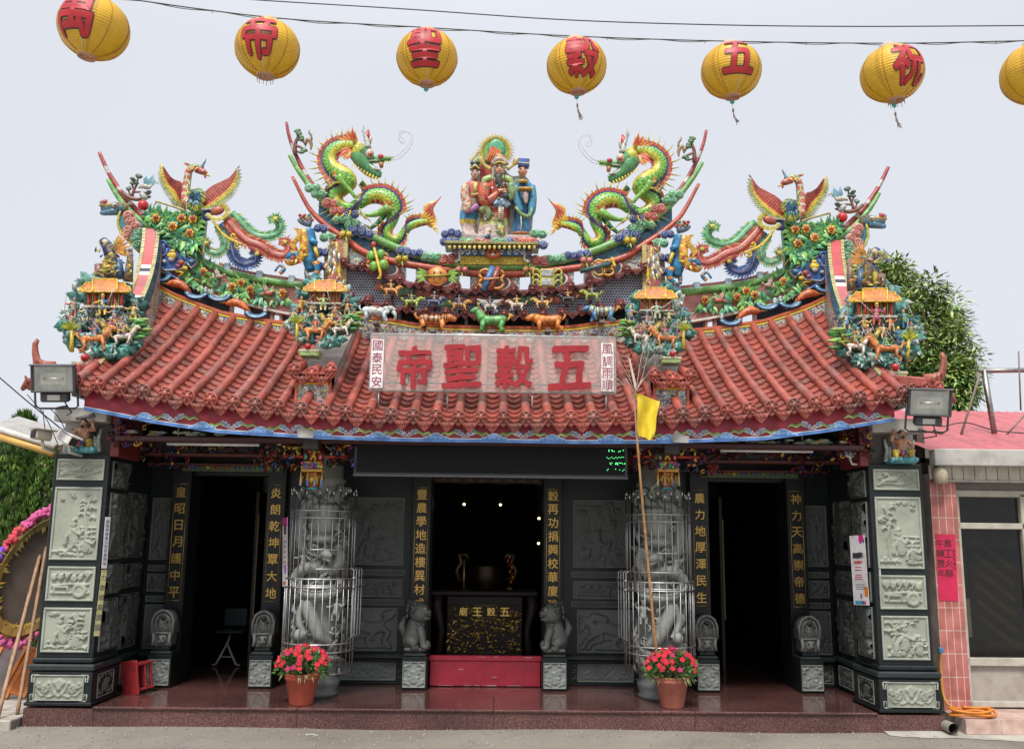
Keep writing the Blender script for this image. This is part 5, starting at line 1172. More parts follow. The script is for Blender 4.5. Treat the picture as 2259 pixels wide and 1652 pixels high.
    mb = MB(); C = [at(*C3(x, y), Y - .12) for x, y in ((1160, 700), (1230, 800), (1300, 860), (1380, 900), (1430, 920))]
    for i in range(40): p = Vector(curve([tuple(c) for c in C], 40)[i]); mb.blob(p, (.016, .012, .016), (.66, .5, .03), 5, 4)
    for cx, cy in ((1355, 840), (1390, 930)): mb.tube([at(*C3(cx + a, cy + b), Y - .12) for a, b in spiral(0, 0, 36, 1.3, 40, 9)], .011, 5, (.66, .5, .03))
    obj('ribbon', X(mb), 'ceramic', root)
    mb = MB(); T([(900, 605, 16), (800, 565, 13), (700, 535, 11), (620, 512, 12), (602, 545, 4)], (.42, .36, .12), n=7, smooth=14); obj('leg', X(mb), 'ceramic', root)
phoenix(-1, 'phoenix statue with spread wings on the left side ridge, looking right'); phoenix(1, 'phoenix statue with spread wings on the right side ridge, looking left')

# pine with crane at the outer tips, gnarled tree with squirrel at the middle tips
def crane_pine(sg, label):
    rr = random.Random(2); X = (lambda mb: mb) if sg < 0 else (lambda mb: shift(mirx(mb), -.02)); Y = 1.55; S3 = 3.841; base = at(*C3(400, 490), Y)
    root = empty('crane_and_pine', ((base.x if sg < 0 else -base.x - .02), Y, base.z), label, 'crane ornament', 'cranes at the outer ridge tips'); mb = MB()
    for pts in ([(290, 420, 20), (350, 470, 22), (430, 490, 22), (480, 480, 12)], [(380, 470, 16), (400, 400, 14), (430, 340, 10), (440, 270, 6)], [(400, 420, 12), (470, 420, 10), (530, 430, 6)], [(370, 460, 12), (345, 400, 8)], [(400, 400, 10), (385, 350, 8), (395, 300, 5)]): tb(mb, C3, S3, Y, pts, (.2, .08, .05), smooth=8, n=7)
    obj('trunk', X(mb), 'ceramic', root); mb = MB()
    for x, y, r in ((440, 265, 30), (395, 300, 22), (345, 385, 24), (385, 340, 22), (540, 425, 24), (525, 470, 26), (420, 330, 20)): 
        for q in range(5): mb.blob(at(*C3(x + rr.uniform(-14, 14), y + rr.uniform(-10, 10)), Y + rr.uniform(-.03, .03)), (r * .0011, .02, r * .0008), jit((.1, .17, .12), .3, rr), 6, 5, .3, q)
    obj('needles', X(mb), 'ceramic', root); mb = MB(); mb.blob(at(*C3(490, 548), Y - .05), .058, (.55, .008, .012), 14, 10); obj('red_ball', X(mb), 'ceramic', root); mb = MB()
    tb(mb, C3, S3, Y - .06, [(440, 380, 8), (480, 365, 24), (520, 370, 28), (550, 375, 16), (580, 335, 9), (600, 315, 8), (615, 318, 10), (638, 348, 2)], (.55, .52, .45), smooth=18); tb(mb, C3, S3, Y - .06, [(470, 430, 26), (500, 470, 30), (530, 480, 10)], (.4, .42, .42), smooth=8)
    for a, b in (((495, 360), (525, 220)), ((530, 350), (585, 262))):
        for q in range(5): mb.leaf(at(*C3(a[0] + q * 5, a[1] + q * 2), Y - .06), at(*C3(b[0] + q * 4, b[1] + q * 16), Y) - at(*C3(*a), Y), .155 - q * .018, .03, jit((.18, .38, .5), .15, rr))
    obj('crane', X(mb), 'ceramic', root)
crane_pine(-1, 'pine with white and blue crane at the left outer ridge tip'); crane_pine(1, 'pine with white and blue crane at the right outer ridge tip')
def tree_beast(sg, label):
    X = (lambda mb: mb) if sg < 0 else (lambda mb: shift(mirx(mb), -.03)); Y = 1.56; rr = random.Random(6); base = at(*C1(160, 400), Y)
    root = empty('tree_with_beast', ((base.x if sg < 0 else -base.x - .03), Y, base.z), label, 'tree ornament', 'small trees at the middle ridge tips'); mb = MB()
    for pts in ([(150, 400, 24), (150, 300, 22), (170, 230, 16), (200, 180, 10)], [(150, 300, 16), (220, 330, 14), (240, 380, 8)], [(170, 240, 14), (230, 260, 12), (260, 310, 8)], [(150, 350, 14), (200, 380, 10)]): tb(mb, C1, 4.131, Y, pts, (.2, .07, .06), smooth=8, n=7)
    obj('trunk', X(mb), 'ceramic', root); mb = MB()
    for x, y in ((185, 180), (205, 220), (230, 365), (245, 340), (215, 250), (175, 160)):
        for q in range(4): mb.blob(at(*C1(x + rr.uniform(-14, 14), y + rr.uniform(-14, 14)), Y - .02), (.03, .02, .02), jit((.1, .2, .1), .3, rr), 6, 5, .3, q)
    obj('foliage', X(mb), 'ceramic', root); mb = MB()
    tb(mb, C1, 4.131, Y - .03, [(260, 290, 14), (270, 245, 20), (300, 250, 22), (315, 300, 18), (310, 350, 6)], (.35, .24, .12), smooth=12); tb(mb, C1, 4.131, Y - .03, [(320, 250, 10), (315, 200, 12), (295, 170, 12), (292, 140, 5)], (.28, .2, .14), smooth=8)
    obj('beast', X(mb), 'ceramic', root)
tree_beast(-1, 'gnarled tree with small beast at the left tip of the middle ridge'); tree_beast(1, 'gnarled tree with small beast at the right tip of the middle ridge')

# blue and orange lion-dogs climbing down beside the middle ridge
def liondog(sg, label):
    rr = random.Random(12); X = (lambda mb: mb) if sg < 0 else (lambda mb: shift(mirx(mb), -.02)); Y = 1.42; base = at(*CQ(330, 600), Y)
    root = empty('lion_dog_statue', ((base.x if sg < 0 else -base.x - .02), Y, base.z), label, 'lion dog statue', 'lion dogs beside the middle ridge'); T = lambda mb, pts, col, **kw: tb(mb, CQ, 3.443, Y, pts, col, **kw)
    OR, BU, YE = (.62, .26, .03), (.02, .2, .42), (.68, .5, .05)
    mb = MB(); T(mb, [(300, 190, 60), (320, 280, 62), (330, 380, 60), (320, 460, 62), (330, 540, 40)], BU, smooth=20, n=10, colfn=lambda i, kk: jit(BU, .2, rr)); T(mb, [(265, 190, 42, -.03), (275, 290, 46, -.04), (270, 380, 46, -.05), (230, 430, 40, -.05), (150, 470, 26, -.05), (110, 450, 14, -.05)], OR, smooth=20, colfn=lambda i, kk: jit(OR if (i + kk) % 3 else YE, .15, rr))
    for i in range(26): t = i / 26; mb.leaf(at(*CQ(235 + 30 * math.sin(t * 9), 190 + t * 260), Y - .08), (-.8, -.4, .2), .08, .035, jit(OR if i % 2 else YE, .15, rr))
    T(mb, [(340, 300, 44, -.08), (365, 270, 36, -.08)], (.03, .25, .5)); T(mb, [(360, 330, 18, -.08), (390, 420, 16, -.08)], YE)
    obj('body', X(mb), 'ceramic', root); mb = MB()
    T(mb, [(230, 400, 44, -.06), (180, 400, 42, -.06), (135, 420, 28, -.06), (115, 430, 14, -.06)], BU, smooth=10, n=9); T(mb, [(200, 450, 26, -.06), (150, 462, 20, -.06), (112, 458, 10, -.06)], (.6, .28, .05)); T(mb, [(150, 440, 8, -.1), (120, 442, 5, -.1)], WHT, n=5)
    mb.blob(at(*CQ(175, 385), Y - .11), .016, WHT, 6, 5); mb.blob(at(*CQ(173, 386), Y - .124), .008, (.02, .02, .02), 5, 4)
    for i in range(8): a = rad(i * 40); mb.leaf(at(*CQ(225 + 30 * math.cos(a), 400 - 36 * math.sin(a)), Y - .1), (math.cos(a) + .3, -.3, math.sin(a)), .07, .03, (.45, .06, .03) if i % 2 else YE)
    obj('head', X(mb), 'ceramic', root)
    for pts in ([(370, 460, 34, -.06), (385, 540, 28, -.06), (340, 590, 22, -.06), (300, 600, 14, -.06)], [(300, 500, 26), (290, 560, 20), (290, 600, 14)], [(60, 560, 20, .03), (100, 520, 18, .03), (60, 490, 12, .03), (20, 540, 10, .03)]):
        mb = MB(); T(mb, pts, BU, smooth=10, colfn=lambda i, kk: jit(BU if i % 3 else OR, .2, rr)); obj('leg', X(mb), 'ceramic', root)
    for x, y, c, w_ in ((415, 170, CB, .13), (470, 240, CG, .14), (430, 370, CB, .14), (430, 490, CB, .14), (360, 640, CB, .16)): mb = MB(); spiral_cloud(mb, at(*CQ(x, y), Y + .04), w_, w_ * .7, c, 2, x); obj('cloud', X(mb), 'ceramic', root)
    mb = MB()
    T(mb, [(330, 130, 36), (290, 125, 34), (250, 115, 26), (218, 95, 14)], (.14, .2, .3), smooth=8); T(mb, [(300, 100, 20), (260, 75, 18), (230, 65, 10)], (.35, .2, .1))
    for i in range(9): mb.blob(at(*CQ(235 + i * 13, 60 + (i % 3) * 20), Y - .03), .02, jit(rr.choice([(.35, .05, .05), (.4, .3, .1), (.1, .2, .1)]), .2, rr), 6, 5)
    obj('beast_head', X(mb), 'ceramic', root); mb = MB()
    T(mb, [(505, 300, 16, -.1), (500, 400, 22, -.1), (490, 500, 30, -.1), (480, 560, 30, -.1)], (.4, .42, .35), smooth=8); T(mb, [(545, 290, 12, -.1), (560, 400, 14, -.1), (570, 520, 16, -.1), (560, 610, 18, -.1)], YE, smooth=8); T(mb, [(490, 320, 14, -.13), (530, 290, 10, -.13)], (.6, .5, .2))
    for i in range(26): mb.leaf(at(*CQ(470 + rr.uniform(0, 110), 300 + i * 11), Y - .13), (rr.uniform(-.6, .6), -.3, -1 if i % 2 else 1), .08, .024, jit(rr.choice([YE, (.15, .3, .12), (.05, .15, .3), (.5, .2, .1), WHT]), .2, rr))
    obj('rock_perch', X(mb), 'ceramic', root)
liondog(-1, 'blue and orange lion dog beside the left end of the middle ridge'); liondog(1, 'blue and orange lion dog beside the right end of the middle ridge')
# ------------------------------------------------------------------ deities on the middle ridge
S2 = 4.59
def robed(mb, T, rr, prof, col, folds=7, fc=None):
    """robe as one lofted surface with pleats, prof = (x, y, halfwidth)"""
    k = pxm(S2, 1.55); C = curve([(*at(*C2(x, y), 1.55 + dy), r * k) for x, y, r, dy in prof], 26); n = 28; P = []; cs = []
    for i, c in enumerate(C):
        row = []
        for j in range(n + 1):
            a = 2 * math.pi * j / n; r = c[3] * (1 + .05 * math.sin(a * folds + i * .25) * (1 - i / 26)); row.append(Vector((c[0] + r * math.cos(a), c[1] + .62 * r * math.sin(a), c[2])))
        P.append(row)
    for i in range(25):
        for j in range(n): cs.append(jit(col(i / 25, j / n), .12, rr))
    mb.grid(P, cols=cs); mb.add(P[-1][:-1], [tuple(range(n))], cs[-1]); mb.add(P[0][:-1], [tuple(range(n))[::-1]], cs[0])
def face(mb, x, y, r, Y, col, k, beard=None):
    c = at(*C2(x, y), Y); rr_ = r * k; mb.blob(c, (rr_ * .82, rr_ * .85, rr_ * 1.12), col, 12, 10); f = lambda a, b, d: c + Vector((a * rr_, -d * rr_, b * rr_))
    mb.tube([f(0, .25, .86), f(0, -.05, .98), f(0, -.18, 1.0)], [rr_ * .07, rr_ * .1, rr_ * .14], 6, mixc(col, (.6, .3, .2), .3)); mb.blob(f(0, -.46, .78), (rr_ * .25, rr_ * .12, rr_ * .09), (.45, .08, .06), 8, 6)
    for s_ in (-1, 1):
        mb.blob(f(s_ * .34, .17, .72), (rr_ * .2, rr_ * .12, rr_ * .1), (.6, .55, .5), 8, 6); mb.blob(f(s_ * .34, .17, .8), (rr_ * .09, rr_ * .07, rr_ * .09), (.02, .015, .012), 7, 5)
        mb.tube([f(s_ * .12, .36, .8), f(s_ * .36, .45, .78), f(s_ * .58, .36, .6)], rr_ * .05, 5, (.03, .02, .015)); mb.blob(f(s_ * .82, .05, .05), (rr_ * .12, rr_ * .2, rr_ * .3), col, 7, 6); mb.blob(f(s_ * .48, -.18, .55), (rr_ * .22, rr_ * .15, rr_ * .18), mixc(col, (.6, .2, .14), .4), 7, 5)
    return f
trio = empty('deity_statue', at(*PX(1092, 545), 1.6), 'three robed deity figures on clouds at the centre of the middle ridge', 'deity statue')
rr = random.Random(21); k2 = pxm(S2, 1.5); T = lambda mb, pts, col, Y=1.5, **kw: tb(mb, C2, S2, Y, pts, col, **kw)
# halo screen
mb = MB(); a = [at(*C2(x, y), 1.66) for x, y in ((480, 590), (490, 480), (430, 400), (500, 300), (530, 200), (590, 140), (670, 115), (760, 150), (815, 220), (825, 300), (790, 400), (780, 560))]
a = [Vector(v) for v in curve([tuple(v) for v in a], 40)]; mb.prism([(v.x, v.z) for v in a], 1.63, 1.69, (.16, .38, .1), (.5, .5, .05))
c0 = at(*C2(670, 270), 1.6)
for i in range(46):
    t = i / 45; an = rad(200 - t * 235); p = at(*C2(670 + 150 * math.cos(an), 265 - 150 * math.sin(an)), 1.63); d = Vector((math.cos(an), 0, math.sin(an))); mb.tube([p - d * .02, p + d * .03 + Vector((.004, 0, 0)), p + d * (.055 + .02 * (i % 2))], [.008, .006, .001], 5, (.6, .5, .06))
for i in range(12): p = at(*C2(400 + i * 9, 385 - i * 10), 1.64); mb.tube([p, p + Vector((-.05, 0, .035))], [.007, .001], 5, (.6, .5, .06))
mb.blob(at(*C2(680, 240), 1.625), (.1, .012, .12), (.05, .3, .16), 12, 8)
obj('halo', mb, 'ceramic', trio); mb = MB()
a = [at(*C2(x, y), 1.6) for x, y in ((550, 370), (590, 300), (605, 235), (640, 215), (740, 270), (720, 320), (620, 400))]; mb.prism([(v.x, v.z) for v in a], 1.57, 1.63, (.6, .14, .03), WHT)
for i in range(5): T(mb, [(580 + i * 25, 380 - i * 8, 7), (620 + i * 22, 250 + i * 8, 5)], (.68, .2, .03), 1.565, n=5)
mb.box(at(*C2(560, 520), 1.6), (.14, .05, .2), (.38, .04, .03), ch=.01); obj('banner', mb, 'ceramic', trio)
# plaster backing that joins the three
mb = MB(); a = [at(*C2(x, y), 1.62) for x, y in ((300, 1260), (330, 1000), (340, 700), (420, 560), (560, 540), (700, 420), (850, 560), (1000, 560), (1090, 700), (1100, 950), (1080, 1240))]; a = [Vector(v) for v in curve([tuple(v) for v in a], 44)]; mb.prism([(v.x, v.z) for v in a], 1.58, 1.66, (.4, .42, .42)); obj('plaster_backing', mb, 'ceramic', trio)
# central deity
mb = MB(); PI_ = (.55, .1, .07)
def colc(v, u):
    if v < .14: return (.55, .42, .4)
    if v < .22: return (.6, .46, .12) if int(u * 24) % 2 else (.3, .38, .2)
    if v < .75: return PI_ if .6 < u < .95 or int(u * 14 + v * 9) % 3 else (.22, .3, .12)
    return (.3, .4, .12)
robed(mb, None, rr, [(640, 1270, 200, 0), (650, 1130, 185, 0), (670, 950, 165, 0), (685, 800, 165, 0), (690, 680, 185, 0), (695, 590, 165, 0), (705, 545, 70, 0)], colc, 9)
T(mb, [(560, 640, 70), (530, 780, 74), (560, 850, 62), (640, 790, 48), (700, 740, 34)], (.55, .12, .06), 1.43, smooth=14, colfn=lambda i, kk: jit((.58, .12, .06) if (i + kk) % 4 else (.35, .2, .1), .1, rr)); T(mb, [(840, 640, 60), (865, 760, 62), (820, 810, 44)], (.2, .3, .12), 1.45, smooth=10)
for i in range(4): T(mb, [(520 + i * 14, 700 + i * 20, 5), (570 + i * 10, 800 + i * 12, 5), (640, 780 + i * 12, 4)], (.4, .05, .04), 1.37, n=5, smooth=8)
T(mb, [(700, 720, 26), (740, 712, 24), (780, 700, 14)], SK, 1.4, smooth=6)
for i in range(4): T(mb, [(755, 700 + i * 11, 8), (785, 694 + i * 12, 7), (800, 700 + i * 13, 5)], SK, 1.37, n=6)
mb.blob(at(*C2(785, 765), 1.4), (.035, .03, .03), (.05, .16, .2), 8, 6)
T(mb, [(735, 900, 34), (725, 1050, 34)], (.6, .52, .42), 1.4, flat=.35, n=8); T(mb, [(735, 890, 38), (730, 880, 40)], (.2, .3, .5), 1.4, flat=.4)
for i in range(6): T(mb, [(718, 905 + i * 24, 4), (752, 908 + i * 24, 4)], (.25, .1, .06), 1.375, n=4)
T(mb, [(720, 1060, 40), (720, 1160, 44), (745, 1230, 40)], (.5, .42, .08), 1.42, flat=.4, colfn=lambda i, kk: jit((.5, .42, .08) if kk % 2 else (.12, .25, .2), .2, rr))
T(mb, [(640, 880, 60), (740, 830, 50), (820, 900, 50)], (.2, .34, .5), 1.44, smooth=8, flat=.5); T(mb, [(500, 960, 40), (560, 900, 50), (600, 1000, 40), (560, 1040, 20)], (.26, .32, .14), 1.45, smooth=8)
for s_ in (-1, 1): T(mb, [(690 + s_ * 60, 560, 36), (690 + s_ * 140, 590, 40), (690 + s_ * 165, 640, 20)], (.32, .46, .16), 1.46, smooth=8, flat=.6)
for i in range(44):
    u_, v_ = rr.uniform(-150, 150), rr.uniform(620, 1200); mb.blob(at(*C2(680 + u_, v_), 1.52 - .11 * math.sqrt(max(0, 1 - (u_ / 185) ** 2))), (.016, .01, .016), jit(rr.choice([YL, (.12, .3, .35), (.5, .1, .06), WHT, (.2, .35, .12), (.3, .1, .25)]), .2, rr), 6, 5)
T(mb, [(600, 1225, 30), (570, 1250, 26), (545, 1265, 18)], (.03, .1, .2), 1.42)
obj('robed_figure', mb, 'ceramic', trio); mb = MB(); f = face(mb, 715, 480, 72, 1.48, (.7, .38, .27), k2)
T(mb, [(700, 530, 44), (705, 590, 40), (725, 640, 30), (760, 685, 10)], (.05, .055, .05), 1.41, smooth=10, flat=.5, colfn=lambda i, kk: jit((.06, .065, .06), .35, rr))
for s_ in (-1, 1): T(mb, [(715 + s_ * 20, 508, 8), (715 + s_ * 55, 530, 8), (715 + s_ * 68, 600, 6), (715 + s_ * 70, 660, 3)], (.05, .05, .045), 1.405, smooth=8, n=5)
T(mb, [(640, 420, 30), (660, 375, 34), (715, 355, 38), (770, 375, 34), (800, 420, 30)], (.4, .32, .26), 1.44, smooth=12); T(mb, [(715, 400, 82), (715, 350, 74), (715, 310, 50), (720, 300, 20)], (.42, .2, .16), 1.5, smooth=8); T(mb, [(650, 410, 10), (715, 385, 12), (785, 410, 10)], (.62, .5, .1), 1.41, smooth=8)
for s_, pts in ((-1, [(620, 470, 26), (550, 430, 24), (505, 370, 34), (498, 325, 22)]), (1, [(800, 470, 30), (860, 430, 18), (905, 380, 40), (930, 335, 24)])): T(mb, pts, (.5, .35, .1), 1.5, smooth=12, flat=.4)
for i in range(5): mb.blob(at(*C2(690 + i * 14, 330 - (i % 2) * 12), 1.43), .014, [(.5, .05, .04), YL, (.1, .3, .2), YL, (.5, .05, .04)][i], 6, 5)
obj('head', mb, 'ceramic', trio)
# attendant lady (viewer's left) and blue official (right)
mb = MB()
robed(mb, None, rr, [(370, 1270, 105, .0), (360, 1150, 80, .0), (355, 1080, 95, 0), (360, 960, 100, .0), (390, 850, 110, .0), (415, 700, 110, 0), (425, 630, 95, 0), (430, 590, 30, 0)], lambda v, u: (.6, .46, .44) if v < .24 else (.62, .46, .06) if v < .3 else (.05, .25, .45) if v < .42 else (.55, .5, .4) if v < .6 else (.5, .1, .08), 8)
T(mb, [(330, 650, 46), (320, 760, 56), (350, 880, 60), (330, 960, 40)], (.58, .48, .36), 1.45, smooth=12, colfn=lambda i, kk: jit((.6, .5, .4) if (i + kk) % 3 else (.55, .2, .1), .1, rr)); T(mb, [(470, 880, 40), (400, 930, 40), (320, 960, 30)], (.3, .1, .3), 1.44, smooth=8, flat=.5); T(mb, [(440, 620, 26), (435, 740, 22)], (.5, .46, .12), 1.42, flat=.5); T(mb, [(390, 760, 16), (490, 750, 18)], (.55, .5, .2), 1.42, flat=.4)
obj('robed_figure', mb, 'ceramic', trio); mb = MB(); face(mb, 435, 525, 58, 1.5, (.72, .48, .38), k2)
T(mb, [(435, 480, 62), (435, 440, 56), (430, 400, 44), (420, 385, 20)], (.04, .035, .03), 1.52, smooth=8); T(mb, [(380, 470, 12), (435, 430, 16), (490, 470, 12)], (.5, .36, .08), 1.45, smooth=8); mb.blob(at(*C2(435, 400), 1.5), (.06, .03, .02), (.03, .05, .05), 8, 6); obj('head', mb, 'ceramic', trio)
mb = MB()
robed(mb, None, rr, [(965, 1220, 110, 0), (970, 1100, 100, 0), (975, 1000, 92, 0), (1000, 880, 110, 0), (1000, 760, 112, 0), (990, 650, 105, 0), (985, 600, 60, 0)], lambda v, u: (.05, .24, .45) if int(u * 13 + v * 4) % 4 else (.04, .1, .28), 8)
T(mb, [(900, 660, 40), (915, 800, 50), (950, 930, 46), (980, 960, 24)], (.06, .26, .42), 1.45, smooth=12); T(mb, [(1090, 660, 40), (1095, 800, 50), (1080, 960, 46), (1040, 1000, 26)], (.06, .26, .42), 1.45, smooth=12); T(mb, [(900, 900, 20), (960, 980, 24), (1060, 1010, 24), (1085, 900, 16)], (.2, .3, .12), 1.42, smooth=8)
T(mb, [(1010, 740, 40), (1015, 800, 34), (1020, 860, 16)], (.6, .45, .46), 1.4, smooth=8); mb.box(at(*C2(1005, 700), 1.39), (.16, .09, .03), (.5, .3, .04), ch=.008); T(mb, [(985, 600, 66), (985, 625, 56)], (.62, .42, .06), 1.46, flat=.7); T(mb, [(960, 1000, 8), (965, 1100, 8), (955, 1190, 6)], (.55, .55, .5), 1.42, n=5)
mb.blob(at(*C2(965, 1215), 1.5), (.12, .07, .03), (.4, .14, .04), 9, 6, .3, 2)
obj('robed_figure', mb, 'ceramic', trio); mb = MB(); face(mb, 980, 500, 62, 1.49, (.62, .3, .17), k2)
T(mb, [(985, 460, 60), (988, 430, 58)], (.04, .05, .14), 1.5); c = at(*C2(992, 405), 1.5); mb.box(c, (.125, .1, .09), (.05, .13, .4), Matrix.Rotation(.05, 3, 'Y'), .008); mb.box(c + Vector((0, -.01, -.015)), (.128, .1, .012), (.5, .5, .45), Matrix.Rotation(.05, 3, 'Y')); obj('head', mb, 'ceramic', trio)
# cloud seat and pedestal
mb = MB()
for x, y, w_, n_, c in ((165, 1200, .2, 3, CB), (150, 1300, .2, 3, CB), (330, 1310, .16, 2, CG), (500, 1310, .17, 2, CRD), (720, 1310, .17, 2, CG), (850, 1305, .1, 1, CB), (1000, 1290, .26, 3, CRD), (1160, 1205, .16, 2, CG), (1180, 1330, .14, 2, CB)): spiral_cloud(mb, at(*C2(x, y), 1.42), w_, .09, c, n_, x)
v0 = at(*C2(640, 1280), 1.55); mb.box(v0 - Vector((0, 0, .02)), (.95, .26, .1), (.4, .36, .34), ch=.02); obj('cloud_seat', mb, 'ceramic', trio)
mb = MB(); v1 = at(*C2(630, 1365), 1.52); mb.box(v1, (1.02, .34, .03), (.3, .28, .1), ch=.006)
for i in range(18): p = at(*C2(145 + i * 57, 1360), 1.34); mb.tube([p + Vector((0, .06, .025)), p, p - Vector((0, .0, .025))], [.016, .018, .012], 7, (.68, .55, .12))
mb.box(at(*C2(630, 1435), 1.55), (.86, .2, .1), (.03, .14, .36), ch=.004)
for s_ in (-1, 1):
    for x, r in ((110, 34), (200, 34), (280, 40), (350, 30)):
        p = at(*C2(630 + s_ * x, 1425), 1.44); mb.tube([p + Vector((s_ * a, 0, b)) for a, b in spiral(0, 0, r * k2, 1.3, 20, 12)], .009, 5, (.6, .66, .7))
    T(mb, [(630 + s_ * 380, 1420, 12), (630 + s_ * 370, 1500, 12), (630 + s_ * 420, 1530, 10), (630 + s_ * 400, 1500, 6)], (.6, .64, .66), 1.44, smooth=10); T(mb, [(630 + s_ * 420, 1400, 26), (630 + s_ * 410, 1460, 16)], (.5, .12, .06), 1.46)
mb.blob(at(*C2(640, 1435), 1.44), (.09, .03, .06), (.55, .14, .06), 10, 7)
for s_ in (-1, 1): mb.blob(at(*C2(640 + s_ * 28, 1420), 1.41), .012, (.02, .02, .02), 6, 5)
mb.blob(at(*C2(640, 1450), 1.405), (.04, .01, .008), WHT, 6, 5)
obj('pedestal', mb, 'ceramic', trio); mb = MB(); mb.sm = False
a = [at(*C2(x, y), 1.5) for x, y in ((255, 1560), (290, 1450), (1010, 1450), (1050, 1560))]; mb.prism([(v.x, v.z) for v in a], 1.5, 1.68, YL); obj('yellow_base', mb, 'yellow_mosaic', trio)

# ------------------------------------------------------------------ small figures
PAL = [(.55, .12, .06), (.15, .3, .1), (.6, .42, .06), (.06, .2, .4), (.5, .25, .12), (.2, .35, .3), (.6, .5, .3), (.35, .1, .25)]
def mini(mb, p, h, rr, hold=True, ride=False, face_=1):
    """small robed warrior: one lofted body, arms, head, hat, weapon"""
    p = Vector(p); c = jit(rr.choice(PAL), .2, rr); c2 = jit(rr.choice(PAL), .2, rr); lean = rr.uniform(-.1, .1) * h; q = lambda a, b, d=0: p + Vector((a * h + lean * b, d * h, b * h))
    if ride:
        for s_ in (-1, 1): mb.tube([q(0, .32), q(.1, .22, s_ * .14), q(.06, .05, s_ * .15), q(.12, .02, s_ * .15)], [.07 * h, .065 * h, .05 * h, .04 * h], 6, c2)
    else:
        for s_ in (-1, 1): mb.tube([q(s_ * .06, .34), q(s_ * .12, .18, -.06), q(s_ * .11, .02), q(s_ * .13, .02, -.1)], [.085 * h, .075 * h, .06 * h, .04 * h], 6, c2)
    mb.tube([q(0, .22), q(0, .36), q(0, .5), q(0, .66), q(0, .74)], [.17 * h, .15 * h, .11 * h, .15 * h, .06 * h], 9, c, colfn=lambda i, k: jit(c if (i + k) % 3 else c2, .15, rr)); mb.tube([q(0, .47), q(0, .5)], .125 * h, 8, jit((.6, .45, .08), .2, rr))
    for s_ in (-1, 1):
        a = rr.uniform(-.5, 1.1); e = q(s_ * .24, .56, -.08); hnd = e + Vector((s_ * .12 * h * math.cos(a), -.1 * h, .16 * h * math.sin(a))); mb.tube([q(s_ * .12, .67), e, hnd], [.06 * h, .055 * h, .04 * h], 6, c if s_ > 0 else c2); mb.blob(hnd, .04 * h, SK, 6, 5)
        if hold and s_ == face_: d = Vector((rr.uniform(-.8, .8), -.2, rr.uniform(.2, 1))).normalized(); mb.tube([hnd - d * .3 * h, hnd + d * .45 * h], .018 * h, 5, jit((.5, .5, .48), .2, rr)); mb.leaf(hnd + d * .42 * h, d, .2 * h, .07 * h, (.55, .55, .52))
    hd = q(0, .84, -.02); mb.blob(hd, (.085 * h, .085 * h, .105 * h), SK, 8, 7); mb.blob(hd + Vector((0, -.085 * h, -.01 * h)), .02 * h, SK, 5, 4)
    for s_ in (-1, 1): mb.blob(hd + Vector((s_ * .032 * h, -.075 * h, .02 * h)), .013 * h, (.02, .015, .01), 5, 4)
    ht = rr.random(); hc = jit(rr.choice([(.6, .45, .06), (.05, .05, .06), (.5, .1, .06), (.06, .2, .4), (.6, .55, .5)]), .2, rr)
    if ht < .5: mb.lathe([(.1 * h, -.0), (.105 * h, .03 * h), (.07 * h, .1 * h), (.02 * h, .15 * h), (.0, .17 * h)], hd + Vector((0, 0, .05 * h)), 8, hc)
    elif ht < .8: mb.blob(hd + Vector((0, .015 * h, .05 * h)), (.095 * h, .095 * h, .08 * h), hc, 7, 5); mb.leaf(hd + Vector((0, 0, .1 * h)), (rr.uniform(-.5, .5), 0, 1), .14 * h, .05 * h, hc)
    else: mb.blob(hd + Vector((0, .02 * h, .06 * h)), (.09 * h, .09 * h, .06 * h), (.03, .025, .02), 7, 5); mb.blob(hd + Vector((0, .02 * h, .13 * h)), .035 * h, (.03, .025, .02), 6, 4)
    if rr.random() < .4: mb.tube([hd + Vector((0, -.08 * h, -.06 * h)), hd + Vector((0, -.11 * h, -.2 * h))], [.035 * h, .008 * h], 5, (.04, .035, .03))
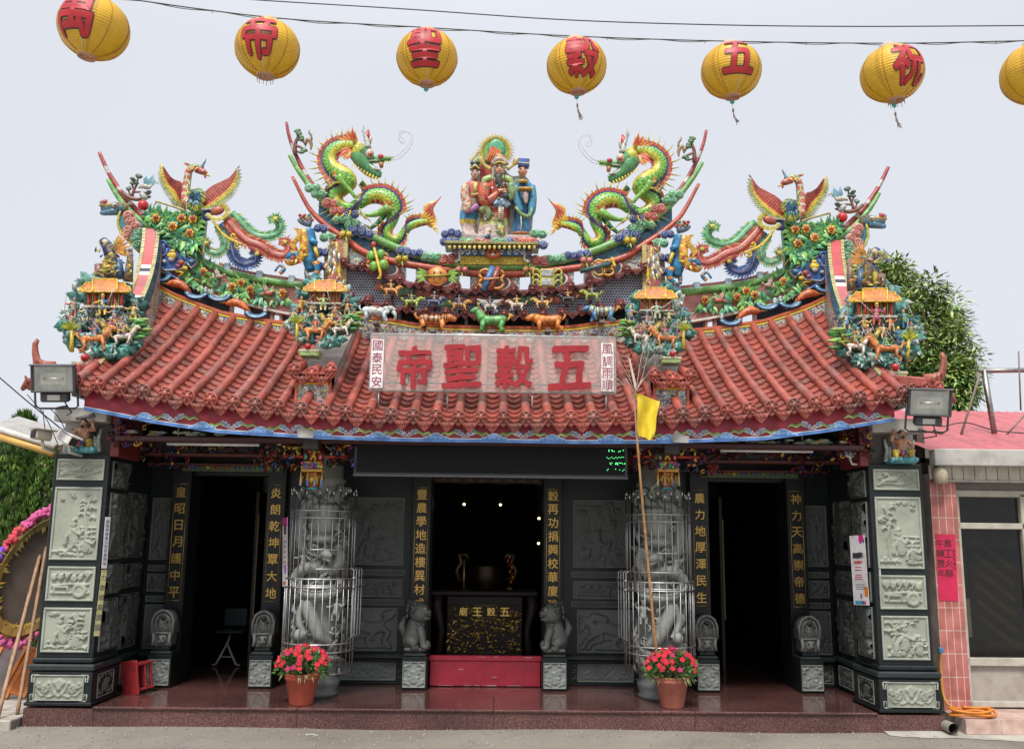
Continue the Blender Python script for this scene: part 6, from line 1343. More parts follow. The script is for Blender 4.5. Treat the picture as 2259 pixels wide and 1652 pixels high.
def beast(mb, p, L, f, col, rr, mane=None, tail=None, neck=.3, stripe=None, rear=0, head=1.0, leg=.38, trunk=False, legc=None, bulk=1.0):
    """four legged animal of body length L on ground point p, facing f = +-1 along x"""
    p = Vector(p); cf = (lambda i, k: stripe if stripe and i % 2 and k not in (3, 4) else jit(col, .28, rr)); q = lambda a, b, d=0: p + Vector((f * a * L, d * L, (b + rear * a) * L)); leg_h = leg
    mb.tube([q(v[0], v[1]) for v in curve([(-.5, leg_h + .12), (-.35, leg_h + .16), (0, leg_h + .15), (.28, leg_h + .14), (.45, leg_h + .2)], 15)], [(.1 * L + .06 * L * math.sin(math.pi * min(1, i / 13 + .1)) + .035 * L * math.exp(-((i - 11) / 2.2) ** 2) - .025 * L * math.exp(-((i - 6) / 2) ** 2)) * bulk for i in range(15)], 9, col, colfn=cf)
    for fr_, x in ((1, .34), (0, -.4)):
        for s_ in (-1, 1):
            st = rr.uniform(-.14, .14)
            if fr_: pts = [q(x, leg_h + .12, s_ * .1), q(x + st * .5 + .02, leg_h * .55, s_ * .11), q(x + st, leg_h * .12 + max(0, -st) * .5, s_ * .11), q(x + st + .05, .025 + max(0, -st) * .4, s_ * .11)]
            else: pts = [q(x, leg_h + .12, s_ * .1), q(x + .08 + st * .4, leg_h * .62, s_ * .11), q(x - .06 + st, leg_h * .35, s_ * .11), q(x - .02 + st, .03, s_ * .11), q(x + .04 + st, .02, s_ * .11)]
            mb.tube(pts, [.085 * L * bulk, .062 * L * bulk, .05 * L * bulk, .045 * L * bulk, .035 * L][:len(pts)], 7, legc or col, colfn=cf if stripe else None)
    nk = [(.38, leg_h + .2), (.5, leg_h + .2 + neck * .6), (.58, leg_h + .2 + neck)]
    mb.tube([q(*v) for v in curve(nk, 6)], [.14 * L * bulk * (1 - i * .07) for i in range(6)], 8, col, colfn=cf)
    hx, hz = .6, leg_h + .22 + neck; mb.tube([q(hx - .06, hz + .02), q(hx + .06, hz + .01), q(hx + .17 * head, hz - .05), q(hx + .22 * head, hz - .08)], [.1 * L * head, .105 * L * head, .075 * L * head, .04 * L * head], 8, col)
    for s_ in (-1, 1): mb.leaf(q(hx - .02, hz + .08, s_ * .06), (-.1 * f, s_ * .3, 1), .1 * L, .05 * L, col); mb.blob(q(hx + .1, hz + .03, s_ * .075 - .01), .018 * L, (.02, .02, .02), 5, 4)
    if mane:
        for i in range(12): t = i / 11; mb.leaf(q(.34 + .24 * t, leg_h + .3 + neck * t, rr.uniform(-.06, .06)), (-f * .8, rr.uniform(-.5, .5), .7), .13 * L, .06 * L, jit(mane, .2, rr))
    tl = tail or col
    mb.tube([q(-.5, leg_h + .16), q(-.62, leg_h + .22), q(-.7, leg_h + .36), q(-.64, leg_h + .46)], [.04 * L, .045 * L, .05 * L, .015 * L], 6, tl)
    if tail:
        for i in range(6): mb.leaf(q(-.66, leg_h + .3), (-f * rr.uniform(.2, 1), rr.uniform(-.5, .5), rr.uniform(.2, 1)), .2 * L, .07 * L, jit(tail, .15, rr))
    return q
def hill_rock(mb, pts, rr, r):
    for p in pts:
        c = jit(rr.choice([(.06, .24, .22), (.08, .3, .27), (.16, .36, .33), (.04, .16, .15), (.4, .5, .47)]), .2, rr)
        mb.blob(Vector(p), (r * rr.uniform(.8, 1.3), r * rr.uniform(.7, 1), r * rr.uniform(.6, 1)), c, 9, 7, .9, rr.randint(0, 99))
        for i in range(3): d = Vector((rr.uniform(-1, 1), rr.uniform(-1, -.2), rr.uniform(-.6, .8))).normalized(); mb.leaf(Vector(p) + d * r * .6, d + Vector((0, 0, rr.uniform(-.6, .6))), r * 1.0, r * .5, jit(c if i else (.34, .44, .42), .25, rr), bend=.4)
def cluster(cx, cy, sc, sg, seed, label, tall):
    """story scene of plaster figures: sc = photo units per layout unit"""
    rr = random.Random(seed); Yb = .42
    A = lambda u_, v_, dy=0: at(cx + sg * u_ * sc, cy + v_ * sc, Yb + dy)
    k = sc * (Yb + 8.2) / 2050
    root = empty('story_scene', A(-10, 160, -.2), label, 'figure scene', 'plaster story scenes on the roof ridges')
    mb = MB(); P = []
    for i in range(62): 
        v_ = rr.uniform(52, 150); t = (v_ - 52) / 100; hw = 92 - 30 * abs(t - .55) - 62 * max(0, t - .62) * 1.7; P.append(A(-8 + rr.uniform(-hw, hw), v_, .1 - .3 * t))
    hill_rock(mb, P, rr, 15 * k)
    hill_rock(mb, [A(u_, v_, .12) for u_, v_ in ((-50, 20), (-30, -10), (40, 10), (60, 40), (-70, 60), (0, 70), (30, 60), (-30, 70))], rr, 24 * k)
    mb.box(A(-38, 176, -.22), (50 * k, .16, 16 * k), (.3, .42, .16), ch=.006); mb.box(A(-38, 170, -.22), (54 * k, .17, 6 * k), (.5, .5, .35), ch=.003)
    obj('rockery', mb, 'ceramic', root)
    mb = MB(); c = A(0, 22, 0)                                     # pavilion: stepped orange roof, red columns, lattice doors
    mb.box(A(0, 26, .03), (84 * k, .1, 34 * k), (.05, .16, .13)); mb.box(A(0, 46, -.02), (92 * k, .14, 5 * k), (.5, .5, .45), ch=.003)
    for i in range(6): x = -36 + i * 14.4; mb.tube([A(x, 44, -.05), A(x, 10, -.05)], 3.6 * k, 8, (.5, .04, .03))
    for i in range(5):
        if i != 2:
            for j in (0, 1): mb.box(A(-29 + i * 14.4 + j * 5 - 2.5, 27, -.03), (3.4 * k, .02, 30 * k), (.6, .45, .06)); mb.box(A(-29 + i * 14.4 + j * 5 - 2.5, 27, -.045), (1 * k, .01, 30 * k), (.1, .25, .12))
    obj('pavilion_wall', mb, 'ceramic', root); mb = MB(); OR2 = (.62, .2, .03)
    for x0, x1, zt in ((-50, -20, -10), (-27, 27, -18), (20, 50, -10)):
        P = []
        for t in np.linspace(0, 1, 6): P.append([A(x0 + (x1 - x0) * s_ + (x0 + x1) * .18 * (1 - t) * .6 - ((x0 + x1) * .1 if t > .5 else 0), 10 + (zt - 10) * (t ** .8), -.1 + .12 * t) for s_ in np.linspace(0, 1, 5)])
        mb.grid(P, OR2)
        for e in (0, -1): mb.tube([r_[e] + Vector((0, -.005, 0)) for r_ in P], 2.0 * k, 6, YL)
        mb.tube([v for v in P[-1]], 2.2 * k, 6, YL); mb.tube([v for v in P[0]], 1.8 * k, 6, (.6, .42, .04))
    for s_ in (-1, 1): mb.tube([A(s_ * 44, 10, -.1), A(s_ * 52, 7, -.1), A(s_ * 56, 1, -.1)], [2.4 * k, 2 * k, .6 * k], 6, YL)
    mb.box(A(0, 10, 0), (90 * k, .16, 4 * k), (.5, .4, .06))
    obj('pavilion_roof', mb, 'ceramic', root)
    for u_, v_, h, dy in ((-70, 66, 46, -.0), (-4, 62, 50, -.06), (-40, 76, 36, -.06), (24, 82, 40, -.08), (60, 72, 44, -.02), (-58, 104, 38, -.1), (46, 118, 36, -.14), (8, 104, 34, -.13), (-78, 90, 36, -.06), (72, 96, 34, -.06), (-22, 92, 34, -.1), (34, 100, 34, -.12), (-6, 128, 30, -.17)):
        mb = MB(); mini(mb, A(u_ + rr.uniform(-4, 4), v_ + rr.uniform(-3, 3), dy - .02), h * k * rr.uniform(.95, 1.1), rr, face_=rr.choice((-1, 1))); obj('warrior', mb, 'ceramic', root)
    for u_, v_, L, f, cl in ((-26, 142, 56, 1, (.58, .2, .05)), (40, 130, 42, rr.choice((-1, 1)), (.6, .55, .5)), (14, 116, 44, -1, (.55, .42, .08))):
        mb = MB(); p = A(u_, v_, -.2 if v_ > 120 else -.12); q = beast(mb, p, L * k, sg * f, cl, rr, mane=(.6, .4, .05), tail=(.58, .25, .05), rear=rr.uniform(0, .2)); mb.box(q(-.02, .62), (.3 * L * k, .3 * L * k, .06 * L * k), jit(rr.choice(PAL), .2, rr), ch=.01); obj('horse', mb, 'ceramic', root)
        mb = MB(); mini(mb, q(-.02, .52), 34 * k, rr, ride=True); obj('rider', mb, 'ceramic', root)
    mb = MB(); p0 = A(-74, 142, -.18)
    mb.tube([p0, A(-73, 118, -.18), A(-74, 92, -.18)], [5.5 * k, 4.5 * k, 4 * k], 8, (.6, .48, .04))
    for i in range(11): a = rad(10 + i * 16); mb.leaf(A(-74, 94, -.18), (math.cos(a), -.3 - .3 * (i % 2), math.sin(a) * .8 + .1), 27 * k, 7 * k, jit((.45, .5, .04) if i % 2 else (.16, .34, .06), .15, rr))
    obj('palm', mb, 'ceramic', root); mb = MB()
    mb.tube([A(52, 112, -.12), A(58, 100, -.14), A(66, 92, -.14), A(76, 78, -.12)], [6 * k, 5 * k, 4 * k, 2.5 * k], 7, (.62, .38, .04))
    for i in range(16): mb.blob(A(60 + rr.uniform(-6, 34), 70 + (i % 6) * 8 + rr.uniform(-3, 3), -.15 + rr.uniform(-.03, .03)), (13 * k, .03, 4 * k), jit((.1, .34, .08) if i % 3 else (.3, .45, .12), .15, rr), 8, 5, .3, i)
    obj('pine', mb, 'ceramic', root); mb = MB()
    mb.blob(A(-45, 155, -.3), 8.5 * k, (.5, .012, .015), 14, 10); mb.lathe([(9 * k, -.0), (10 * k, 6 * k), (8 * k, 14 * k)], A(-45, 170, -.24), 10, (.4, .45, .4)); obj('red_ball', mb, 'ceramic', root)
    if tall:
        mb = MB()                                                   # phoenix and twisted rocks behind the outer pavilions
        S_ = lambda pts, col: mb.tube([A(*v[:2], .1) for v in pts], [v[2] * k for v in pts], 8, col)
        S_([(18, -20, 14), (16, -60, 12), (10, -85, 14), (-4, -105, 8)], (.16, .12, .1)); S_([(10, -70, 12), (4, -92, 13), (-6, -104, 10)], (.03, .05, .2)); mb.blob(A(0, -98, .06), (8 * k, 8 * k, 9 * k), (.5, .45, .3), 8, 6); mb.leaf(A(-6, -100, .06), (-sg, -.2, -.2), 12 * k, 6 * k, YL)
        S_([(50, -14, 12), (54, -50, 9), (56, -85, 5)], (.22, .16, .12)); S_([(0, -22, 8), (0, -60, 6)], (.6, .46, .05)); S_([(34, -20, 10), (30, -60, 8)], (.05, .14, .3)); S_([(-12, -22, 12), (-14, -50, 10)], (.25, .12, .12))
        for i in range(60): mb.leaf(A(rr.choice((14, 24, 52, -20, 0)) + rr.uniform(-9, 9), rr.uniform(-100, -20), .05), (rr.uniform(-1, 1), -.5, rr.uniform(-.4, 1)), 16 * k, 6 * k, jit(rr.choice([(.6, .46, .05), (.6, .24, .05), (.45, .4, .16), (.05, .1, .25), (.35, .42, .1)]), .25, rr))
        for i in range(9): mb.leaf(A(22, -80, .08), (sg * (.2 + .1 * i), -.1, 1.2 - .2 * i), 44 * k, 10 * k, jit((.6, .26, .05), .2, rr))
        obj('rock_phoenix', mb, 'ceramic', root)
    return root
cluster(232, 634, 1.0, 1, 31, 'figure scene with pavilion, riders and tall phoenix rock at the left roof corner', True)
cluster(1930, 655, 1.0, -1, 32, 'figure scene with pavilion, riders and tall phoenix rock at the right roof corner', True)
cluster(717, 634, .84, 1, 33, 'figure scene with pavilion and riders left of the big red letter board', False)
cluster(1446, 650, .84, -1, 34, 'figure scene with pavilion and riders right of the big red letter board', False)

# riders along the blue lattice of the middle ridge
rr = random.Random(41)
RID = [(330, 470, 1, (.6, .25, .05), 'orange bull'), (465, 545, 1, (.3, .45, .06), 'green and yellow frog-like beast'), (610, 545, 1, (.06, .08, .2), 'dark blue beast'), (775, 565, 1, (.6, .3, .06), 'striped tiger'), (975, 575, -1, (.5, .5, .5), 'grey crane'), (1150, 565, -1, (.6, .5, .42), 'pale horse'), (1315, 550, -1, (.6, .38, .1), 'tan horse'), (1485, 525, -1, (.02, .02, .025), 'black ox'), (1640, 500, -1, (.3, .42, .06), 'green lion')]
for x, y, f, c, nm in RID:
    p = at(*C5(x, y), 1.36); root = empty('mounted_figurine', p, 'plaster rider on %s, %s' % (nm, 'under the %s of the ridge' % {330: 'lute ornament', 465: 'left oval recess', 610: 'orange medallion', 775: 'left sky gap', 975: 'blue scroll', 1150: 'right sky gap', 1315: 'yellow book', 1485: 'right oval recess', 1640: 'dark flute'}[x]), 'figurine', 'riders along the blue lattice')
    mb = MB(); L = .15; q = beast(mb, p, L, f, c, rr, mane=mixc(c, (.6, .4, .05), .5) if x != 1485 else None, tail=mixc(c, (.6, .4, .05), .4), stripe=(.05, .03, .02) if x == 775 else None, head=1.25 if x in (465, 610, 775, 1640) else 1, neck=.16, leg=.3)
    if x == 975:
        for s_ in (-1, 1): mb.leaf(q(0, .55), (s_, -.2, .4), .16, .05, (.5, .5, .48))
    mb.box(p + Vector((0, .1, .03)), (.03, .16, .03), (.2, .06, .05)); obj('mount', mb, 'ceramic', root); mb = MB(); mini(mb, q(-.02, .4), .115, rr, hold=False, ride=True); obj('rider', mb, 'ceramic', root)
for i, (x, y, c) in enumerate(((280, 405, CRD), (410, 430, CG), (545, 440, CRD), (690, 462, CRD), (685, 515, CG), (880, 490, CRD), (1075, 500, CRD), (1210, 490, CG), (1390, 480, CRD), (1560, 440, CRD))):
    mb = MB(); spiral_cloud(mb, at(*C5(x, y), 1.52), .16, .09, mixc(c, (.2, .1, .1), .2), 2, i); obj('cloud', mb, 'ceramic', mid)
# larger animals in front of the mosaic band
def animal(name, lab, x, y, fnc):
    p = at(*C5(x, y), 1.3); mb = MB(); fnc(mb, p); mb.box(p + Vector((0, .1, .01)), (.06, .2, .03), (.3, .28, .26)); o = obj(name, mb, 'ceramic', None, lab, name.split('_')[0], base=p)
def eleph(mb, p):
    q = beast(mb, p, .25, 1, (.52, .58, .6), rr, neck=.08, leg=.3, head=1.1, bulk=1.5, legc=(.42, .52, .58)); hd = q(.62, .5)
    mb.tube([q(.72, .48), q(.82, .36), q(.84, .2), q(.78, .1)], [.024, .02, .014, .01], 7, (.52, .58, .6)); mb.leaf(q(.52, .56, -.12), (-.3, -.5, -.8), .07, .06, (.45, .52, .56)); mb.tube([q(.78, .36, -.06), q(.84, .28, -.08), q(.92, .26, -.08)], [.008, .007, .002], 5, WHT); mb.box(q(.05, .6), (.07, .085, .03), (.5, .1, .03), ch=.008); mb.blob(q(-.05, .47, 0), (.11, .055, .06), (.54, .6, .62), 9, 7)
animal('elephant_figure', 'white elephant figure with red saddle above the letter board', 225, 640, eleph)
animal('tiger_figure', 'orange tiger figure with black stripes above the letter board', 600, 695, lambda mb, p: beast(mb, p, .27, 1, (.65, .24, .05), rr, stripe=(.06, .03, .02), neck=.02, leg=.28, head=1.4, bulk=1.5))
def qil(mb, p):
    q = beast(mb, p, .27, -1, (.12, .4, .12), rr, mane=(.6, .12, .08), tail=(.65, .4, .04), neck=.34, leg=.28, head=1.1, bulk=1.5)
    for s_ in (-1, 1): mb.tube([q(.58, .9, s_ * .04), q(.54, 1.05, s_ * .1), q(.6, 1.15, s_ * .12)], [.01, .008, .003], 5, (.6, .45, .1))
    for i in range(8): mb.blob(q(rr.uniform(-.4, .3), rr.uniform(.36, .52), -.13), .012, (.65, .5, .1), 6, 4)
animal('qilin_figure', 'green horned qilin figure with yellow tail above the letter board', 990, 700, qil)
animal('lion_figure', 'plain orange lion figure above the right part of the letter board', 1355, 695, lambda mb, p: beast(mb, p, .26, -1, (.65, .22, .03), rr, mane=(.6, .26, .04), neck=.04, leg=.28, head=1.4, bulk=1.5))
animal('beast_figure', 'blue beast figure with yellow stripes and orange tail beside the bare twigs', 1710, 635, lambda mb, p: beast(mb, p, .24, -1, (.05, .2, .42), rr, stripe=(.6, .5, .15), mane=(.6, .5, .2), tail=(.65, .3, .04), neck=.05, leg=.3, head=1.3, bulk=1.5))
# ------------------------------------------------------------------ lanterns on the wire
RED = (.42, .01, .018)
LAN = [(207, 62, 160, '萬', 'tilted lantern with cut off red character nearest the left edge', 8), (590, 108, 149, '帝', 'lantern with red character above the left phoenix', 1), (942, 128, 143, '聖', 'lantern with red character left of the deity group', -1), (1272, 146, 141, '穀', 'lantern with many stroked red character right of the deity group', -3), (1613, 157, 141, '五', 'lantern with the flat bottomed red character beside the right dragon', -1), (1968, 163, 145, '祝', 'rightmost whole lantern, its red character set to the right', -5), (2286, 163, 158, '壽', 'lantern cut off by the right edge of the picture', -3)]
def lan_char(mb, ch, offs, col, c, R, H, az, lat, size, lift):
    vs, fs, d = LET[ch]; k = size
    bm = bmesh.new(); bv = [bm.verts.new((x, y, 0)) for x, y in vs]
    for f in fs:
        try: bm.faces.new([bv[i] for i in f])
        except ValueError: pass
    for ax in (0, 1):
        for t in np.linspace(-.5, .5, 13):
            n = (1, 0, 0) if ax == 0 else (0, 1, 0); bmesh.ops.bisect_plane(bm, geom=bm.verts[:] + bm.edges[:] + bm.faces[:], plane_co=[t * q for q in n], plane_no=n)
    bm.verts.index_update(); F = [[v.index for v in f.verts] for f in bm.faces]
    for q, (sx, sy) in enumerate(shifts(offs)):
        out = []
        for v in bm.verts:
            a = az + (v.co.x + sx) * k * .82 / R; l = lat + (v.co.y + sy) * k * 1.06 / H; rr_ = 1 + lift + q * .0012; out.append(c + Vector((R * rr_ * math.cos(l) * math.sin(a), -R * rr_ * math.cos(l) * math.cos(a), H * rr_ * math.sin(l))))
        mb.add(out, F, col, True)
    bm.free()
LY = []
YEL = (.62, .36, .012)
for i, (px, py, dm, ch, lab, tilt) in enumerate(LAN):
    Y = -8.2 + 2050 * .4 / dm; c = at(px, py, Y); R, H = .2, .182; rr = random.Random(i + 60)
    top = c + Vector((0, 0, H)); LY.append(top + Vector((0, 0, .035))); root = empty('lantern', c, 'yellow ' + lab, 'lantern', 'yellow lanterns hanging from the wire')
    rot = Matrix.Rotation(rad(tilt), 4, 'Y'); X = Matrix.Translation(c) @ rot @ Matrix.Translation(-c)
    mb = MB(); mb.X = X; nr = 27; pr = []
    for j in range(nr * 3 + 1):
        t = -math.pi / 2 * .84 + math.pi * .84 * j / (nr * 3); rp_ = 1 + .014 * math.cos(2 * math.pi * j / 3); pr.append((R * math.cos(t) * rp_, H * math.sin(t) * rp_))
    mb.lathe(pr, c, 40, YEL, colfn=lambda a, b: jit(YEL if (b % 8) else (.5, .27, .01), .05, rr)); mb.sm = True
    obj('shade', mb, 'lantern_skin', root); mb = MB(); mb.X = X
    for k in range(8):
        a = k * .785 + .1; mb.tube([c + Vector((R * 1.012 * math.cos(t) * math.sin(a), -R * 1.012 * math.cos(t) * math.cos(a), H * 1.012 * math.sin(t))) for t in np.linspace(-1.25, 1.25, 14)], .0022, 4, (.34, .17, .02) if k % 4 else (.6, .58, .5))
    obj('seam', mb, 'cloth', root); mb = MB(); mb.X = X
    mb.lathe([(.001, -.17), (.05, -.172), (.062, -.168), (.075, -.16), (.08, -.152)], c, 18, (.5, .25, .16), colfn=lambda a, b: jit((.55, .3, .2) if a < 2 else (.26, .25, .14), .15, rr)); mb.lathe([(.05, .165), (.055, .2), (.05, .205), (.0, .205)], c, 16, (.5, .42, .36)); mb.lathe([(.05, -.165), (.052, -.195), (.047, -.195), (.045, -.165)], c, 18, (.45, .24, .16))
    if i in (1, 5):
        for k in range(12): a = k * .52; p = c + Vector((.05 * math.cos(a), .05 * math.sin(a), -.195)); mb.tube([p, p + Vector((rr.uniform(-.006, .006), 0, -rr.uniform(.02, .035)))], .002, 4, (.4, .34, .3))
    obj('collar', mb, 'cloth', root)
    mb = MB(); mb.X = X; az = {0: -.18, 1: -.04, 2: -.0, 3: .14, 4: .0, 5: .22, 6: .5}[i]; la = {0: .14, 1: -.02, 2: .0, 3: -.05, 4: .14, 5: -.05, 6: .0}[i]
    sz = .305 if i else .34
    lan_char(mb, ch, .046, (.05, .012, .01), c, R, H, az, la, sz, .014); lan_char(mb, ch, .024, RED, c, R, H, az, la, sz, .027)
    obj('character', mb, 'paint', root)
    mb = MB(); mb.X = X; mb.tube([top - Vector((0, 0, .02)), top + Vector((0, 0, .035))], .003, 5, (.15, .15, .15)); mb.tube([top + Vector((.014 * math.cos(t), 0, .03 + .014 * math.sin(t))) for t in np.linspace(0, 6.2, 10)], .0025, 4, (.2, .2, .2)); obj('hanger', mb, 'steel', root)
    if i in (2, 3, 4, 5):
        b0 = c - Vector((0, 0, .2)); mb = MB(); mb.tube([b0 + Vector((0, 0, .02)), b0 - Vector((0, 0, .03))], .0015, 4, (.3, .5, .4)); mb.blob(b0 - Vector((0, 0, .025)), (.016, .008, .016), (.06, .32, .25), 8, 6)
        if i > 2:
            e = b0 + Vector((.03, 0, -.17)); mb.tube([b0 - Vector((0, 0, .03)), b0 - Vector((-.004, 0, .08))], .0015, 4, (.3, .5, .4)); mb.tube([b0 + Vector((.004, 0, -.075)), b0 + Vector((.006, 0, -.095))], .007, 6, (.3, .2, .08))
            for k in range(9): mb.tube([b0 + Vector((.006, 0, -.095)), b0 + Vector((.012 + rr.uniform(-.006, .006), rr.uniform(-.006, .006), -.13)), e + Vector((rr.uniform(-.014, .014), rr.uniform(-.01, .01), rr.uniform(-.02, .015)))], .0024, 4, jit((.3, .22, .24), .25, rr))
        obj('tassel', mb, 'cloth', root)
a = LY[0] + (LY[0] - LY[1]) * .6 + Vector((0, 0, .02)); pts = [tuple(a)] + [tuple(v) for v in LY] + [tuple(LY[-1] + (LY[-1] - LY[-2]) * .8)]
C = [Vector(v) for v in curve(pts, 140)]; mb = MB(); rr = random.Random(9)
mb.tube(C, .0042, 6, (.03, .03, .03)); mb.tube([v + Vector((0, .004, .006 * math.sin(i * .9) - .004)) for i, v in enumerate(C)], .0028, 5, (.1, .1, .1))
for i in range(7, 140, 11): mb.tube([C[i] + Vector((0, 0, .006)), C[i] + Vector((.006, 0, -.012)), C[i] + Vector((-.004, -.004, -.02))], .0025, 4, (.2, .2, .2))
obj('lantern_wire', mb, 'paint', None, 'twisted dark wire from which the yellow lanterns hang', 'wire')
mb = MB(); mb.tube([Vector(v) for v in curve([tuple(at(a, b, -2.3)) for a, b in ((420, -14), (560, 0), (900, 21), (1240, 44), (1560, 55), (1880, 59), (2300, 57))], 60)], .0045, 6, (.015, .015, .018)); obj('overhead_cable', mb, 'paint', None, 'single black cable running above the lantern wire', 'cable')

# ------------------------------------------------------------------ letter board over the roof
SY = -.1
root = empty('letter_board', at(1088, 866, SY), 'clear letter board with four big red characters standing on the tiled roof', 'sign')
tl, tr_, br_, bl = at(818, 738, SY), at(1358, 745, SY), at(1357, 866, SY), at(816, 862, SY); zc, hh = (tl.z + bl.z + tr_.z + br_.z) / 4, (tl.z - bl.z + tr_.z - br_.z) / 2; xa, xb = (tl.x + bl.x) / 2, (tr_.x + br_.x) / 2; z0, z1 = zc - hh / 2, zc + hh / 2
mb = MB(); 
for k in range(3): a, b = xa + (xb - xa) * k / 3, xa + (xb - xa) * (k + 1) / 3; mb.box(((a + b) / 2, SY, zc), (b - a - .004, .006, hh), (.6, .6, .6))
obj('clear_panel', mb, 'acrylic', root); mb = MB()
for a, b, c, d in ((xa, xb, z0, z0), (xa, xb, z1, z1), (xa, xb, z0 + .07, z0 + .07)): mb.box(((a + b) / 2, SY + .012, c), (b - a, .018, .018), (.42, .39, .36), ch=.003)
for x in (xa, xb): mb.box((x, SY + .012, zc), (.018, .018, hh), (.42, .39, .36), ch=.003)
mb.tube([(xa - .05, SY + .02, z1 + .015), (xb + .02, SY + .02, z1 + .012)], .007, 6, (.5, .5, .48))
obj('frame', mb, 'steel', root); mb = MB()
for x in (xa + .08, -.4, .35, xb - .08): mb.tube([(x, SY + .03, z0 + .02), (x, SY + .03, ze(x) + .1)], .01, 6, (.4, .4, .4)); mb.tube([(x, SY + .03, z1 - .04), (x, .62, rz(x, .5) + .02)], .01, 6, (.4, .4, .4))
obj('stay', mb, 'steel', root)
for ch, (px, py) in zip('帝聖穀五', ((914, 810), (1020, 808), (1134, 809), (1257, 811))):
    p = at(px, py, SY - .02); q = MB()
    glyph(q, ch, p, .37, (.3, .006, .014), .026, .018, wx=.84)
    q.V = [(x + (z - p.z) * .05 + .006 * math.sin(z * 31), y, z + .05 * (x - p.x) + .006 * math.sin(x * 37)) for x, y, z in q.V]
    for s_ in (-.07, .07): q.tube([(p.x + s_, p.y + .01, p.z - .1), (p.x + s_, SY, p.z - .1)], .006, 5, (.4, .4, .4)); q.box((p.x + s_, SY - .006, p.z - .1), (.03, .008, .09), (.35, .34, .34))
    obj('red_character', q, 'paint', root)
for tx, px, py in (('國泰民安', 832, 802), ('風調雨順', 1340, 810)):
    p = at(px, py, SY - .012); h = .435; mb = MB(); mb.box(p, (.112, .008, h), (.72, .68, .68), ch=.002)
    for k, ch in enumerate(tx): glyph(mb, ch, p + Vector((0, -.004, h / 2 - .055 - k * .108)), .09, (.26, .02, .07), .0, .003)
    obj('verse_strip', mb, 'paint', root)

# ------------------------------------------------------------------ LED display
a, b = at(780, 1051, -.02), at(1385, 977, -.02); a2, b2 = at(780, 980, -.02), at(1385, 1055, -.02); x0, x1 = (a.x + a2.x) / 2, (b.x + b2.x) / 2; z0, z1 = (a.z + b2.z) / 2, (a2.z + b.z) / 2
root = empty('led_display', ((x0 + x1) / 2, 0, z0), 'long black LED display hanging over the middle doorway', 'display'); mb = MB()
mb.box(((x0 + x1) / 2, .06, (z0 + z1) / 2), (x1 - x0, .14, z1 - z0), (.03, .03, .034), ch=.008); mb.box(((x0 + x1) / 2, -.012, z0 + .008), (x1 - x0, .01, .014), (.1, .1, .11)); obj('housing', mb, 'paint', root); mb = MB(); mb.sm = False
mb.box(((x0 + x1) / 2, -.012, (z0 + z1) / 2 + .008), (x1 - x0 - .05, .006, z1 - z0 - .05), (.02, .02, .02)); obj('screen', mb, 'led_matrix', root); mb = MB()
rr = random.Random(14)
for r_, (yy, n) in enumerate(((994, 4), (1010, 6), (1023, 9), (1036, 3))):
    for k in range(n * 2):
        p = at(1339 + rr.uniform(0, 40) if r_ != 1 else 1339 + k * 3.3, yy + rr.uniform(-2.5, 2.5), -.019); mb.box((p.x, -.0165, p.z), (.007, .003, .005 if r_ else .008), (.1, 1, .3))
obj('lit_dots', mb, 'lit_green', root); mb = MB()
for x in (x0 + .15, x1 - .15): mb.box((x, .08, z1 + .05), (.03, .03, .14), (.1, .1, .1))
obj('hanger', mb, 'steel', root)

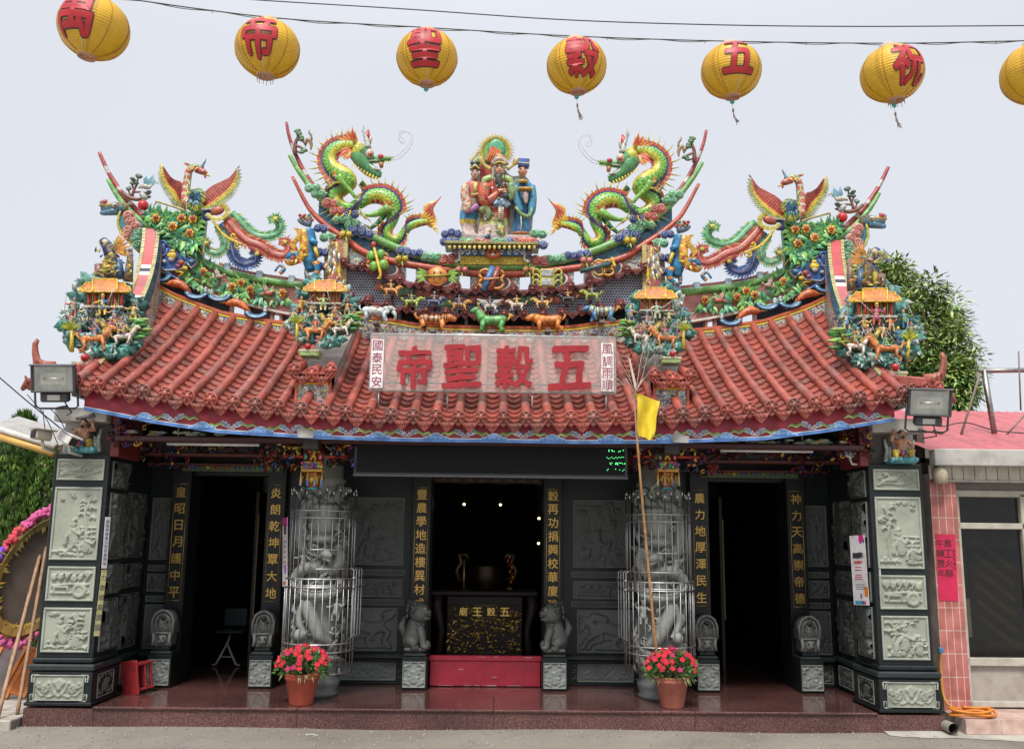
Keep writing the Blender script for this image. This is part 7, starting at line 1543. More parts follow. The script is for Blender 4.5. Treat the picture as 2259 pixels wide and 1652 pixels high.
# ------------------------------------------------------------------ dragon columns in steel cages
def column(sg):
    rr = random.Random(70 + sg); cx, cy = sg * 1.575, .66; mb = MB(); SC_ = (.26, .275, .25)
    mb.lathe([(.0, PF), (.2, PF), (.21, PF + .03), (.19, PF + .05), (.215, PF + .1), (.215, PF + .14), (.19, PF + .17)], (cx, cy, 0), 20, (.12, .13, .125))
    mb.lathe([(.19, PF + .16), (.185, 1.2), (.18, 2.05), (.2, 2.08), (.17, 2.12), (.17, 2.5)], (cx, cy, 0), 20, (.2, .215, .2))
    o = obj('dragon_column', mb, 'stone', temple); mb = MB(); f = -sg
    q = lambda a, z, d=.2: Vector((cx + f * a, cy - math.sqrt(max(.0004, d * d - a * a * .55)), z)); SH = (.2, .21, .19)
    def coil(pts, scaled=True, n=44):
        C = curve([(*q(p[0], p[1], (p[3] if len(p) > 3 else .2) - .015), p[2] * .86) for p in pts], n); seg = 12; body, fins = worm([(c[0], c[1], c[2], c[3], .15) for c in C[::3]], n * 2, seg, (lambda i, th, k: (SC_ if (i + k) % 2 else SH) if th < 110 and scaled else (SC_ if i % 3 else SH))); mb.V, off_ = mb.V + body.V, len(mb.V); mb.F += [[v + off_ for v in fc] for fc in body.F]; mb.C += [jit(c, .12, rr) for c in body.C]; mb.K += body.K; mb.S += body.S
    coil([(.17, 2.0, .03), (.1, 1.9, .045), (-.1, 1.86, .055), (-.17, 1.7, .06), (-.16, 1.5, .06), (-.08, 1.38, .05)]); coil([(.16, 1.5, .05), (.19, 1.36, .06), (.12, 1.27, .06), (-.08, 1.29, .062, .24), (-.19, 1.2, .06, .24), (-.13, 1.09, .055, .26), (.06, 1.05, .055, .27), (.19, 1.1, .05, .25), (.2, 1.2, .045)], False, 60)
    coil([(.16, 1.04, .05), (.0, 1.02, .06), (-.06, .94, .068, .23), (.0, .8, .072, .24), (.06, .68, .06, .24), (.14, .62, .045)]); coil([(-.1, 1.0, .03, .25), (-.14, .85, .034, .25), (-.1, .74, .032, .26), (-.06, .7, .02, .27)], False)
    c_ = Vector((cx + f * .04, cy - .17, 0)); mb.lathe([(.0, 1.58), (.06, 1.585), (.1, 1.62), (.115, 1.68), (.12, 1.8), (.135, 1.84), (.1, 1.86)], c_, 28, SC_, colfn=lambda i, k: SC_ if k % 2 else (.25, .265, .24)); mb.lathe([(.05, 1.5), (.11, 1.52), (.13, 1.55), (.1, 1.58), (.06, 1.6)], c_, 16, SC_, colfn=lambda i, k: jit(SC_, .2, rr))
    mini(mb, q(-.12, 1.26, .22) - Vector((0, .02, 0)), .2, rr, hold=False); mini(mb, q(.18, .82, .24), .22, rr, hold=False); mb.C = [c if abs(c[0] - c[2]) < .06 and c[0] < .5 else jit(SC_, .15, rr) for c in mb.C]
    hd = q(.05, 1.42, .24); mb.blob(hd, (.06, .06, .05), SC_, 10, 8, .5, 3); mb.tube([hd, hd + Vector((f * .05, -.05, -.01)), hd + Vector((f * .09, -.06, -.03))], [.045, .04, .02], 8, SC_); mb.tube([hd + Vector((f * .02, -.03, -.04)), hd + Vector((f * .08, -.05, -.07))], [.026, .014], 7, SC_)
    for s_ in (-1, 1): mb.tube([hd + Vector((-f * .02, s_ * .02, .03)), hd + Vector((-f * .07, s_ * .03, .07)), hd + Vector((-f * .12, s_ * .03, .06))], [.012, .01, .004], 6, SC_)
    mb.blob(q(-.12, .7, .25), .055, SC_, 12, 9); mb.blob((cx, cy - .02, .5), (.22, .22, .1), SH, 14, 10, .5, 5)
    obj('carved_dragon', mb, 'stone', o); mb = MB()
    for i in range(240):
        a = rr.uniform(0, 6.28); z = rr.uniform(.34, 2.02); r = .2; p = Vector((cx + r * math.sin(a), cy - r * math.cos(a), z)); d = Vector((math.sin(a), -math.cos(a), 0)); c = jit(SC_, .2, rr); s_ = Vector((math.cos(a), math.sin(a), 0))
        if i % 3 == 0: mb.tube([p + s_ * q_[0] + Vector((0, 0, q_[1])) + d * .01 for q_ in spiral(0, 0, rr.uniform(.03, .055), 1.4, rr.uniform(0, 360), 8)], .012, 5, c)
        elif i % 3 == 1: mb.blob(p, (rr.uniform(.025, .06), rr.uniform(.025, .05), rr.uniform(.03, .06)), c, 7, 5, .6, i)
        else: mb.tube([p, p + s_ * rr.uniform(-.06, .06) + Vector((0, 0, .05)) + d * .03, p + s_ * rr.uniform(-.1, .1) + Vector((0, 0, .1)) + d * .02], [.022, .02, .008], 6, c)
    obj('carved_clouds', mb, 'stone', o)
    # cage
    root = empty('steel_cage', (cx, cy, PF), 'round steel bar cage around the %s dragon column' % ('left' if sg < 0 else 'right'), 'cage', 'steel cages around the dragon columns'); ST = (.5, .5, .5)
    lo, hi = (.32, .42, 1.27), (.295, 1.27, 1.93); mb = MB()
    for k in range(30):
        a = 2 * math.pi * k / 30 + .05; f = lambda r, z: (cx + r * math.sin(a), cy - r * math.cos(a), z)
        top = 1.95 + .03 * (k % 2); rl = .32
        mb.tube([f(rl, .36), f(rl, 1.2)], .0042, 6, ST); mb.tube([f(.3, 1.1), f(.3, top)], .005, 6, ST); q = f(.3, top); mb.lathe([(.005, -.004), (.011, .006), (.007, .022), (.0, .042)], q, 7, (.62, .6, .55))
    obj('bars', mb, 'steel', root)
    for r, z in ((.32, .62), (.32, .55), (.32, 1.19), (.32, 1.115), (.3, 1.80), (.3, 1.735), (.3, 1.13)): mb = MB(); mb.tube([(cx + r * math.sin(t), cy - r * math.cos(t), z) for t in np.linspace(0, 2 * math.pi, 41)[:-1]], .0075, 7, (.55, .55, .55), closed=True); obj('hoop', mb, 'steel', root)
    mb = MB()
    for t0 in (-.25,): mb.tube([(cx + .3 * math.sin(t), cy - .3 * math.cos(t), 1.45) for t in np.linspace(-.25, .9, 14)], .006, 6, ST); mb.tube([(cx + .345 * math.sin(t), cy - .345 * math.cos(t), 1.28) for t in np.linspace(.5 * -sg - .5, .5 * -sg + .5 + .6, 16)], .006, 6, ST)
    mb.tube([(cx + .32 * math.sin(t), cy - .32 * math.cos(t), .365) for t in np.linspace(-.6, 1.6, 24)], .006, 6, ST)
    obj('gate_rail', mb, 'steel', root); mb = MB(); s_ = -sg
    for k in range(4): x = cx + s_ * (.3 + .01 * k); mb.tube([(x, cy - .2 + .1 * k, .66), (x + s_ * .035, cy - .2 + .1 * k, .68), (x + s_ * .035, cy - .2 + .1 * k, 1.27), (x, cy - .2 + .1 * k, 1.29)], .0055, 6, ST)
    for z in (1.2, 1.12): mb.tube([(cx + s_ * .33, cy - .22, z), (cx + s_ * .36, cy - .2, z), (cx + s_ * .385, cy + .1, z), (cx + s_ * .33, cy + .14, z)], .006, 6, ST)
    obj('side_bay', mb, 'steel', root)
column(-1); column(1)

# ------------------------------------------------------------------ hanging flower baskets, corner strongmen
def basket(px, lab):
    p = at(px, 1080, .12); rr = random.Random(px); root = empty('hanging_basket', p, lab, 'carved pendant', 'carved pendants under the eave'); c = Vector((p.x, .12, 0)); mb = MB(); z0 = p.z; k = (at(px, 980, .12).z - z0)
    mb.lathe([(.02, .0), (.07, .005), (.05, .02), (.075, .07), (.09, .13), (.08, .15)], c + Vector((0, 0, z0)), 10, (.3, .08, .03), colfn=lambda i, j: jit((.34, .1, .03) if i > 1 else (.06, .25, .3), .25, rr))
    for i in range(26): a = rr.uniform(-1.6, 1.6); mb.tube([c + Vector(((.088 + .01) * math.sin(a + q_[0] * 8), -.098 * math.cos(a), z0 + rr.uniform(.05, .12) * 1 + q_[1])) for q_ in spiral(0, 0, .018, 1.2, rr.uniform(0, 360), 7)], .005, 4, jit((.55, .33, .06), .2, rr))
    obj('basket', mb, 'gold', root); mb = MB()
    mb.box(c + Vector((0, 0, z0 + .165)), (.19, .19, .025), (.5, .28, .04), ch=.006)
    for i in range(40): mb.blob(c + Vector((rr.uniform(-.09, .09), rr.uniform(-.1, -.05), z0 + rr.uniform(.18, .23))), .016, jit(rr.choice([(.4, .05, .12), (.1, .1, .4), (.1, .35, .15), (.5, .4, .05), (.25, .06, .3)]), .3, rr), 6, 4)
    for s_ in (-1, -.35, .35, 1):
        q = c + Vector((s_ * .092, -.09, z0 + .15)); mb.tube([q, q - Vector((0, 0, .06)), q - Vector((0, 0, .12))], [.006, .009, .012], 6, (.5, .3, .05), colfn=lambda i, j: (.5, .28, .08) if i == 0 else jit(rr.choice([(.05, .4, .3), (.5, .2, .2), (.06, .2, .5), (.5, .45, .35)]), .2, rr))
    obj('flower_tray', mb, 'paint', root); mb = MB()
    mb.box(c + Vector((0, .02, z0 + .3)), (.15, .08, .15), (.25, .02, .02), ch=.006); mb.box(c + Vector((0, -.01, z0 + .235)), (.17, .12, .02), (.05, .2, .5), ch=.004); mini(mb, c + Vector((0, -.05, z0 + .245)), .15, rr, hold=False); mb.C = [((.55, .36, .07) if 8 < i else q_) for i, q_ in enumerate(mb.C)]
    for s_ in (-1, 1): mb.blob(c + Vector((s_ * .065, -.05, z0 + .29)), (.02, .02, .04), (.5, .14, .16) if s_ > 0 else (.1, .3, .2), 6, 5); mb.tube([c + Vector((s_ * .08, -.03, z0 + .24)), c + Vector((s_ * .08, -.03, z0 + .4))], .01, 6, (.3, .02, .02))
    obj('gilded_figure', mb, 'gold', root)
    mb = MB()
    for s_ in (-1, 1):
        q = c + Vector((s_ * .2, -.02, z0 + .3)); beast(mb, q, .15, s_, (.5, .33, .07), rr, head=1.2, neck=.15, leg=.3); mb.box(q + Vector((0, .03, -.01)), (.2, .05, .02), (.3, .03, .02))
    obj('gilded_beast', mb, 'gold', root); return root
basket(690, 'painted carved pendant with gilded figure above the left steel cage'); basket(1471, 'painted carved pendant with gilded figure above the right steel cage')
def strongman(px, py, lab, lift):
    p = at(px, py, .02); p = Vector((p.x, .02, 2.262)); rr = random.Random(px); root = empty('guardian_figure', p, lab, 'guardian figure', 'painted strongmen on the pillar tops'); mb = MB(); SK2 = (.55, .28, .18); q = lambda a, b, d=0: p + Vector((a, d - .03, b))
    mb.box(q(0, .02, .04), (.24, .16, .04), (.06, .26, .34), ch=.012)
    for i in range(14): mb.blob(q(rr.uniform(-.11, .11), .03, rr.uniform(-.05, .0)), .025, jit((.1, .38, .45), .3, rr), 6, 5, .5, i)
    for s_ in (-1, 1): mb.tube([q(s_ * .115, .02, .06), q(s_ * .11, .12, .05), q(s_ * .13, .22, .05)], [.03, .02, .012], 6, (.4, .5, .5)); mb.tube([q(s_ * .09, .03, .04), q(s_ * .085, .15, .04)], [.02, .012], 5, (.5, .55, .5))
    obj('rock', mb, 'ceramic', root); mb = MB()
    for s_ in (-1, 1): mb.tube([q(s_ * .02, .1), q(s_ * .075, .1, -.04), q(s_ * .065, .03, -.02), q(s_ * .08, .03, -.05)], [.034, .034, .022, .015], 7, (.6, .42, .05) if s_ < 0 else (.5, .36, .06))
    mb.tube([q(0, .08), q(0, .12), q(0, .17), q(0, .21), q(0, .225)], [.045, .05, .05, .055, .025], 10, SK2, colfn=lambda i, j: (.1, .12, .4) if i < 1 else jit(SK2, .08, rr)); mb.tube([q(-.02, .1, -.04), q(-.01, .06, -.06)], [.02, .012], 5, (.5, .08, .1))
    for s_ in (-1, 1):
        up = (s_ > 0) == lift; mb.tube([q(s_ * .05, .205), q(s_ * .095, .2 if up else .16, -.01), q(s_ * .075, .28 if up else .11, -.03)], [.022, .02, .014], 7, SK2); mb.blob(q(s_ * .075, .285 if up else .105, -.03), .016, SK2, 6, 5)
    mb.blob(q(0, .255, -.02), (.028, .03, .034), SK2, 9, 7); mb.blob(q(0, .275, -.01), (.031, .032, .024), (.02, .018, .016), 8, 6); mb.tube([q(0, .24, -.045), q(0, .215, -.05)], [.018, .006], 6, (.03, .025, .02))
    for s_ in (-1, 1): mb.blob(q(s_ * .011, .26, -.046), .005, (.02, .02, .02), 5, 4)
    if lift: mb.tube([q(-.07, .3, -.02), q(.09, .33, -.02)], [.012, .02], 6, (.2, .2, .24))
    obj('body', mb, 'ceramic', root)
strongman(184, 997, 'painted strongman lifting a blue thing on top of the left corner pillar', True); strongman(1988, 1020, 'bare chested strongman with yellow trousers on top of the right corner pillar', False)

# ------------------------------------------------------------------ stone lions and drum stones at the doors
def pedestal(mb, x, w_=.235, top=.5):
    y = WY - .26; mb.box((x, y, PF + .15), (w_, .24, .3), DRK, ch=.004); mb.box((x, y, PF + .315), (w_ * .92, .22, .03), (.03, .036, .036), ch=.01); mb.box((x, y, PF + .33 + (top - PF - .33) / 2), (w_ * .72, .18, top - PF - .33), DRK, ch=.01); return y
for sg, x in ((-1, -.71), (1, .625)):
    rr = random.Random(5); G = (.115, .122, .11); mb = MB(); y = pedestal(mb, x, .24); root = empty('stone_lion', (x, y, PF), 'grey stone lion on its pedestal %s of the middle doorway' % ('left' if sg < 0 else 'right'), 'stone lion', 'stone lions beside the middle doorway'); f = -sg
    obj('pedestal', mb, 'granite_dark', root); mb = MB(); relief(mb, (x - .1, y - .122, PF + .03), (1, 0, 0), (0, 0, 1), .2, .22, 'corner', (.26, .28, .26), 4, .014, .008); obj('pedestal_relief', mb, 'stone', root)
    mb = MB(); mb.X = Matrix.Translation((x, y, .5)) @ Matrix.Diagonal((1.12, 1.08, 1.12, 1)) @ Matrix.Translation((-x, -y, -.5)); q = lambda a, b, d=0: Vector((x + f * a, y + d, .5 + b)); cf = lambda i, k: jit(G, .1, rr)
    mb.box(q(0, .012), (.19, .18, .03), G, ch=.01)
    mb.tube([q(-.03, .03), q(-.03, .09), q(-.01, .16), q(.0, .22), q(.02, .27)], [.085, .09, .082, .075, .06], 12, G, colfn=cf, flat=1)
    for s_ in (-1, 1):
        mb.tube([q(.03, .2, s_ * .045 - .02), q(.06, .11, s_ * .05 - .03), q(.065, .04, s_ * .05 - .03), q(.085, .03, s_ * .05 - .04)], [.038, .028, .026, .022], 8, G); mb.blob(q(.085, .035, s_ * .05 - .04), (.034, .026, .022), G, 8, 6)
        mb.tube([q(-.06, .1, s_ * .07), q(.0, .06, s_ * .085), q(-.02, .03, s_ * .085), q(.03, .028, s_ * .085)], [.05, .042, .03, .022], 8, G)
    hd = q(.025, .315, -.02); mb.blob(hd, (.094, .1, .09), G, 12, 9, .15, 2); mb.blob(hd + Vector((f * .06, -.02, .005)), (.048, .068, .032), G, 9, 7); mb.blob(hd + Vector((f * .05, -.02, -.045)), (.05, .06, .02), G, 9, 7); mb.box(hd + Vector((f * .062, -.02, -.02)), (.04, .075, .022), (.012, .012, .012))
    for k in range(5): mb.tube([hd + Vector((f * .094, -.05 + k * .017, -.012)), hd + Vector((f * .092, -.05 + k * .017, -.024))], .005, 4, (.35, .36, .34))
    for s_ in (-1, 1): mb.blob(hd + Vector((f * .05, s_ * .045 - .02, .035)), (.02, .02, .017), (.24, .25, .235), 8, 6); mb.leaf(hd + Vector((-f * .01, s_ * .075, .03)), (-f * .6, s_ * .8, .4), .06, .05, G); mb.tube([hd + Vector((f * .07, s_ * .02 - .02, .03)), hd + Vector((f * .05, s_ * .06 - .02, .06))], [.014, .01], 6, G)
    for i in range(40):
        a, b = rr.uniform(-1, 1), rr.uniform(-.3, 1); c = hd + Vector((-f * (.03 + .07 * rr.random()), a * .1, b * .09)); mb.tube([c + Vector((0, u_, v_)) for u_, v_ in spiral(0, 0, .02, 1.3, rr.uniform(0, 360), 7)], .008, 5, jit(G, .15, rr))
    mb.blob(q(.08, .05, .02) if sg > 0 else q(.09, .045, -.03), .042, G, 12, 9); mb.tube([q(-.09, .1), q(-.13, .2), q(-.1, .28)], [.03, .035, .01], 7, G); mb.tube([q(.0, .235, -.08), q(.05, .2, -.085), q(.07, .22, -.06)], .009, 6, G)
    obj('lion', mb, 'stone', root)
for x, lab in ((-3.115, 'left side of the left doorway'), (-2.16, 'right side of the left doorway'), (2.09, 'left side of the right doorway'), (3.085, 'right side of the right doorway')):
    rr = random.Random(8); mb = MB(); y = pedestal(mb, x, .225, .52); root = empty('drum_stone', (x, y, PF), 'grey carved drum stone on its pedestal at the ' + lab, 'drum stone', 'drum stones beside the side doorways'); obj('pedestal', mb, 'granite_dark', root)
    mb = MB(); relief(mb, (x - .095, y - .122, PF + .03), (1, 0, 0), (0, 0, 1), .19, .22, 'corner', (.21, .225, .21), 4, .014, .008); obj('pedestal_relief', mb, 'stone', root); mb = MB(); G = (.1, .108, .1)
    mb.tube([(x, y + .1, .75), (x, y - .09, .75)], .105, 20, G); mb.box((x, y, .69), (.205, .19, .12), G, ch=.015); mb.box((x, y, .585), (.165, .18, .13), G, ch=.012); G2 = (.17, .18, .165)
    for s_ in (-1, 1):
        mb.tube([(x + s_ * .1, y - .1, .64), (x + s_ * .1, y - .1, .76), (x + s_ * .075, y - .1, .82), (x + s_ * .03, y - .1, .85), (x, y - .1, .855)], .012, 7, G2); mb.tube([(x + s_ * .065, y - .1, .65), (x + s_ * .065, y - .1, .76), (x + s_ * .04, y - .1, .81)], .008, 6, G2); mb.tube([(x + s_ * .08, y - .1, .64), (x + s_ * .072, y - .105, .58), (x + s_ * .085, y - .1, .53)], .016, 7, G2)
        mb.blob((x + s_ * .025, y - .125, .605), .01, (.05, .05, .05), 6, 5)
    mb.blob((x, y - .1, .79), (.026, .022, .022), (.03, .03, .03), 10, 8); mb.tube([(x - .1, y - .1, .645), (x + .1, y - .1, .645)], .01, 6, G2); mb.blob((x, y - .095, .59), (.048, .032, .042), G2, 10, 8, .5, 3)
    for i in range(10): mb.tube([Vector((x + rr.uniform(-.045, .045), y - .098, rr.uniform(.66, .77))) + Vector((u_, 0, v_)) for u_, v_ in spiral(0, 0, .016, 1.3, rr.uniform(0, 360), 8)], .004, 5, G2)
    obj('drum', mb, 'stone', root)

# ------------------------------------------------------------------ threshold board, altar, burner
a, b = at(947, 1516, 1.2), at(1192, 1516, 1.2); t = at(1068, 1447, 1.2)
mb = MB(); mb.box(((a.x + b.x) / 2, 1.22, (PF + t.z) / 2), (b.x - a.x, .05, t.z - PF - .006), (.4, .022, .045), ch=.006); mb.box(((a.x + b.x) / 2, 1.215, t.z - .02), (b.x - a.x + .02, .07, .05), (.42, .022, .05), ch=.008)
rr = random.Random(3)
for i in range(16): mb.box((rr.uniform(a.x + .05, b.x - .05), 1.1935 if rr.random() < .7 else 1.179, rr.choice([PF + .012, PF + rr.uniform(.02, .2), t.z - .005])), (rr.uniform(.01, .09), .002, rr.uniform(.002, .006)), (.5, .42, .4))
obj('threshold_board', mb, 'paint', None, 'chipped red painted board across the foot of the middle doorway', 'threshold board')
root = empty('altar_table', (-.05, 2.3, PF), 'black altar table with gilded carved front inside the middle doorway', 'altar table'); mb = MB()
mb.box((-.06, 2.3, .98), (1.15, .5, .05), (.02, .012, .01), ch=.01); mb.box((-.06, 2.32, .6), (.82, .4, .7), (.02, .012, .01), ch=.01)
for s_ in (-1, 1): mb.tube([(-.06 + s_ * .5, 2.1, .95), (-.06 + s_ * .52, 2.08, .85), (-.06 + s_ * .46, 2.1, .6), (-.06 + s_ * .5, 2.1, .2)], [.05, .06, .035, .05], 8, (.03, .02, .015))
obj('table', mb, 'wood', root); mb = MB()
rr = random.Random(6)
for i in range(130): mb.leaf((-.06 + rr.uniform(-.39, .39), 2.108, rr.uniform(.38, .72)), (rr.uniform(-1, 1), -.2, rr.uniform(-.6, .6)), rr.uniform(.03, .07), .014, jit((.55, .36, .08), .4, rr))
for i in range(120): p = Vector((-.06 + rr.uniform(-.4, .4), 2.11, rr.choice([rr.uniform(.38, .7), rr.uniform(.74, .83)]))); mb.tube([p + Vector((q_[0], 0, q_[1])) for q_ in spiral(0, 0, rr.uniform(.012, .028), 1.2, rr.uniform(0, 360), 7)], .005, 4, jit((.5, .32, .08), .4, rr))
for z in (.36, .69, .72, .85): mb.tube([(-.46, 2.112, z), (.34, 2.112, z)], .004, 4, (.4, .26, .08))
for k, ch in enumerate('廟王穀五'): glyph(mb, ch, (-.29 + k * .15, 2.11, .785), .085, (.7, .5, .14), .018 if ch in '廟王穀五' else 0, .006)
obj('gilded_panel', mb, 'gold', root)
root = empty('incense_burner', (-.05, 2.3, 1.005), 'bronze incense burner with two tall handles on the altar table', 'incense burner'); mb = MB()
mb.lathe([(.0, 1.005), (.16, 1.005), (.17, 1.03), (.2, 1.1), (.22, 1.2), (.2, 1.25), (.21, 1.27), (.18, 1.27), (.17, 1.2), (0, 1.18)], (-.05, 2.3, 0), 22, (.03, .02, .01)); obj('bowl', mb, 'gold', root)
for s_ in (-1, 1): mb = MB(); mb.tube([(-.05 + s_ * .2, 2.25, 1.12), (-.05 + s_ * .3, 2.2, 1.12), (-.05 + s_ * .33, 2.2, 1.22), (-.05 + s_ * .27, 2.2, 1.3), (-.05 + s_ * .3, 2.2, 1.38), (-.05 + s_ * .22, 2.2, 1.39), (-.05 + s_ * .2, 2.2, 1.33)], [.02, .03, .03, .035, .03, .025, .012], 8, (.1, .07, .035)); obj('handle', mb, 'gold', root)
mb = MB()
for i in range(16): mb.blob((.23 + rr.uniform(-.02, .03) - .006 * i * .4, 2.12 + rr.uniform(-.02, .02), 1.1 + i * .018), .016, jit((.4, .03, .02) if i % 3 else (.5, .3, .05), .3, rr), 6, 5)
mb.tube([(.2, 2.12, 1.04), (.24, 2.12, 1.4)], .004, 5, (.3, .2, .05)); mb.blob((.21, 2.12, 1.03), (.05, .05, .03), (.12, .08, .03), 8, 6); obj('beaded_ornament', mb, 'gold', None, 'red and gold beaded ornament standing right of the incense burner', 'ornament')
mb = MB(); mb.tube([(-.29, 2.1, 1.006), (-.29, 2.1, 1.34)], .012, 7, (.4, .28, .1)); mb.lathe([(.05, 1.005), (.02, 1.03), (.0, 1.05)], (-.29, 2.1, 0), 10, (.2, .12, .04)); obj('candle', mb, 'gold', None, 'tall pale candle left of the incense burner', 'candle')
for px, py in ((1024, 1112), (1104, 1113), (1189, 1143), (1188, 1198)):
    p = at(px, py, 3.4); mb = MB(); mb.blob(p, .016, (1, .8, .4), 8, 6); mb.mi = 1; mb.tube([p + Vector((0, 0, .012)), Vector((p.x, p.y, 2.92))], .004, 5, (.05, .05, .05)); mb.lathe([(.014, .01), (.02, .04), (.0, .06)], p, 8, (.2, .15, .06))
    obj('small_lamp', mb, ['lit_warm', 'paint'], None, 'tiny warm lamp glowing in the dark hall, %s' % {1024: 'upper left above the altar', 1104: 'upper one right of the altar centre', 1189: 'upper of the two by the right couplet', 1188: 'lower of the two by the right couplet'}[px], 'lamp', 'small lamps in the dark hall', base=p)
# ------------------------------------------------------------------ flower pots
def pot(px, py, col, lab, seed):
    rr = random.Random(seed); p = atz(px, py, PF); p.y = .17; p = Vector((at(px, py, .17).x, .17, PF + .001)); root = empty('flower_pot', p, lab, 'flower pot', 'red flowers in terracotta pots'); mb = MB(); H = .262
    mb.lathe([(.0, .0), (.095, .0), (.1, .008), (.138, H - .055), (.146, H - .05), (.15, H - .03), (.146, H - .026), (.152, H - .02), (.158, H), (.148, H), (.14, H - .03), (.0, H - .035)], p, 28, col, colfn=lambda i, k: (.05, .035, .025) if i > 9 else jit(col, .03, rr)); obj('pot', mb, 'matte', root); mb = MB(); c = p + Vector((0, 0, H))
    for i in range(560):
        a = rr.uniform(0, 6.28); e = rr.uniform(-.3, 1.2); r = rr.uniform(.5, 1); q = c + Vector((.225 * r * math.cos(a) * math.cos(e), .19 * r * math.sin(a) * math.cos(e), .03 + .17 * r * math.sin(e))); d = (q - c).normalized(); mb.leaf(q, d + Vector((rr.uniform(-.6, .6), rr.uniform(-.6, .6), rr.uniform(-.6, .4))), rr.uniform(.035, .06), rr.uniform(.016, .026), jit(rr.choice([(.04, .12, .02), (.08, .2, .03), (.03, .08, .02), (.1, .18, .05)]), .25, rr), bend=.2)
    for i in range(34): a = rr.uniform(0, 6.28); mb.tube([c - Vector((0, 0, .03)), c + Vector((.16 * math.cos(a), .15 * math.sin(a), rr.uniform(.0, .15)))], [.005, .003], 4, (.1, .1, .04))
    for i in range(14): a = rr.uniform(0, 6.28); mb.leaf(c + Vector((.16 * math.cos(a), .15 * math.sin(a), .0)), (math.cos(a) * .6, math.sin(a) * .6, -1), .08, .014, (.16, .2, .06))
    obj('leaves', mb, 'leaf', root)
    for i in range(66):
        a = rr.uniform(0, 6.28); e = abs(rr.gauss(.55, .45)); q = c + Vector((.222 * math.cos(a) * math.cos(e), .205 * math.sin(a) * math.cos(e), .05 + .175 * math.sin(e))); mb = MB(); cl = jit((.5, .008, .03) if rr.random() < .85 else (.45, .012, .1), .25, rr); d = Vector((math.cos(a) * .5, math.sin(a) * .5 - .6, .7)).normalized(); X = d.orthogonal().normalized(); U = d.cross(X); ph = rr.random()
        for k in range(5): t = ph + k * 1.257; dd = X * math.cos(t) + U * math.sin(t); mb.leaf(q, dd + d * .25, .03, .028, jit(cl, .15, rr), nrm=d, bend=.1)
        mb.blob(q + d * .004, .004, (.4, .3, .1), 5, 4); obj('flower', mb, 'cloth', root)
pot(664, 1550, (.44, .085, .05), 'left terracotta pot of red flowers before the caged column', 5); pot(1483, 1562, (.4, .13, .09), 'right, paler terracotta pot of red flowers before the caged column', 9)

# ------------------------------------------------------------------ pole with yellow flag and dry twigs
rr = random.Random(17); root = empty('flag_pole', at(1448, 1420, .26), 'bent bamboo pole with yellow flag and dry twigs before the right column', 'flag pole'); mb = MB()
P = [at(x, y, .26 - .66 * t) for t, (x, y) in zip((0, .2, .4, .6, .8, 1, 1.1), ((1453, 1475), (1441, 1370), (1431, 1260), (1421, 1150), (1413, 1060), (1404, 950), (1399, 870)))]; C = [Vector(v) for v in curve([tuple(v) for v in P], 40)]
mb.tube(C, [.0135 - .005 * i / 39 + (.0015 if i % 6 == 0 else 0) for i in range(40)], 7, (.5, .27, .11), colfn=lambda i, k: jit((.52, .28, .12) if i < 31 else (.5, .3, .25), .1, rr)); obj('pole', mb, 'wood', root)
mb = MB(); F = [[(1400, 866), (1420, 872), (1438, 880), (1456, 886)], [(1406, 884), (1424, 892), (1440, 896), (1452, 902)], [(1406, 912), (1422, 914), (1436, 920), (1448, 924)], [(1405, 940), (1420, 942), (1434, 948), (1446, 950)], [(1408, 962), (1420, 964), (1432, 970), (1438, 972)]]
g = [[at(x, y, -.42 + (-.05 * math.sin(j * 2.1 + i * .8) - .01 * j)) for j, (x, y) in enumerate(r_)] for i, r_ in enumerate(F)]
g = np.array([[tuple(v) for v in r_] for r_ in g]); g = np.array([curve([tuple(v) for v in r_], 13) for r_ in g]); g = np.array([curve([tuple(v) for v in g[:, j]], 17) for j in range(13)]).transpose(1, 0, 2)
mb.grid([[Vector(v) for v in r_] for r_ in g], (.66, .5, .03)); mb.grid([[Vector(v) + Vector((0, .003, 0)) for v in r_][::-1] for r_ in g], (.62, .46, .03)); obj('flag', mb, 'cloth', root)
def twig(mb, p, d, l, r, dep):
    pts = [p]; 
    for k in range(5): d = (d + Vector((rr.uniform(-.28, .28), rr.uniform(-.2, .2), rr.uniform(-.2, .25)))).normalized(); pts.append(pts[-1] + d * l / 5)
    mb.tube(pts, [r * (1 - k * .13) for k in range(6)], 5, jit((.42, .34, .26), .15, rr))
    if dep: 
        for k in range(3): twig(mb, pts[rr.randint(1, 5)], (d + Vector((rr.uniform(-1, 1), rr.uniform(-.3, .3), rr.uniform(-.4, .8)))).normalized(), l * .6, r * .55, dep - 1)
mb = MB(); top = C[-1]
for d in ((-.2, 0, 1), (.1, 0, 1), (.6, .1, .6), (-.75, 0, .7)): twig(mb, top, Vector(d).normalized(), .55, .0034, 2)
for i in range(3): mb.tube([top + Vector((rr.uniform(-.02, .02), -.01, -.02 * i)), top + Vector((rr.uniform(-.12, .1), rr.uniform(-.05, .05), rr.uniform(.05, .3)))], .003, 4, (.5, .38, .3))
mb.prism([(top.x - .03, top.z + .3), (top.x - .05, top.z + .33), (top.x + .01, top.z + .02), (top.x + .03, top.z + .04)], -.47, -.46, (.5, .46, .4)); obj('dry_twigs', mb, 'wood', root)

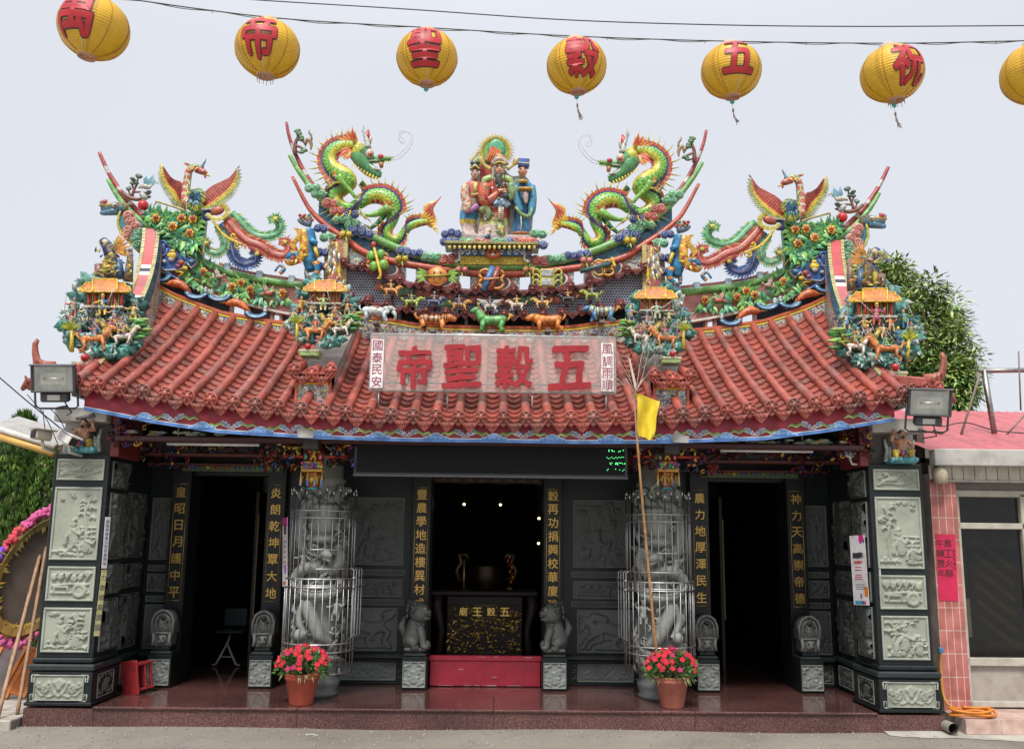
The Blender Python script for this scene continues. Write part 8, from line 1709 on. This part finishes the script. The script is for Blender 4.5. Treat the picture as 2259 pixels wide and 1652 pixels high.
# ------------------------------------------------------------------ lights, cameras, notices
def flood(px, py, lab, mir):
    c = at(px, py, -.42); root = empty('floodlight', c, lab, 'floodlight', 'floodlights under the roof corners'); R_ = Matrix.Rotation(rad(14), 3, 'X') @ Matrix.Rotation(rad(-12 if mir else 8), 3, 'Z'); q = lambda a, b, d=0: c + R_ @ Vector((a, d, b)); mb = MB()
    mb.box(c + R_ @ Vector((0, .05, 0)), (.32, .12, .2), (.03, .03, .032), R_, .02); mb.box(c + R_ @ Vector((.0, -.015, .115)), (.36, .09, .012), (.05, .05, .055), R_, .004)
    for s_ in (-1, 1): mb.box(c + R_ @ Vector((s_ * .165, -.01, 0)), (.02, .05, .22), (.04, .04, .045), R_, .005)
    mb.box(c + R_ @ Vector((0, -.01, -.108)), (.35, .05, .018), (.04, .04, .045), R_, .005); mb.box(c + R_ @ Vector((.0, .03, -.16)), (.22, .09, .08), (.035, .035, .04), R_, .012); obj('housing', mb, 'paint', root)
    mb = MB(); mb.box(c + R_ @ Vector((0, -.013, 0)), (.312, .006, .2), (.36, .38, .37), R_); mb.box(c + R_ @ Vector((0, -.017, 0)), (.2, .003, .1), (.45, .47, .45), R_); mb.tube([q(-.08, .0, -.02), q(.08, .0, -.02)], .008, 7, (.6, .6, .55)); mb.box(c + R_ @ Vector((0, -.018, -.16)), (.1, .005, .045), (.4, .4, .4), R_); obj('lamp_glass', mb, 'steel', root)
    mb = MB(); mb.tube([q(-.17, -.02, .05), q(-.17, -.24, .06), q(-.14, -.26, .07), q(.14, -.26, .07), q(.17, -.24, .06), q(.17, -.02, .05)], .009, 6, (.05, .05, .05)); mb.tube([q(0, -.26, .07), q(0, -.27, .3)], .014, 6, (.3, .3, .3)); mb.tube([q(.05, -.18, .06), q(.1, -.3, .12), q(.02, -.34, .25)], .006, 5, (.02, .02, .02)); obj('bracket', mb, 'paint', root)
flood(119, 835, 'floodlight with grey glass under the left roof corner', False); flood(2050, 888, 'floodlight with pale glass under the right roof corner', True)
for x, y, yy, s_, lab in ((150, 968, -.15, 1, 'long white security camera on the left pillar top pointing down right'), (92, 960, -.1, -1, 'boxy beige security camera hanging beside the left pillar top')):
    c = at(x, y, yy); root = empty('security_camera', c, lab, 'security camera'); mb = MB(); R_ = Matrix.Rotation(rad(24), 3, 'Y') @ Matrix.Rotation(rad(-40), 3, 'Z') if s_ > 0 else Matrix.Rotation(rad(4), 3, 'Y') @ Matrix.Rotation(rad(60), 3, 'Z')
    L_ = .24 if s_ > 0 else .16; mb.box(c, (L_, .085, .085), (.6, .58, .54) if s_ > 0 else (.4, .36, .3), R_, .014); mb.box(c + R_ @ Vector((.01, 0, .05)), (L_ + .05, .1, .012), (.62, .6, .57) if s_ > 0 else (.42, .38, .32), R_, .004); obj('housing', mb, 'paint', root)
    mb = MB(); mb.box(c + R_ @ Vector((s_ * L_ / 2, 0, 0)), (.006, .066, .066), (.02, .02, .02), R_); obj('lens', mb, 'granite_dark', root)
    mb = MB(); mb.tube([c + Vector((0, .02, -.045)), c + Vector((0, .05, -.11)), c + Vector((.06, .16, -.13))], .014, 6, (.5, .48, .44)); obj('bracket', mb, 'paint', root)
c = at(1876, 998, .1); root = empty('hexagon_lamp', c, 'small white hexagonal lamp under the right eave', 'lamp'); mb = MB(); a6 = [(c.x + .055 * math.sin(k * math.pi / 3), c.z + .055 * math.cos(k * math.pi / 3)) for k in range(6)]; mb.prism(a6, .09, .13, (.55, .55, .5)); obj('housing', mb, 'paint', root); mb = MB(); mb.box((c.x, .087, c.z), (.06, .006, .06), (.2, .2, .2)); mb.box((c.x, .083, c.z), (.03, .004, .03), (.35, .35, .33)); obj('lens', mb, 'steel', root); mb = MB(); mb.tube([(c.x, .12, c.z - .05), (c.x + .02, .13, c.z - .1), (c.x + .2, .13, c.z - .11)], .012, 6, (.5, .5, .46)); obj('arm', mb, 'paint', root)
for a, b, lab in (((366, 970), (578, 984), 'left'), ((1583, 997), (1796, 986), 'right')):
    p, q_ = at(*a, .12), at(*b, .12); root = empty('tube_light', (p + q_) / 2, 'white fluorescent tube light under the %s part of the eave' % lab, 'tube light', 'tube lights under the eave'); zz = (p.z + q_.z) / 2; mb = MB(); mb.box(((p.x + q_.x) / 2, .12, zz + .015), (q_.x - p.x, .05, .035), (.5, .5, .48), ch=.006); obj('fixture', mb, 'paint', root); mb = MB(); mb.tube([(p.x + .02, .1, zz - .015), (q_.x - .02, .1, zz - .015)], .013, 8, (.7, .7, .68)); obj('tube', mb, 'paint', root); mb = MB()
    for x in (p.x + .1, q_.x - .1): mb.box((x, .14, zz + .08), (.012, .012, .12), (.3, .3, .3))
    obj('hanger', mb, 'steel', root)
def notice(name, lab, quad, Y, col, fnc=None, th=.003):
    P = [at(x, y, Y + d) for x, y, d in quad]; X = (P[1] - P[0] + P[2] - P[3]) * .5; U = (P[0] - P[3] + P[1] - P[2]) * .5; w_, h_ = X.length, U.length; X.normalize(); U = (U - X * U.dot(X)).normalized(); n_ = X.cross(U); c = (P[0] + P[1] + P[2] + P[3]) / 4; mb = MB(); R_ = Matrix((X, -n_, U)).transposed(); mb.box(c, (w_, th, h_), col, R_)
    if fnc: fnc(mb, lambda a, b: c + X * (a * w_ / 2) + U * (b * h_ / 2) + n_ * (th / 2), X, U, w_, h_, R_)
    return obj(name, mb, 'paint', None, lab, 'notice')
def dash(mb, f, R_, a, b, w_, h_, c): mb.box(f(a, b), (w_, .002, h_), c, R_)
def colchars(n, col, size, x=0, pool='國泰民安風調雨順農力地厚'):
    def g_(mb, f, X, U, w_, h_, R_):
        rr = random.Random(n)
        for k in range(n): glyph(mb, rr.choice(pool), f(x, .9 - 1.8 * (k + .5) / n), size, col, 0.0, .0012, X=X, U=U)
    return g_
notice('white_strip', 'narrow white paper strip with small characters on the left corner pillar', ((232, 1140, -.0), (243, 1140, .04), (236, 1253, .04), (224, 1253, 0)), .05, (.62, .6, .64), colchars(11, (.1, .1, .12), .03))
notice('white_strip', 'narrow white paper strip with small characters on the right corner pillar', ((1924, 1168, .04), (1937, 1168, 0), (1943, 1282, 0), (1931, 1282, .04)), .05, (.62, .6, .64), colchars(11, (.1, .1, .12), .03))
notice('yellow_strip', 'yellow paper strip with dark characters low on the left corner pillar', ((221, 1256, 0), (231, 1256, .04), (224, 1402, .04), (210, 1402, 0)), .05, (.5, .45, .2), colchars(6, (.06, .06, .1), .05))
def poster(mb, f, X, U, w_, h_, R_):
    dash(mb, f, R_, .5, .9, w_ * .3, h_ * .1, (.6, .02, .25)); dash(mb, f, R_, .45, .78, w_ * .1, h_ * .03, (.15, .05, .4)); rr = random.Random(3)
    for k, ch in enumerate('農地護厚年'): glyph(mb, ch, f(-.5 + k * .24, .42), .05, (.05, .04, .06), .018, .0015, X=X, U=U)
    for k, ch in enumerate('民安國泰年'): glyph(mb, ch, f(-.5 + k * .22, .22), .03, (.55, .05, .05), 0, .0015, X=X, U=U)
    for b in (.08, -.0, -.14, -.2, -.26): dash(mb, f, R_, -.1, b, w_ * rr.uniform(.3, .6), .008, (.5, .08, .1))
    for b in (-.42, -.48, -.54): dash(mb, f, R_, -.0, b, w_ * .6, .006, (.15, .15, .2))
    dash(mb, f, R_, .75, -.62, w_ * .22, h_ * .14, (.65, .2, .02)); dash(mb, f, R_, -.2, -.93, w_ * .6, h_ * .05, (.05, .35, .5)); dash(mb, f, R_, .35, -.93, w_ * .3, h_ * .05, (.5, .1, .2)); dash(mb, f, R_, .05, -.75, .02, .04, (.1, .1, .1))
    for k in range(5): mb.tube([f(-.35 + .05 * k, .55 + .05 * k), f(-.3 + .05 * k, .62 + .03 * k)], .002, 4, (.5, .5, .52))
notice('poster', 'white poster with red lines and coloured corners on the right inner wall', ((1876, 1181, .2), (1910, 1180, 0), (1915, 1334, 0), (1882, 1334, .2)), .12, (.66, .64, .66), poster)
def poster2(mb, f, X, U, w_, h_, R_):
    dash(mb, f, R_, 0, .88, w_ * .9, h_ * .12, (.6, .03, .25)); dash(mb, f, R_, .1, .65, w_ * .5, h_ * .14, (.12, .06, .1))
    for b in (.3, .15, .0, -.15, -.3): dash(mb, f, R_, 0, b, w_ * .4, .012, (.5, .1, .15))
    dash(mb, f, R_, .2, -.5, w_ * .4, h_ * .12, (.4, .15, .5)); dash(mb, f, R_, -.1, -.9, w_ * .6, h_ * .05, (.6, .2, .1))
notice('poster', 'narrow white poster with pink top beside the left steel cage', ((626, 1142, .1), (634, 1141, 0), (634, 1293, 0), (621, 1294, .1)), .5, (.66, .64, .66), poster2)
mb = MB(); c = Vector((at(1945, 1440, .35).x, .4, PF + .0))

# red leaning stool by the left inner wall, teal stool with white frame inside the left doorway
p = atz(300, 1528, PF); root = empty('red_stool', p, 'red wooden stool tipped on its side beside the left inner wall', 'stool'); R_ = Matrix.Rotation(rad(-8), 3, 'Y') @ Matrix.Rotation(rad(62), 3, 'Z'); mb = MB(); o_ = p + Vector((0, 0, .145)); q = lambda a, d, b: o_ + R_ @ Vector((a, d, b)); RW = (.3, .02, .025)
mb.box(q(-.08, 0, 0), (.025, .2, .3), RW, R_, .005); obj('seat', mb, 'wood', root)
for b in (-.11, .11): mb = MB(); mb.box(q(.02, 0, b), (.2, .17, .022), RW, R_, .004); obj('leg', mb, 'wood', root)
mb = MB(); mb.box(q(.03, .0, 0), (.02, .16, .2), (.26, .02, .022), R_, .004); mb.box(q(.1, -.06, .0), (.02, .03, .22), RW, R_, .004); obj('stretcher', mb, 'wood', root)
p = atz(455, 1490, PF); p.y += .7; root = empty('teal_stool', p, 'stool with teal seat and white A shaped frame inside the left doorway', 'stool'); mb = MB(); mb.box(p + Vector((0, .15, .36)), (.3, .26, .03), (.015, .05, .05), ch=.01); mb.box(p + Vector((.0, .3, .5)), (.26, .02, .2), (.01, .03, .03), ch=.01); obj('seat', mb, 'paint', root)
for s_ in (-1, 1): mb = MB(); mb.tube([p + Vector((0, 0, .24)), p + Vector((s_ * .11, 0, .02)), p + Vector((s_ * .15, 0, .015))], .012, 6, (.45, .46, .46)); obj('leg', mb, 'paint', root)
mb = MB(); mb.tube([p + Vector((-.06, 0, .1)), p + Vector((.06, 0, .1))], .009, 6, (.42, .43, .43)); mb.tube([p + Vector((0, 0, .23)), p + Vector((0, .14, .35))], .014, 6, (.3, .3, .3)); obj('stretcher', mb, 'paint', root)

# ------------------------------------------------------------------ left edge: condolence wreath, sticks, frames, awning, hedge trees
rr = random.Random(23); c = at(84, 1268, .62); root = empty('flower_wreath', Vector((c.x, .62, .12)), 'big oval flower wreath with pink and purple rim leaning behind bamboo sticks', 'wreath'); mb = MB()
ax1 = Vector((.36, .1, .93)).normalized(); ax2 = Vector((.75, .5, -.35)); ax2 = (ax2 - ax1 * ax2.dot(ax1)).normalized(); nn = ax1.cross(ax2); A1, A2 = .62, .36
E_ = lambda t, k, d=0: c + ax1 * (A1 * k * math.cos(t)) + ax2 * (A2 * k * math.sin(t)) + nn * d
n = 60; T_ = [2 * math.pi * i / n for i in range(n + 1)]
for k0, k1, d0, d1 in ((.98, .9, 0, -.07), (.9, .78, -.07, -.05), (.78, .74, -.05, .02)): mb.strip([E_(t, k0, d0) for t in T_], [E_(t, k1, d1) for t in T_], cols=[jit((.24, .14, .025) if math.cos(t) < .1 else (.16, .12, .035), .3, rr) for t in T_[:-1]], sm=False); mb.strip([E_(t, k1, d1 + .012) for t in T_], [E_(t, k0, d0 + .012) for t in T_], (.3, .2, .06), sm=False)
for i in range(170):
    t = rr.uniform(0, 6.28); k = rr.uniform(.8, .96); mb.leaf(E_(t, k, -.05), (E_(t, 1.2) - E_(t, .8)) * (1 if i % 2 else -1), .07, .022, jit((.34, .2, .02) if math.cos(t) < -.3 else (.2, .15, .04), .3, rr), nrm=-nn)
obj('straw_ring', mb, 'cloth', root); mb = MB(); mb.sm = False
mb.add([E_(t, .76, .0) for t in T_[:-1]], [tuple(range(n))], (.1, .075, .06)); mb.add([E_(t, .76, .012) for t in T_[:-1]], [tuple(range(n))[::-1]], (.1, .075, .06)); obj('backing', mb, 'matte', root); mb = MB()
for i in range(520):
    t = rr.uniform(0, 6.28); cc = math.cos(t); cl = (.6, .1, .28) if cc > .55 else (.62, .06, .09) if cc > .2 else (.16, .05, .4) if cc > -.4 else (.6, .12, .3); p = E_(t, rr.uniform(.95, 1.08), rr.uniform(-.06, .05)); mb.blob(p, rr.uniform(.02, .034), jit(cl, .3, rr), 6, 4, .5, i)
obj('flower_rim', mb, 'cloth', root)
for a, b, y0, y1, r, lab in (((-8, 1600), (104, 1165), -.1, .75, .018, 'long bamboo stick leaning left in front of the flower wreath'), ((38, 1575), (112, 1150), .1, .72, .016, 'bamboo stick leaning in front of the flower wreath beside the pillar'), ((60, 1568), (100, 1330), .3, .7, .011, 'thin short stick leaning at the foot of the left pillar')):
    p, q_ = at(*a, y0), at(*b, y1); p.z = max(p.z, .06); mb = MB(); mb.tube([p.lerp(q_, t) for t in np.linspace(0, 1, 14)], [r * (1.06 if i % 4 == 0 else 1) for i in range(14)], 7, (.36, .22, .13), colfn=lambda i, k: jit((.36, .22, .13), .15, rr)); obj('bamboo_stick', mb, 'wood', None, lab, 'stick')
for x, y, w_, h_, cl, lab in ((18, 1440, .26, .46, (.12, .1, .1), 'dark board with orange edge leaning at the left picture edge'), (58, 1470, .2, .42, (.5, .14, .03), 'orange framed board leaning between the bamboo sticks')):
    c2 = at(x, y, .9); R_ = Matrix.Rotation(rad(16), 3, 'Y') @ Matrix.Rotation(rad(-20), 3, 'X'); c2.z = .06 + h_ / 2 + .02; root = empty('leaning_board', c2 - Vector((0, 0, h_ / 2)), lab, 'board'); mb = MB(); mb.box(c2, (w_, .03, h_), cl, R_, .004); obj('panel', mb, 'matte', root); mb = MB()
    for s_ in (-1, 1): mb.box(c2 + R_ @ Vector((s_ * w_ / 2, -.01, 0)), (.03, .04, h_), (.5, .16, .03), R_, .004)
    mb.box(c2 + R_ @ Vector((0, -.01, h_ / 2)), (w_, .04, .03), (.45, .14, .03), R_, .004); obj('edge', mb, 'wood', root)
p, q_ = at(-30, 945, 1.2), at(122, 992, 1.0); root = empty('awning', p, 'pale awning with yellow underside reaching in from the left edge', 'awning'); mb = MB(); d = q_ - p; mb.strip([p + Vector((0, -.0, .03)), q_ + Vector((0, 0, .03))], [p + Vector((0, .6, .2)), q_ + Vector((0, .6, .2))], (.33, .32, .3), sm=False); mb.tube([p + Vector((0, 0, .03)), q_ + Vector((0, 0, .03))], .03, 8, (.55, .52, .48)); obj('cover', mb, 'matte', root); mb = MB(); mb.tube([p - Vector((0, 0, .04)), q_ - Vector((0, 0, .04))], .035, 8, (.55, .33, .08)); mb.tube([p + Vector((-.4, 0, -.1)), p + Vector((-.4, .1, -2.3))], .04, 8, (.4, .38, .35)); mb.tube([p - Vector((0, 0, .04)), p + Vector((-.4, 0, -.1))], .035, 8, (.55, .33, .08)); obj('rail', mb, 'paint', root)
mb = MB()
for k, (a, b, c_) in enumerate((((-10, 825), (60, 885), (140, 950)), ((60, 870), (100, 920), (130, 985)), ((95, 905), (97, 930), (100, 950)), ((110, 900), (135, 930), (165, 1000)))): mb.tube([Vector(v) for v in curve([tuple(at(*a, -.1)), tuple(at(*b, -.05)), tuple(at(*c_, .0))], 20)], .006 if k == 0 else .004, 5, (.012, .012, .014))
obj('service_cable', mb, 'paint', None, 'black cables sagging from the left edge to the left pillar top', 'cable')

def cypress(px, pt, Y, wd, seed, lab, n=4000):
    rr = random.Random(seed); b = at(px, 1500, Y); tp = at(px, pt, Y); H = tp.z; base = Vector((tp.x, Y, -.02)); root = empty('cypress', base, lab, 'tree', 'dense conifers behind the left pillar'); mb = MB(); mb.tube([base, base + Vector((0, 0, H * .5)), base + Vector((0, 0, H * .95))], [.09, .06, .01], 7, (.1, .07, .05)); obj('trunk', mb, 'wood', root); mb = MB()
    def rad_(t): return wd * (min(1, t * 3 + .4) * (1 - t) ** .5)
    for i in range(n):
        t = rr.random() ** 1.25; a = rr.uniform(0, 6.28); k = rr.random() ** .4; R_ = rad_(t) * (1 + .25 * noise.noise(Vector((math.cos(a) * 1.5, math.sin(a) * 1.5, t * 7 + seed)))); p = base + Vector((R_ * k * math.cos(a), R_ * k * math.sin(a), .1 + t * (H - .15))); out_ = Vector((math.cos(a), math.sin(a), 0)); g_ = (.035, .1, .012) if rr.random() < .35 else (.08, .17, .02) if rr.random() < .7 else (.13, .22, .03); l = rr.uniform(.07, .14); d = (out_ * .55 + Vector((rr.uniform(-.3, .3), rr.uniform(-.3, .3), 1.0))).normalized()
        for s_ in range(3): mb.leaf(p, d + Vector((rr.uniform(-.4, .4), rr.uniform(-.4, .4), rr.uniform(-.2, .2))), l, l * .28, jit(g_, .3, rr), nrm=out_)
    obj('crown', mb, 'leaf', root)
cypress(56, 905, 4.2, .62, 1, 'pointed bright green cypress rising above the awning'); cypress(5, 975, 4.8, .8, 2, 'broad green cypress at the left picture edge'); cypress(112, 985, 4.0, .5, 3, 'green cypress half hidden by the left pillar', 1800)
mb = MB(); mb.box((-9.5, 9, 1.6), (7, 2, 3.2), (.3, .2, .17)); mb.box((-9.5, 8.9, 3.25), (7.4, 2.4, .12), (.35, .12, .1)); obj('far_house', mb, 'matte', None, 'reddish low house glimpsed behind the cypresses at the left', 'house')

def leafy(px, py, Y, rx, rz_, seed, lab, n, Hc=None, top_sprays=()):
    rr = random.Random(seed); c = at(px, py, Y); base = Vector((c.x, Y, -.02)); root = empty('leafy_tree', base, lab, 'tree'); mb = MB(); mb.tube([base, base + Vector((.1, 0, c.z * .6)), c], [.14, .1, .05], 8, (.14, .1, .07)); LB = []
    for i in range(14): a = rr.uniform(0, 6.28); e = rr.uniform(-.4, 1.3); q_ = c + Vector((rx * .8 * math.cos(a) * math.cos(e), rx * .6 * math.sin(a) * math.cos(e), rz_ * .85 * math.sin(e))); mb.tube([base + Vector((.1, 0, c.z * .6)), (c + q_) / 2 + Vector((0, 0, -.1)), q_], [.05, .03, .01], 5, (.14, .1, .07)); LB.append(q_)
    obj('trunk', mb, 'wood', root); mb = MB(); cl = []
    for i in range(64): a = rr.uniform(0, 6.28); e = math.asin(rr.uniform(-.9, 1)); k = rr.uniform(.55, 1.03); cl.append((c + Vector((rx * k * math.cos(a) * math.cos(e), rx * .75 * k * math.sin(a) * math.cos(e), rz_ * k * math.sin(e))), rr.uniform(.16, .3), rr.uniform(.6, 1.35)))
    for sx, sy in top_sprays: cl.append((at(sx, sy, Y - .2), .13, 1.1)); cl.append((at(sx + 4, sy + 14, Y - .2), .1, .9)); cl.append((at(sx + 2, sy + 30, Y - .2), .1, .8))
    for p, r, br in cl:
        for j in range(int(n * r * r / .05)):
            d = Vector((rr.gauss(0, 1), rr.gauss(0, 1), rr.gauss(0, 1))).normalized(); q_ = p + d * r * rr.random() ** .5; l = rr.uniform(.08, .145); g_ = rr.choice([(.1, .19, .035), (.17, .28, .05), (.25, .33, .08), (.3, .36, .1), (.05, .11, .022)]); g_ = tuple(v * br for v in g_); mb.leaf(q_, d * .6 + Vector((rr.uniform(-.5, .5), rr.uniform(-.5, .5), -.25)), l, l * .3, jit(g_, .2, rr), nrm=(d + Vector((0, 0, .8))).normalized(), bend=.1)
    obj('crown', mb, 'leaf', root)
leafy(2062, 775, 5.2, .58, .95, 5, 'dense leafy green tree behind the right roof corner', 105, top_sprays=((2008, 640), (2030, 630), (2075, 650), (1995, 668)))
leafy(1945, 640, 6.0, .45, .45, 6, 'darker leafy tree peeping out behind the right ridge end', 90, top_sprays=((1885, 560), (1935, 600)))
leafy(2090, 860, 4.8, .32, .42, 7, 'small leafy tree beside the steel roof frame at the right', 100)

# ------------------------------------------------------------------ neighbouring house on the right
NB = .32; house = empty('neighbour_house', (5.2, NB, 0), 'low house with pink metal roof and pink tiled pillar right of the temple', 'house'); mb = MB(); mb.sm = False
xp0, xp1 = 4.03, 4.27; mb.box(((xp0 + xp1) / 2, NB + .1, 1.1), (xp1 - xp0, .2, 2.2), (.5, .15, .14)); obj('tiled_pillar', mb, 'pink_tile', house)
mb = MB(); mb.sm = False; mb.box((6.4, NB + .02, .06), (4.8, .9, .12), (.55, .4, .35)); obj('step', mb, 'step_tile', house)
mb = MB(); zf = at(2200, 1000, NB - .15).z; z2 = at(2200, 1025, NB - .15).z; mb.box((6.4, NB - .12, (zf + z2) / 2 + .01), (4.78, .12, zf - z2 + .05), (.4, .39, .36), ch=.008); zs0, zs1 = at(2200, 1060, NB).z, z2
for k in range(46): mb.box((4.06 + k * .105, NB - .04, (zs0 + zs1) / 2), (.1, .03, zs1 - zs0), jit((.44, .4, .34), .08), ch=.004)
mb.box((6.4, NB - .04, zs0 - .01), (4.7, .05, .02), (.36, .34, .3)); obj('eave_cladding', mb, 'matte', house)
mb = MB(); zr0 = zf + .02; n = 44
P = [[Vector((3.98 + 4.7 * i / (n * 2), NB - .16 + t * 2.6, zr0 + t * .72 + .014 * (1 if i % 2 else 0))) for i in range(n * 2)] for t in (0, 1)]; mb.grid(P, (.4, .1, .1), sm=False, cols=[jit((.4, .09, .1), .12) for _ in range(n * 2 - 1)]); obj('metal_roof', mb, 'paint', house)
mb = MB(); FR = (.42, .39, .33); zt, zm, zl = at(2200, 1088, NB).z, at(2200, 1160, NB).z, at(2200, 1462, NB).z; xw0 = xp1 + .01
for z, h in ((zt + .0, .06), (zm, .055), (zl, .07), (.16, .05)): mb.box(((xw0 + 6.5) / 2, NB + .1, z), (6.5 - xw0, .07, h), FR, ch=.005)
for x in (xw0 + .02, 4.92, 5.6, 6.4): mb.box((x, NB + .098, (zt + .14) / 2), (.05, .066, zt - .14), FR, ch=.005)
mb.box(((xw0 + 6.5) / 2, NB + .12, (zl + .16) / 2), (6.5 - xw0, .03, zl - .16), (.34, .31, .27)); mb.box(((xw0 + 6.5) / 2, NB + .12, (zs0 + zt) / 2), (6.5 - xw0, .03, zs0 - zt), (.2, .18, .16)); obj('window_frame', mb, 'paint', house)
mb = MB(); mb.sm = False; mb.box(((xw0 + 6.5) / 2, NB + .115, (zl + zt) / 2), (6.5 - xw0, .006, zt - zl), (.02, .02, .02)); obj('pane', mb, 'window_glass', house)
mb = MB(); mb.sm = False; bx = lambda x0, x1, y0, y1, z0, z1, c: mb.box(((x0 + x1) / 2, (y0 + y1) / 2, (z0 + z1) / 2), (x1 - x0, y1 - y0, z1 - z0), c)
bx(4.05, 8.7, 3.2, 3.3, 0, 3.0, (.2, .18, .16)); bx(4.03, 4.1, NB + .2, 3.2, 0, 2.6, (.1, .09, .08)); bx(4.05, 8.7, NB + .2, 3.2, zf - .06, zf - .02, (.08, .07, .07)); bx(4.3, 4.9, NB + .9, NB + 1.4, .1, .75, (.1, .07, .05)); bx(6.5, 8.7, NB + .05, NB + .2, 0, zf - .1, (.4, .3, .27)); bx(4.05, 8.7, NB + .2, 3.2, .0, .1, (.12, .1, .09)); obj('room', mb, 'matte', house)
mb = MB(); a, b = at(2112, 1320, NB + .3), at(2140, 1405, NB + .3); mb.box(((a.x + b.x) / 2, NB + .3, (a.z + b.z) / 2), (.13, .02, a.z - b.z), (.5, .42, .25)); obj('yellow_card', mb, 'paint', None, 'yellowish card standing behind the dark house window', 'card'); 
mb = MB(); c_ = at(2195, 1310, NB + .8); mb.box(c_, (.5, .02, .9), (.03, .03, .03))
for k in range(6): mb.box(c_ + Vector((0, -.012, -.36 + k * .15)), (.48, .004, .05), (.2, .14, .03), Matrix.Rotation(rad(38), 3, 'Y'))
obj('striped_board', mb, 'paint', None, 'black and yellow diagonally striped board behind the dark house window', 'board')
def red_txt(mb, f, X, U, w_, h_, R_):
    for k, ch in enumerate('農工火縣'): glyph(mb, ch, f(.2, .72 - k * .3), .07, (.02, .01, .012), 0, .0015, X=X, U=U)
    for k, ch in enumerate('牛轉豐年'): glyph(mb, ch, f(-.62, .72 - k * .3), .07, (.02, .01, .012), 0, .0015, X=X, U=U)
    for k, ch in enumerate('吉旦年歲次'): glyph(mb, ch, f(.8, .5 - k * .13), .03, (.03, .01, .015), 0, .0015, X=X, U=U)
notice('red_couplet', 'bright red paper with black brush characters on the pink tiled pillar', ((2062, 1178, 0), (2106, 1178, 0), (2115, 1326, 0), (2074, 1324, 0)), NB - .004, (.55, .01, .07), red_txt)
p = at(2074, 1045, NB - .1); root = empty('wall_jar', p, 'cream jar shaped lamp under the house eave beside the right pillar', 'lamp'); mb = MB(); mb.lathe([(.0, -.09), (.06, -.085), (.065, .0), (.055, .04), (.04, .06), (.0, .06)], p, 14, (.5, .43, .32)); obj('jar', mb, 'paint', root); mb = MB(); mb.lathe([(.045, .055), (.048, .09), (.03, .1), (.0, .1)], p, 12, (.2, .2, .19)); mb.tube([p + Vector((0, 0, .09)), p + Vector((0, .08, .14))], .012, 6, (.2, .2, .2)); obj('cap', mb, 'steel', root)
mb = MB(); a = atz(2138, 1578, .12); rr = random.Random(4); pts = []
for i in range(90): t = i / 89; an = t * 6.28 * 4.3; r = .13 + .02 * math.sin(t * 17); pts.append((a.x + r * math.cos(an) * 1.3, NB - .32 + r * math.sin(an) * .7, .134 + .018 * math.sin(t * 29) ** 2 + .012 * (i // 21)))
mb.tube(pts, .012, 7, (.62, .2, .02)); mb.tube([Vector(v) for v in curve([pts[0], (4.1, NB - .3, .14), (4.02, NB - .06, .2), (4.0, NB - .04, .45), (3.985, NB - .08, .62)], 20)], .011, 7, (.58, .3, .04)); mb.box((3.985, NB - .1, .64), (.04, .04, .05), (.05, .2, .35), ch=.008); obj('garden_hose', mb, 'paint', None, 'orange garden hose coiled on the pink step at the right', 'hose')
mb = MB(); p = at(2112, 1607, -.2); mb.tube([(p.x, .3, .05), (p.x, -.14, .05)], .045, 14, (.3, .28, .24), cap=False); mb.tube([(p.x, -.13, .05), (p.x, .3, .05)], .037, 14, (.04, .04, .035), cap=False); obj('drain_pipe', mb, 'matte', None, 'grey drain pipe end sticking out beside the right pillar base', 'pipe')
root = empty('roof_frame', at(2200, 990, .9), 'grey steel frame standing on the pink metal roof at the right edge', 'frame'); Yf = 1.1; ST2 = (.33, .32, .3)
for pts, r in (([(2170, 815), (2196, 968)], .032), ([(2160, 818), (2290, 816)], .025), ([(2196, 968), (2290, 970)], .02)): mb = MB(); mb.tube([at(*v, Yf) for v in pts], r, 4, ST2); obj('rail', mb, 'steel', root)
for pts, r in (([(2162, 825), (2112, 985)], .012), ([(2212, 968), (2270, 905)], .01), ([(2060, 948), (2130, 985)], .018), ([(2247, 775), (2252, 905)], .008)): mb = MB(); mb.tube([at(*v, Yf - .05) for v in pts], r, 6, (.2, .15, .12)); obj('brace', mb, 'wood', root)
for px in (2196, 2270): mb = MB(); a = at(px, 968, Yf); mb.tube([a, Vector((a.x, Yf, zr0 + (Yf - NB + .16) / 2.6 * .72))], .03, 4, ST2); obj('post', mb, 'steel', root)
mb = MB(); mb.tube([Vector(v) for v in curve([tuple(at(x, y, .6)) for x, y in ((2040, 935), (2080, 940), (2130, 932), (2200, 950), (2300, 958))], 24)], .006, 5, (.02, .02, .02)); obj('roof_cable', mb, 'paint', None, 'black cable lying loosely on the pink metal roof', 'cable')
# litter and grit on the road
rr = random.Random(2); a = atz(688, 1626, .0); mb = MB(); mb.tube([(a.x - .05, a.y, .02), (a.x, a.y + .01, .025), (a.x + .05, a.y - .02, .02)], .004, 5, (.6, .58, .55)); obj('litter', mb, 'paint', None, 'small white scrap lying on the grey road', 'litter')
mb = MB()
for i in range(900):
    x, y = rr.uniform(-4.5, 4.5), -rr.random() ** 1.4 * 1.0 - .01; r = rr.uniform(.003, .009); mb.blob((x, y, asph_z(x, y) + r * .4), r, jit((.3, .28, .25), .35, rr), 5, 4, .5, i)
obj('road_grit', mb, 'matte', None, 'loose grit and small stones along the foot of the platform', 'grit', kind='stuff')
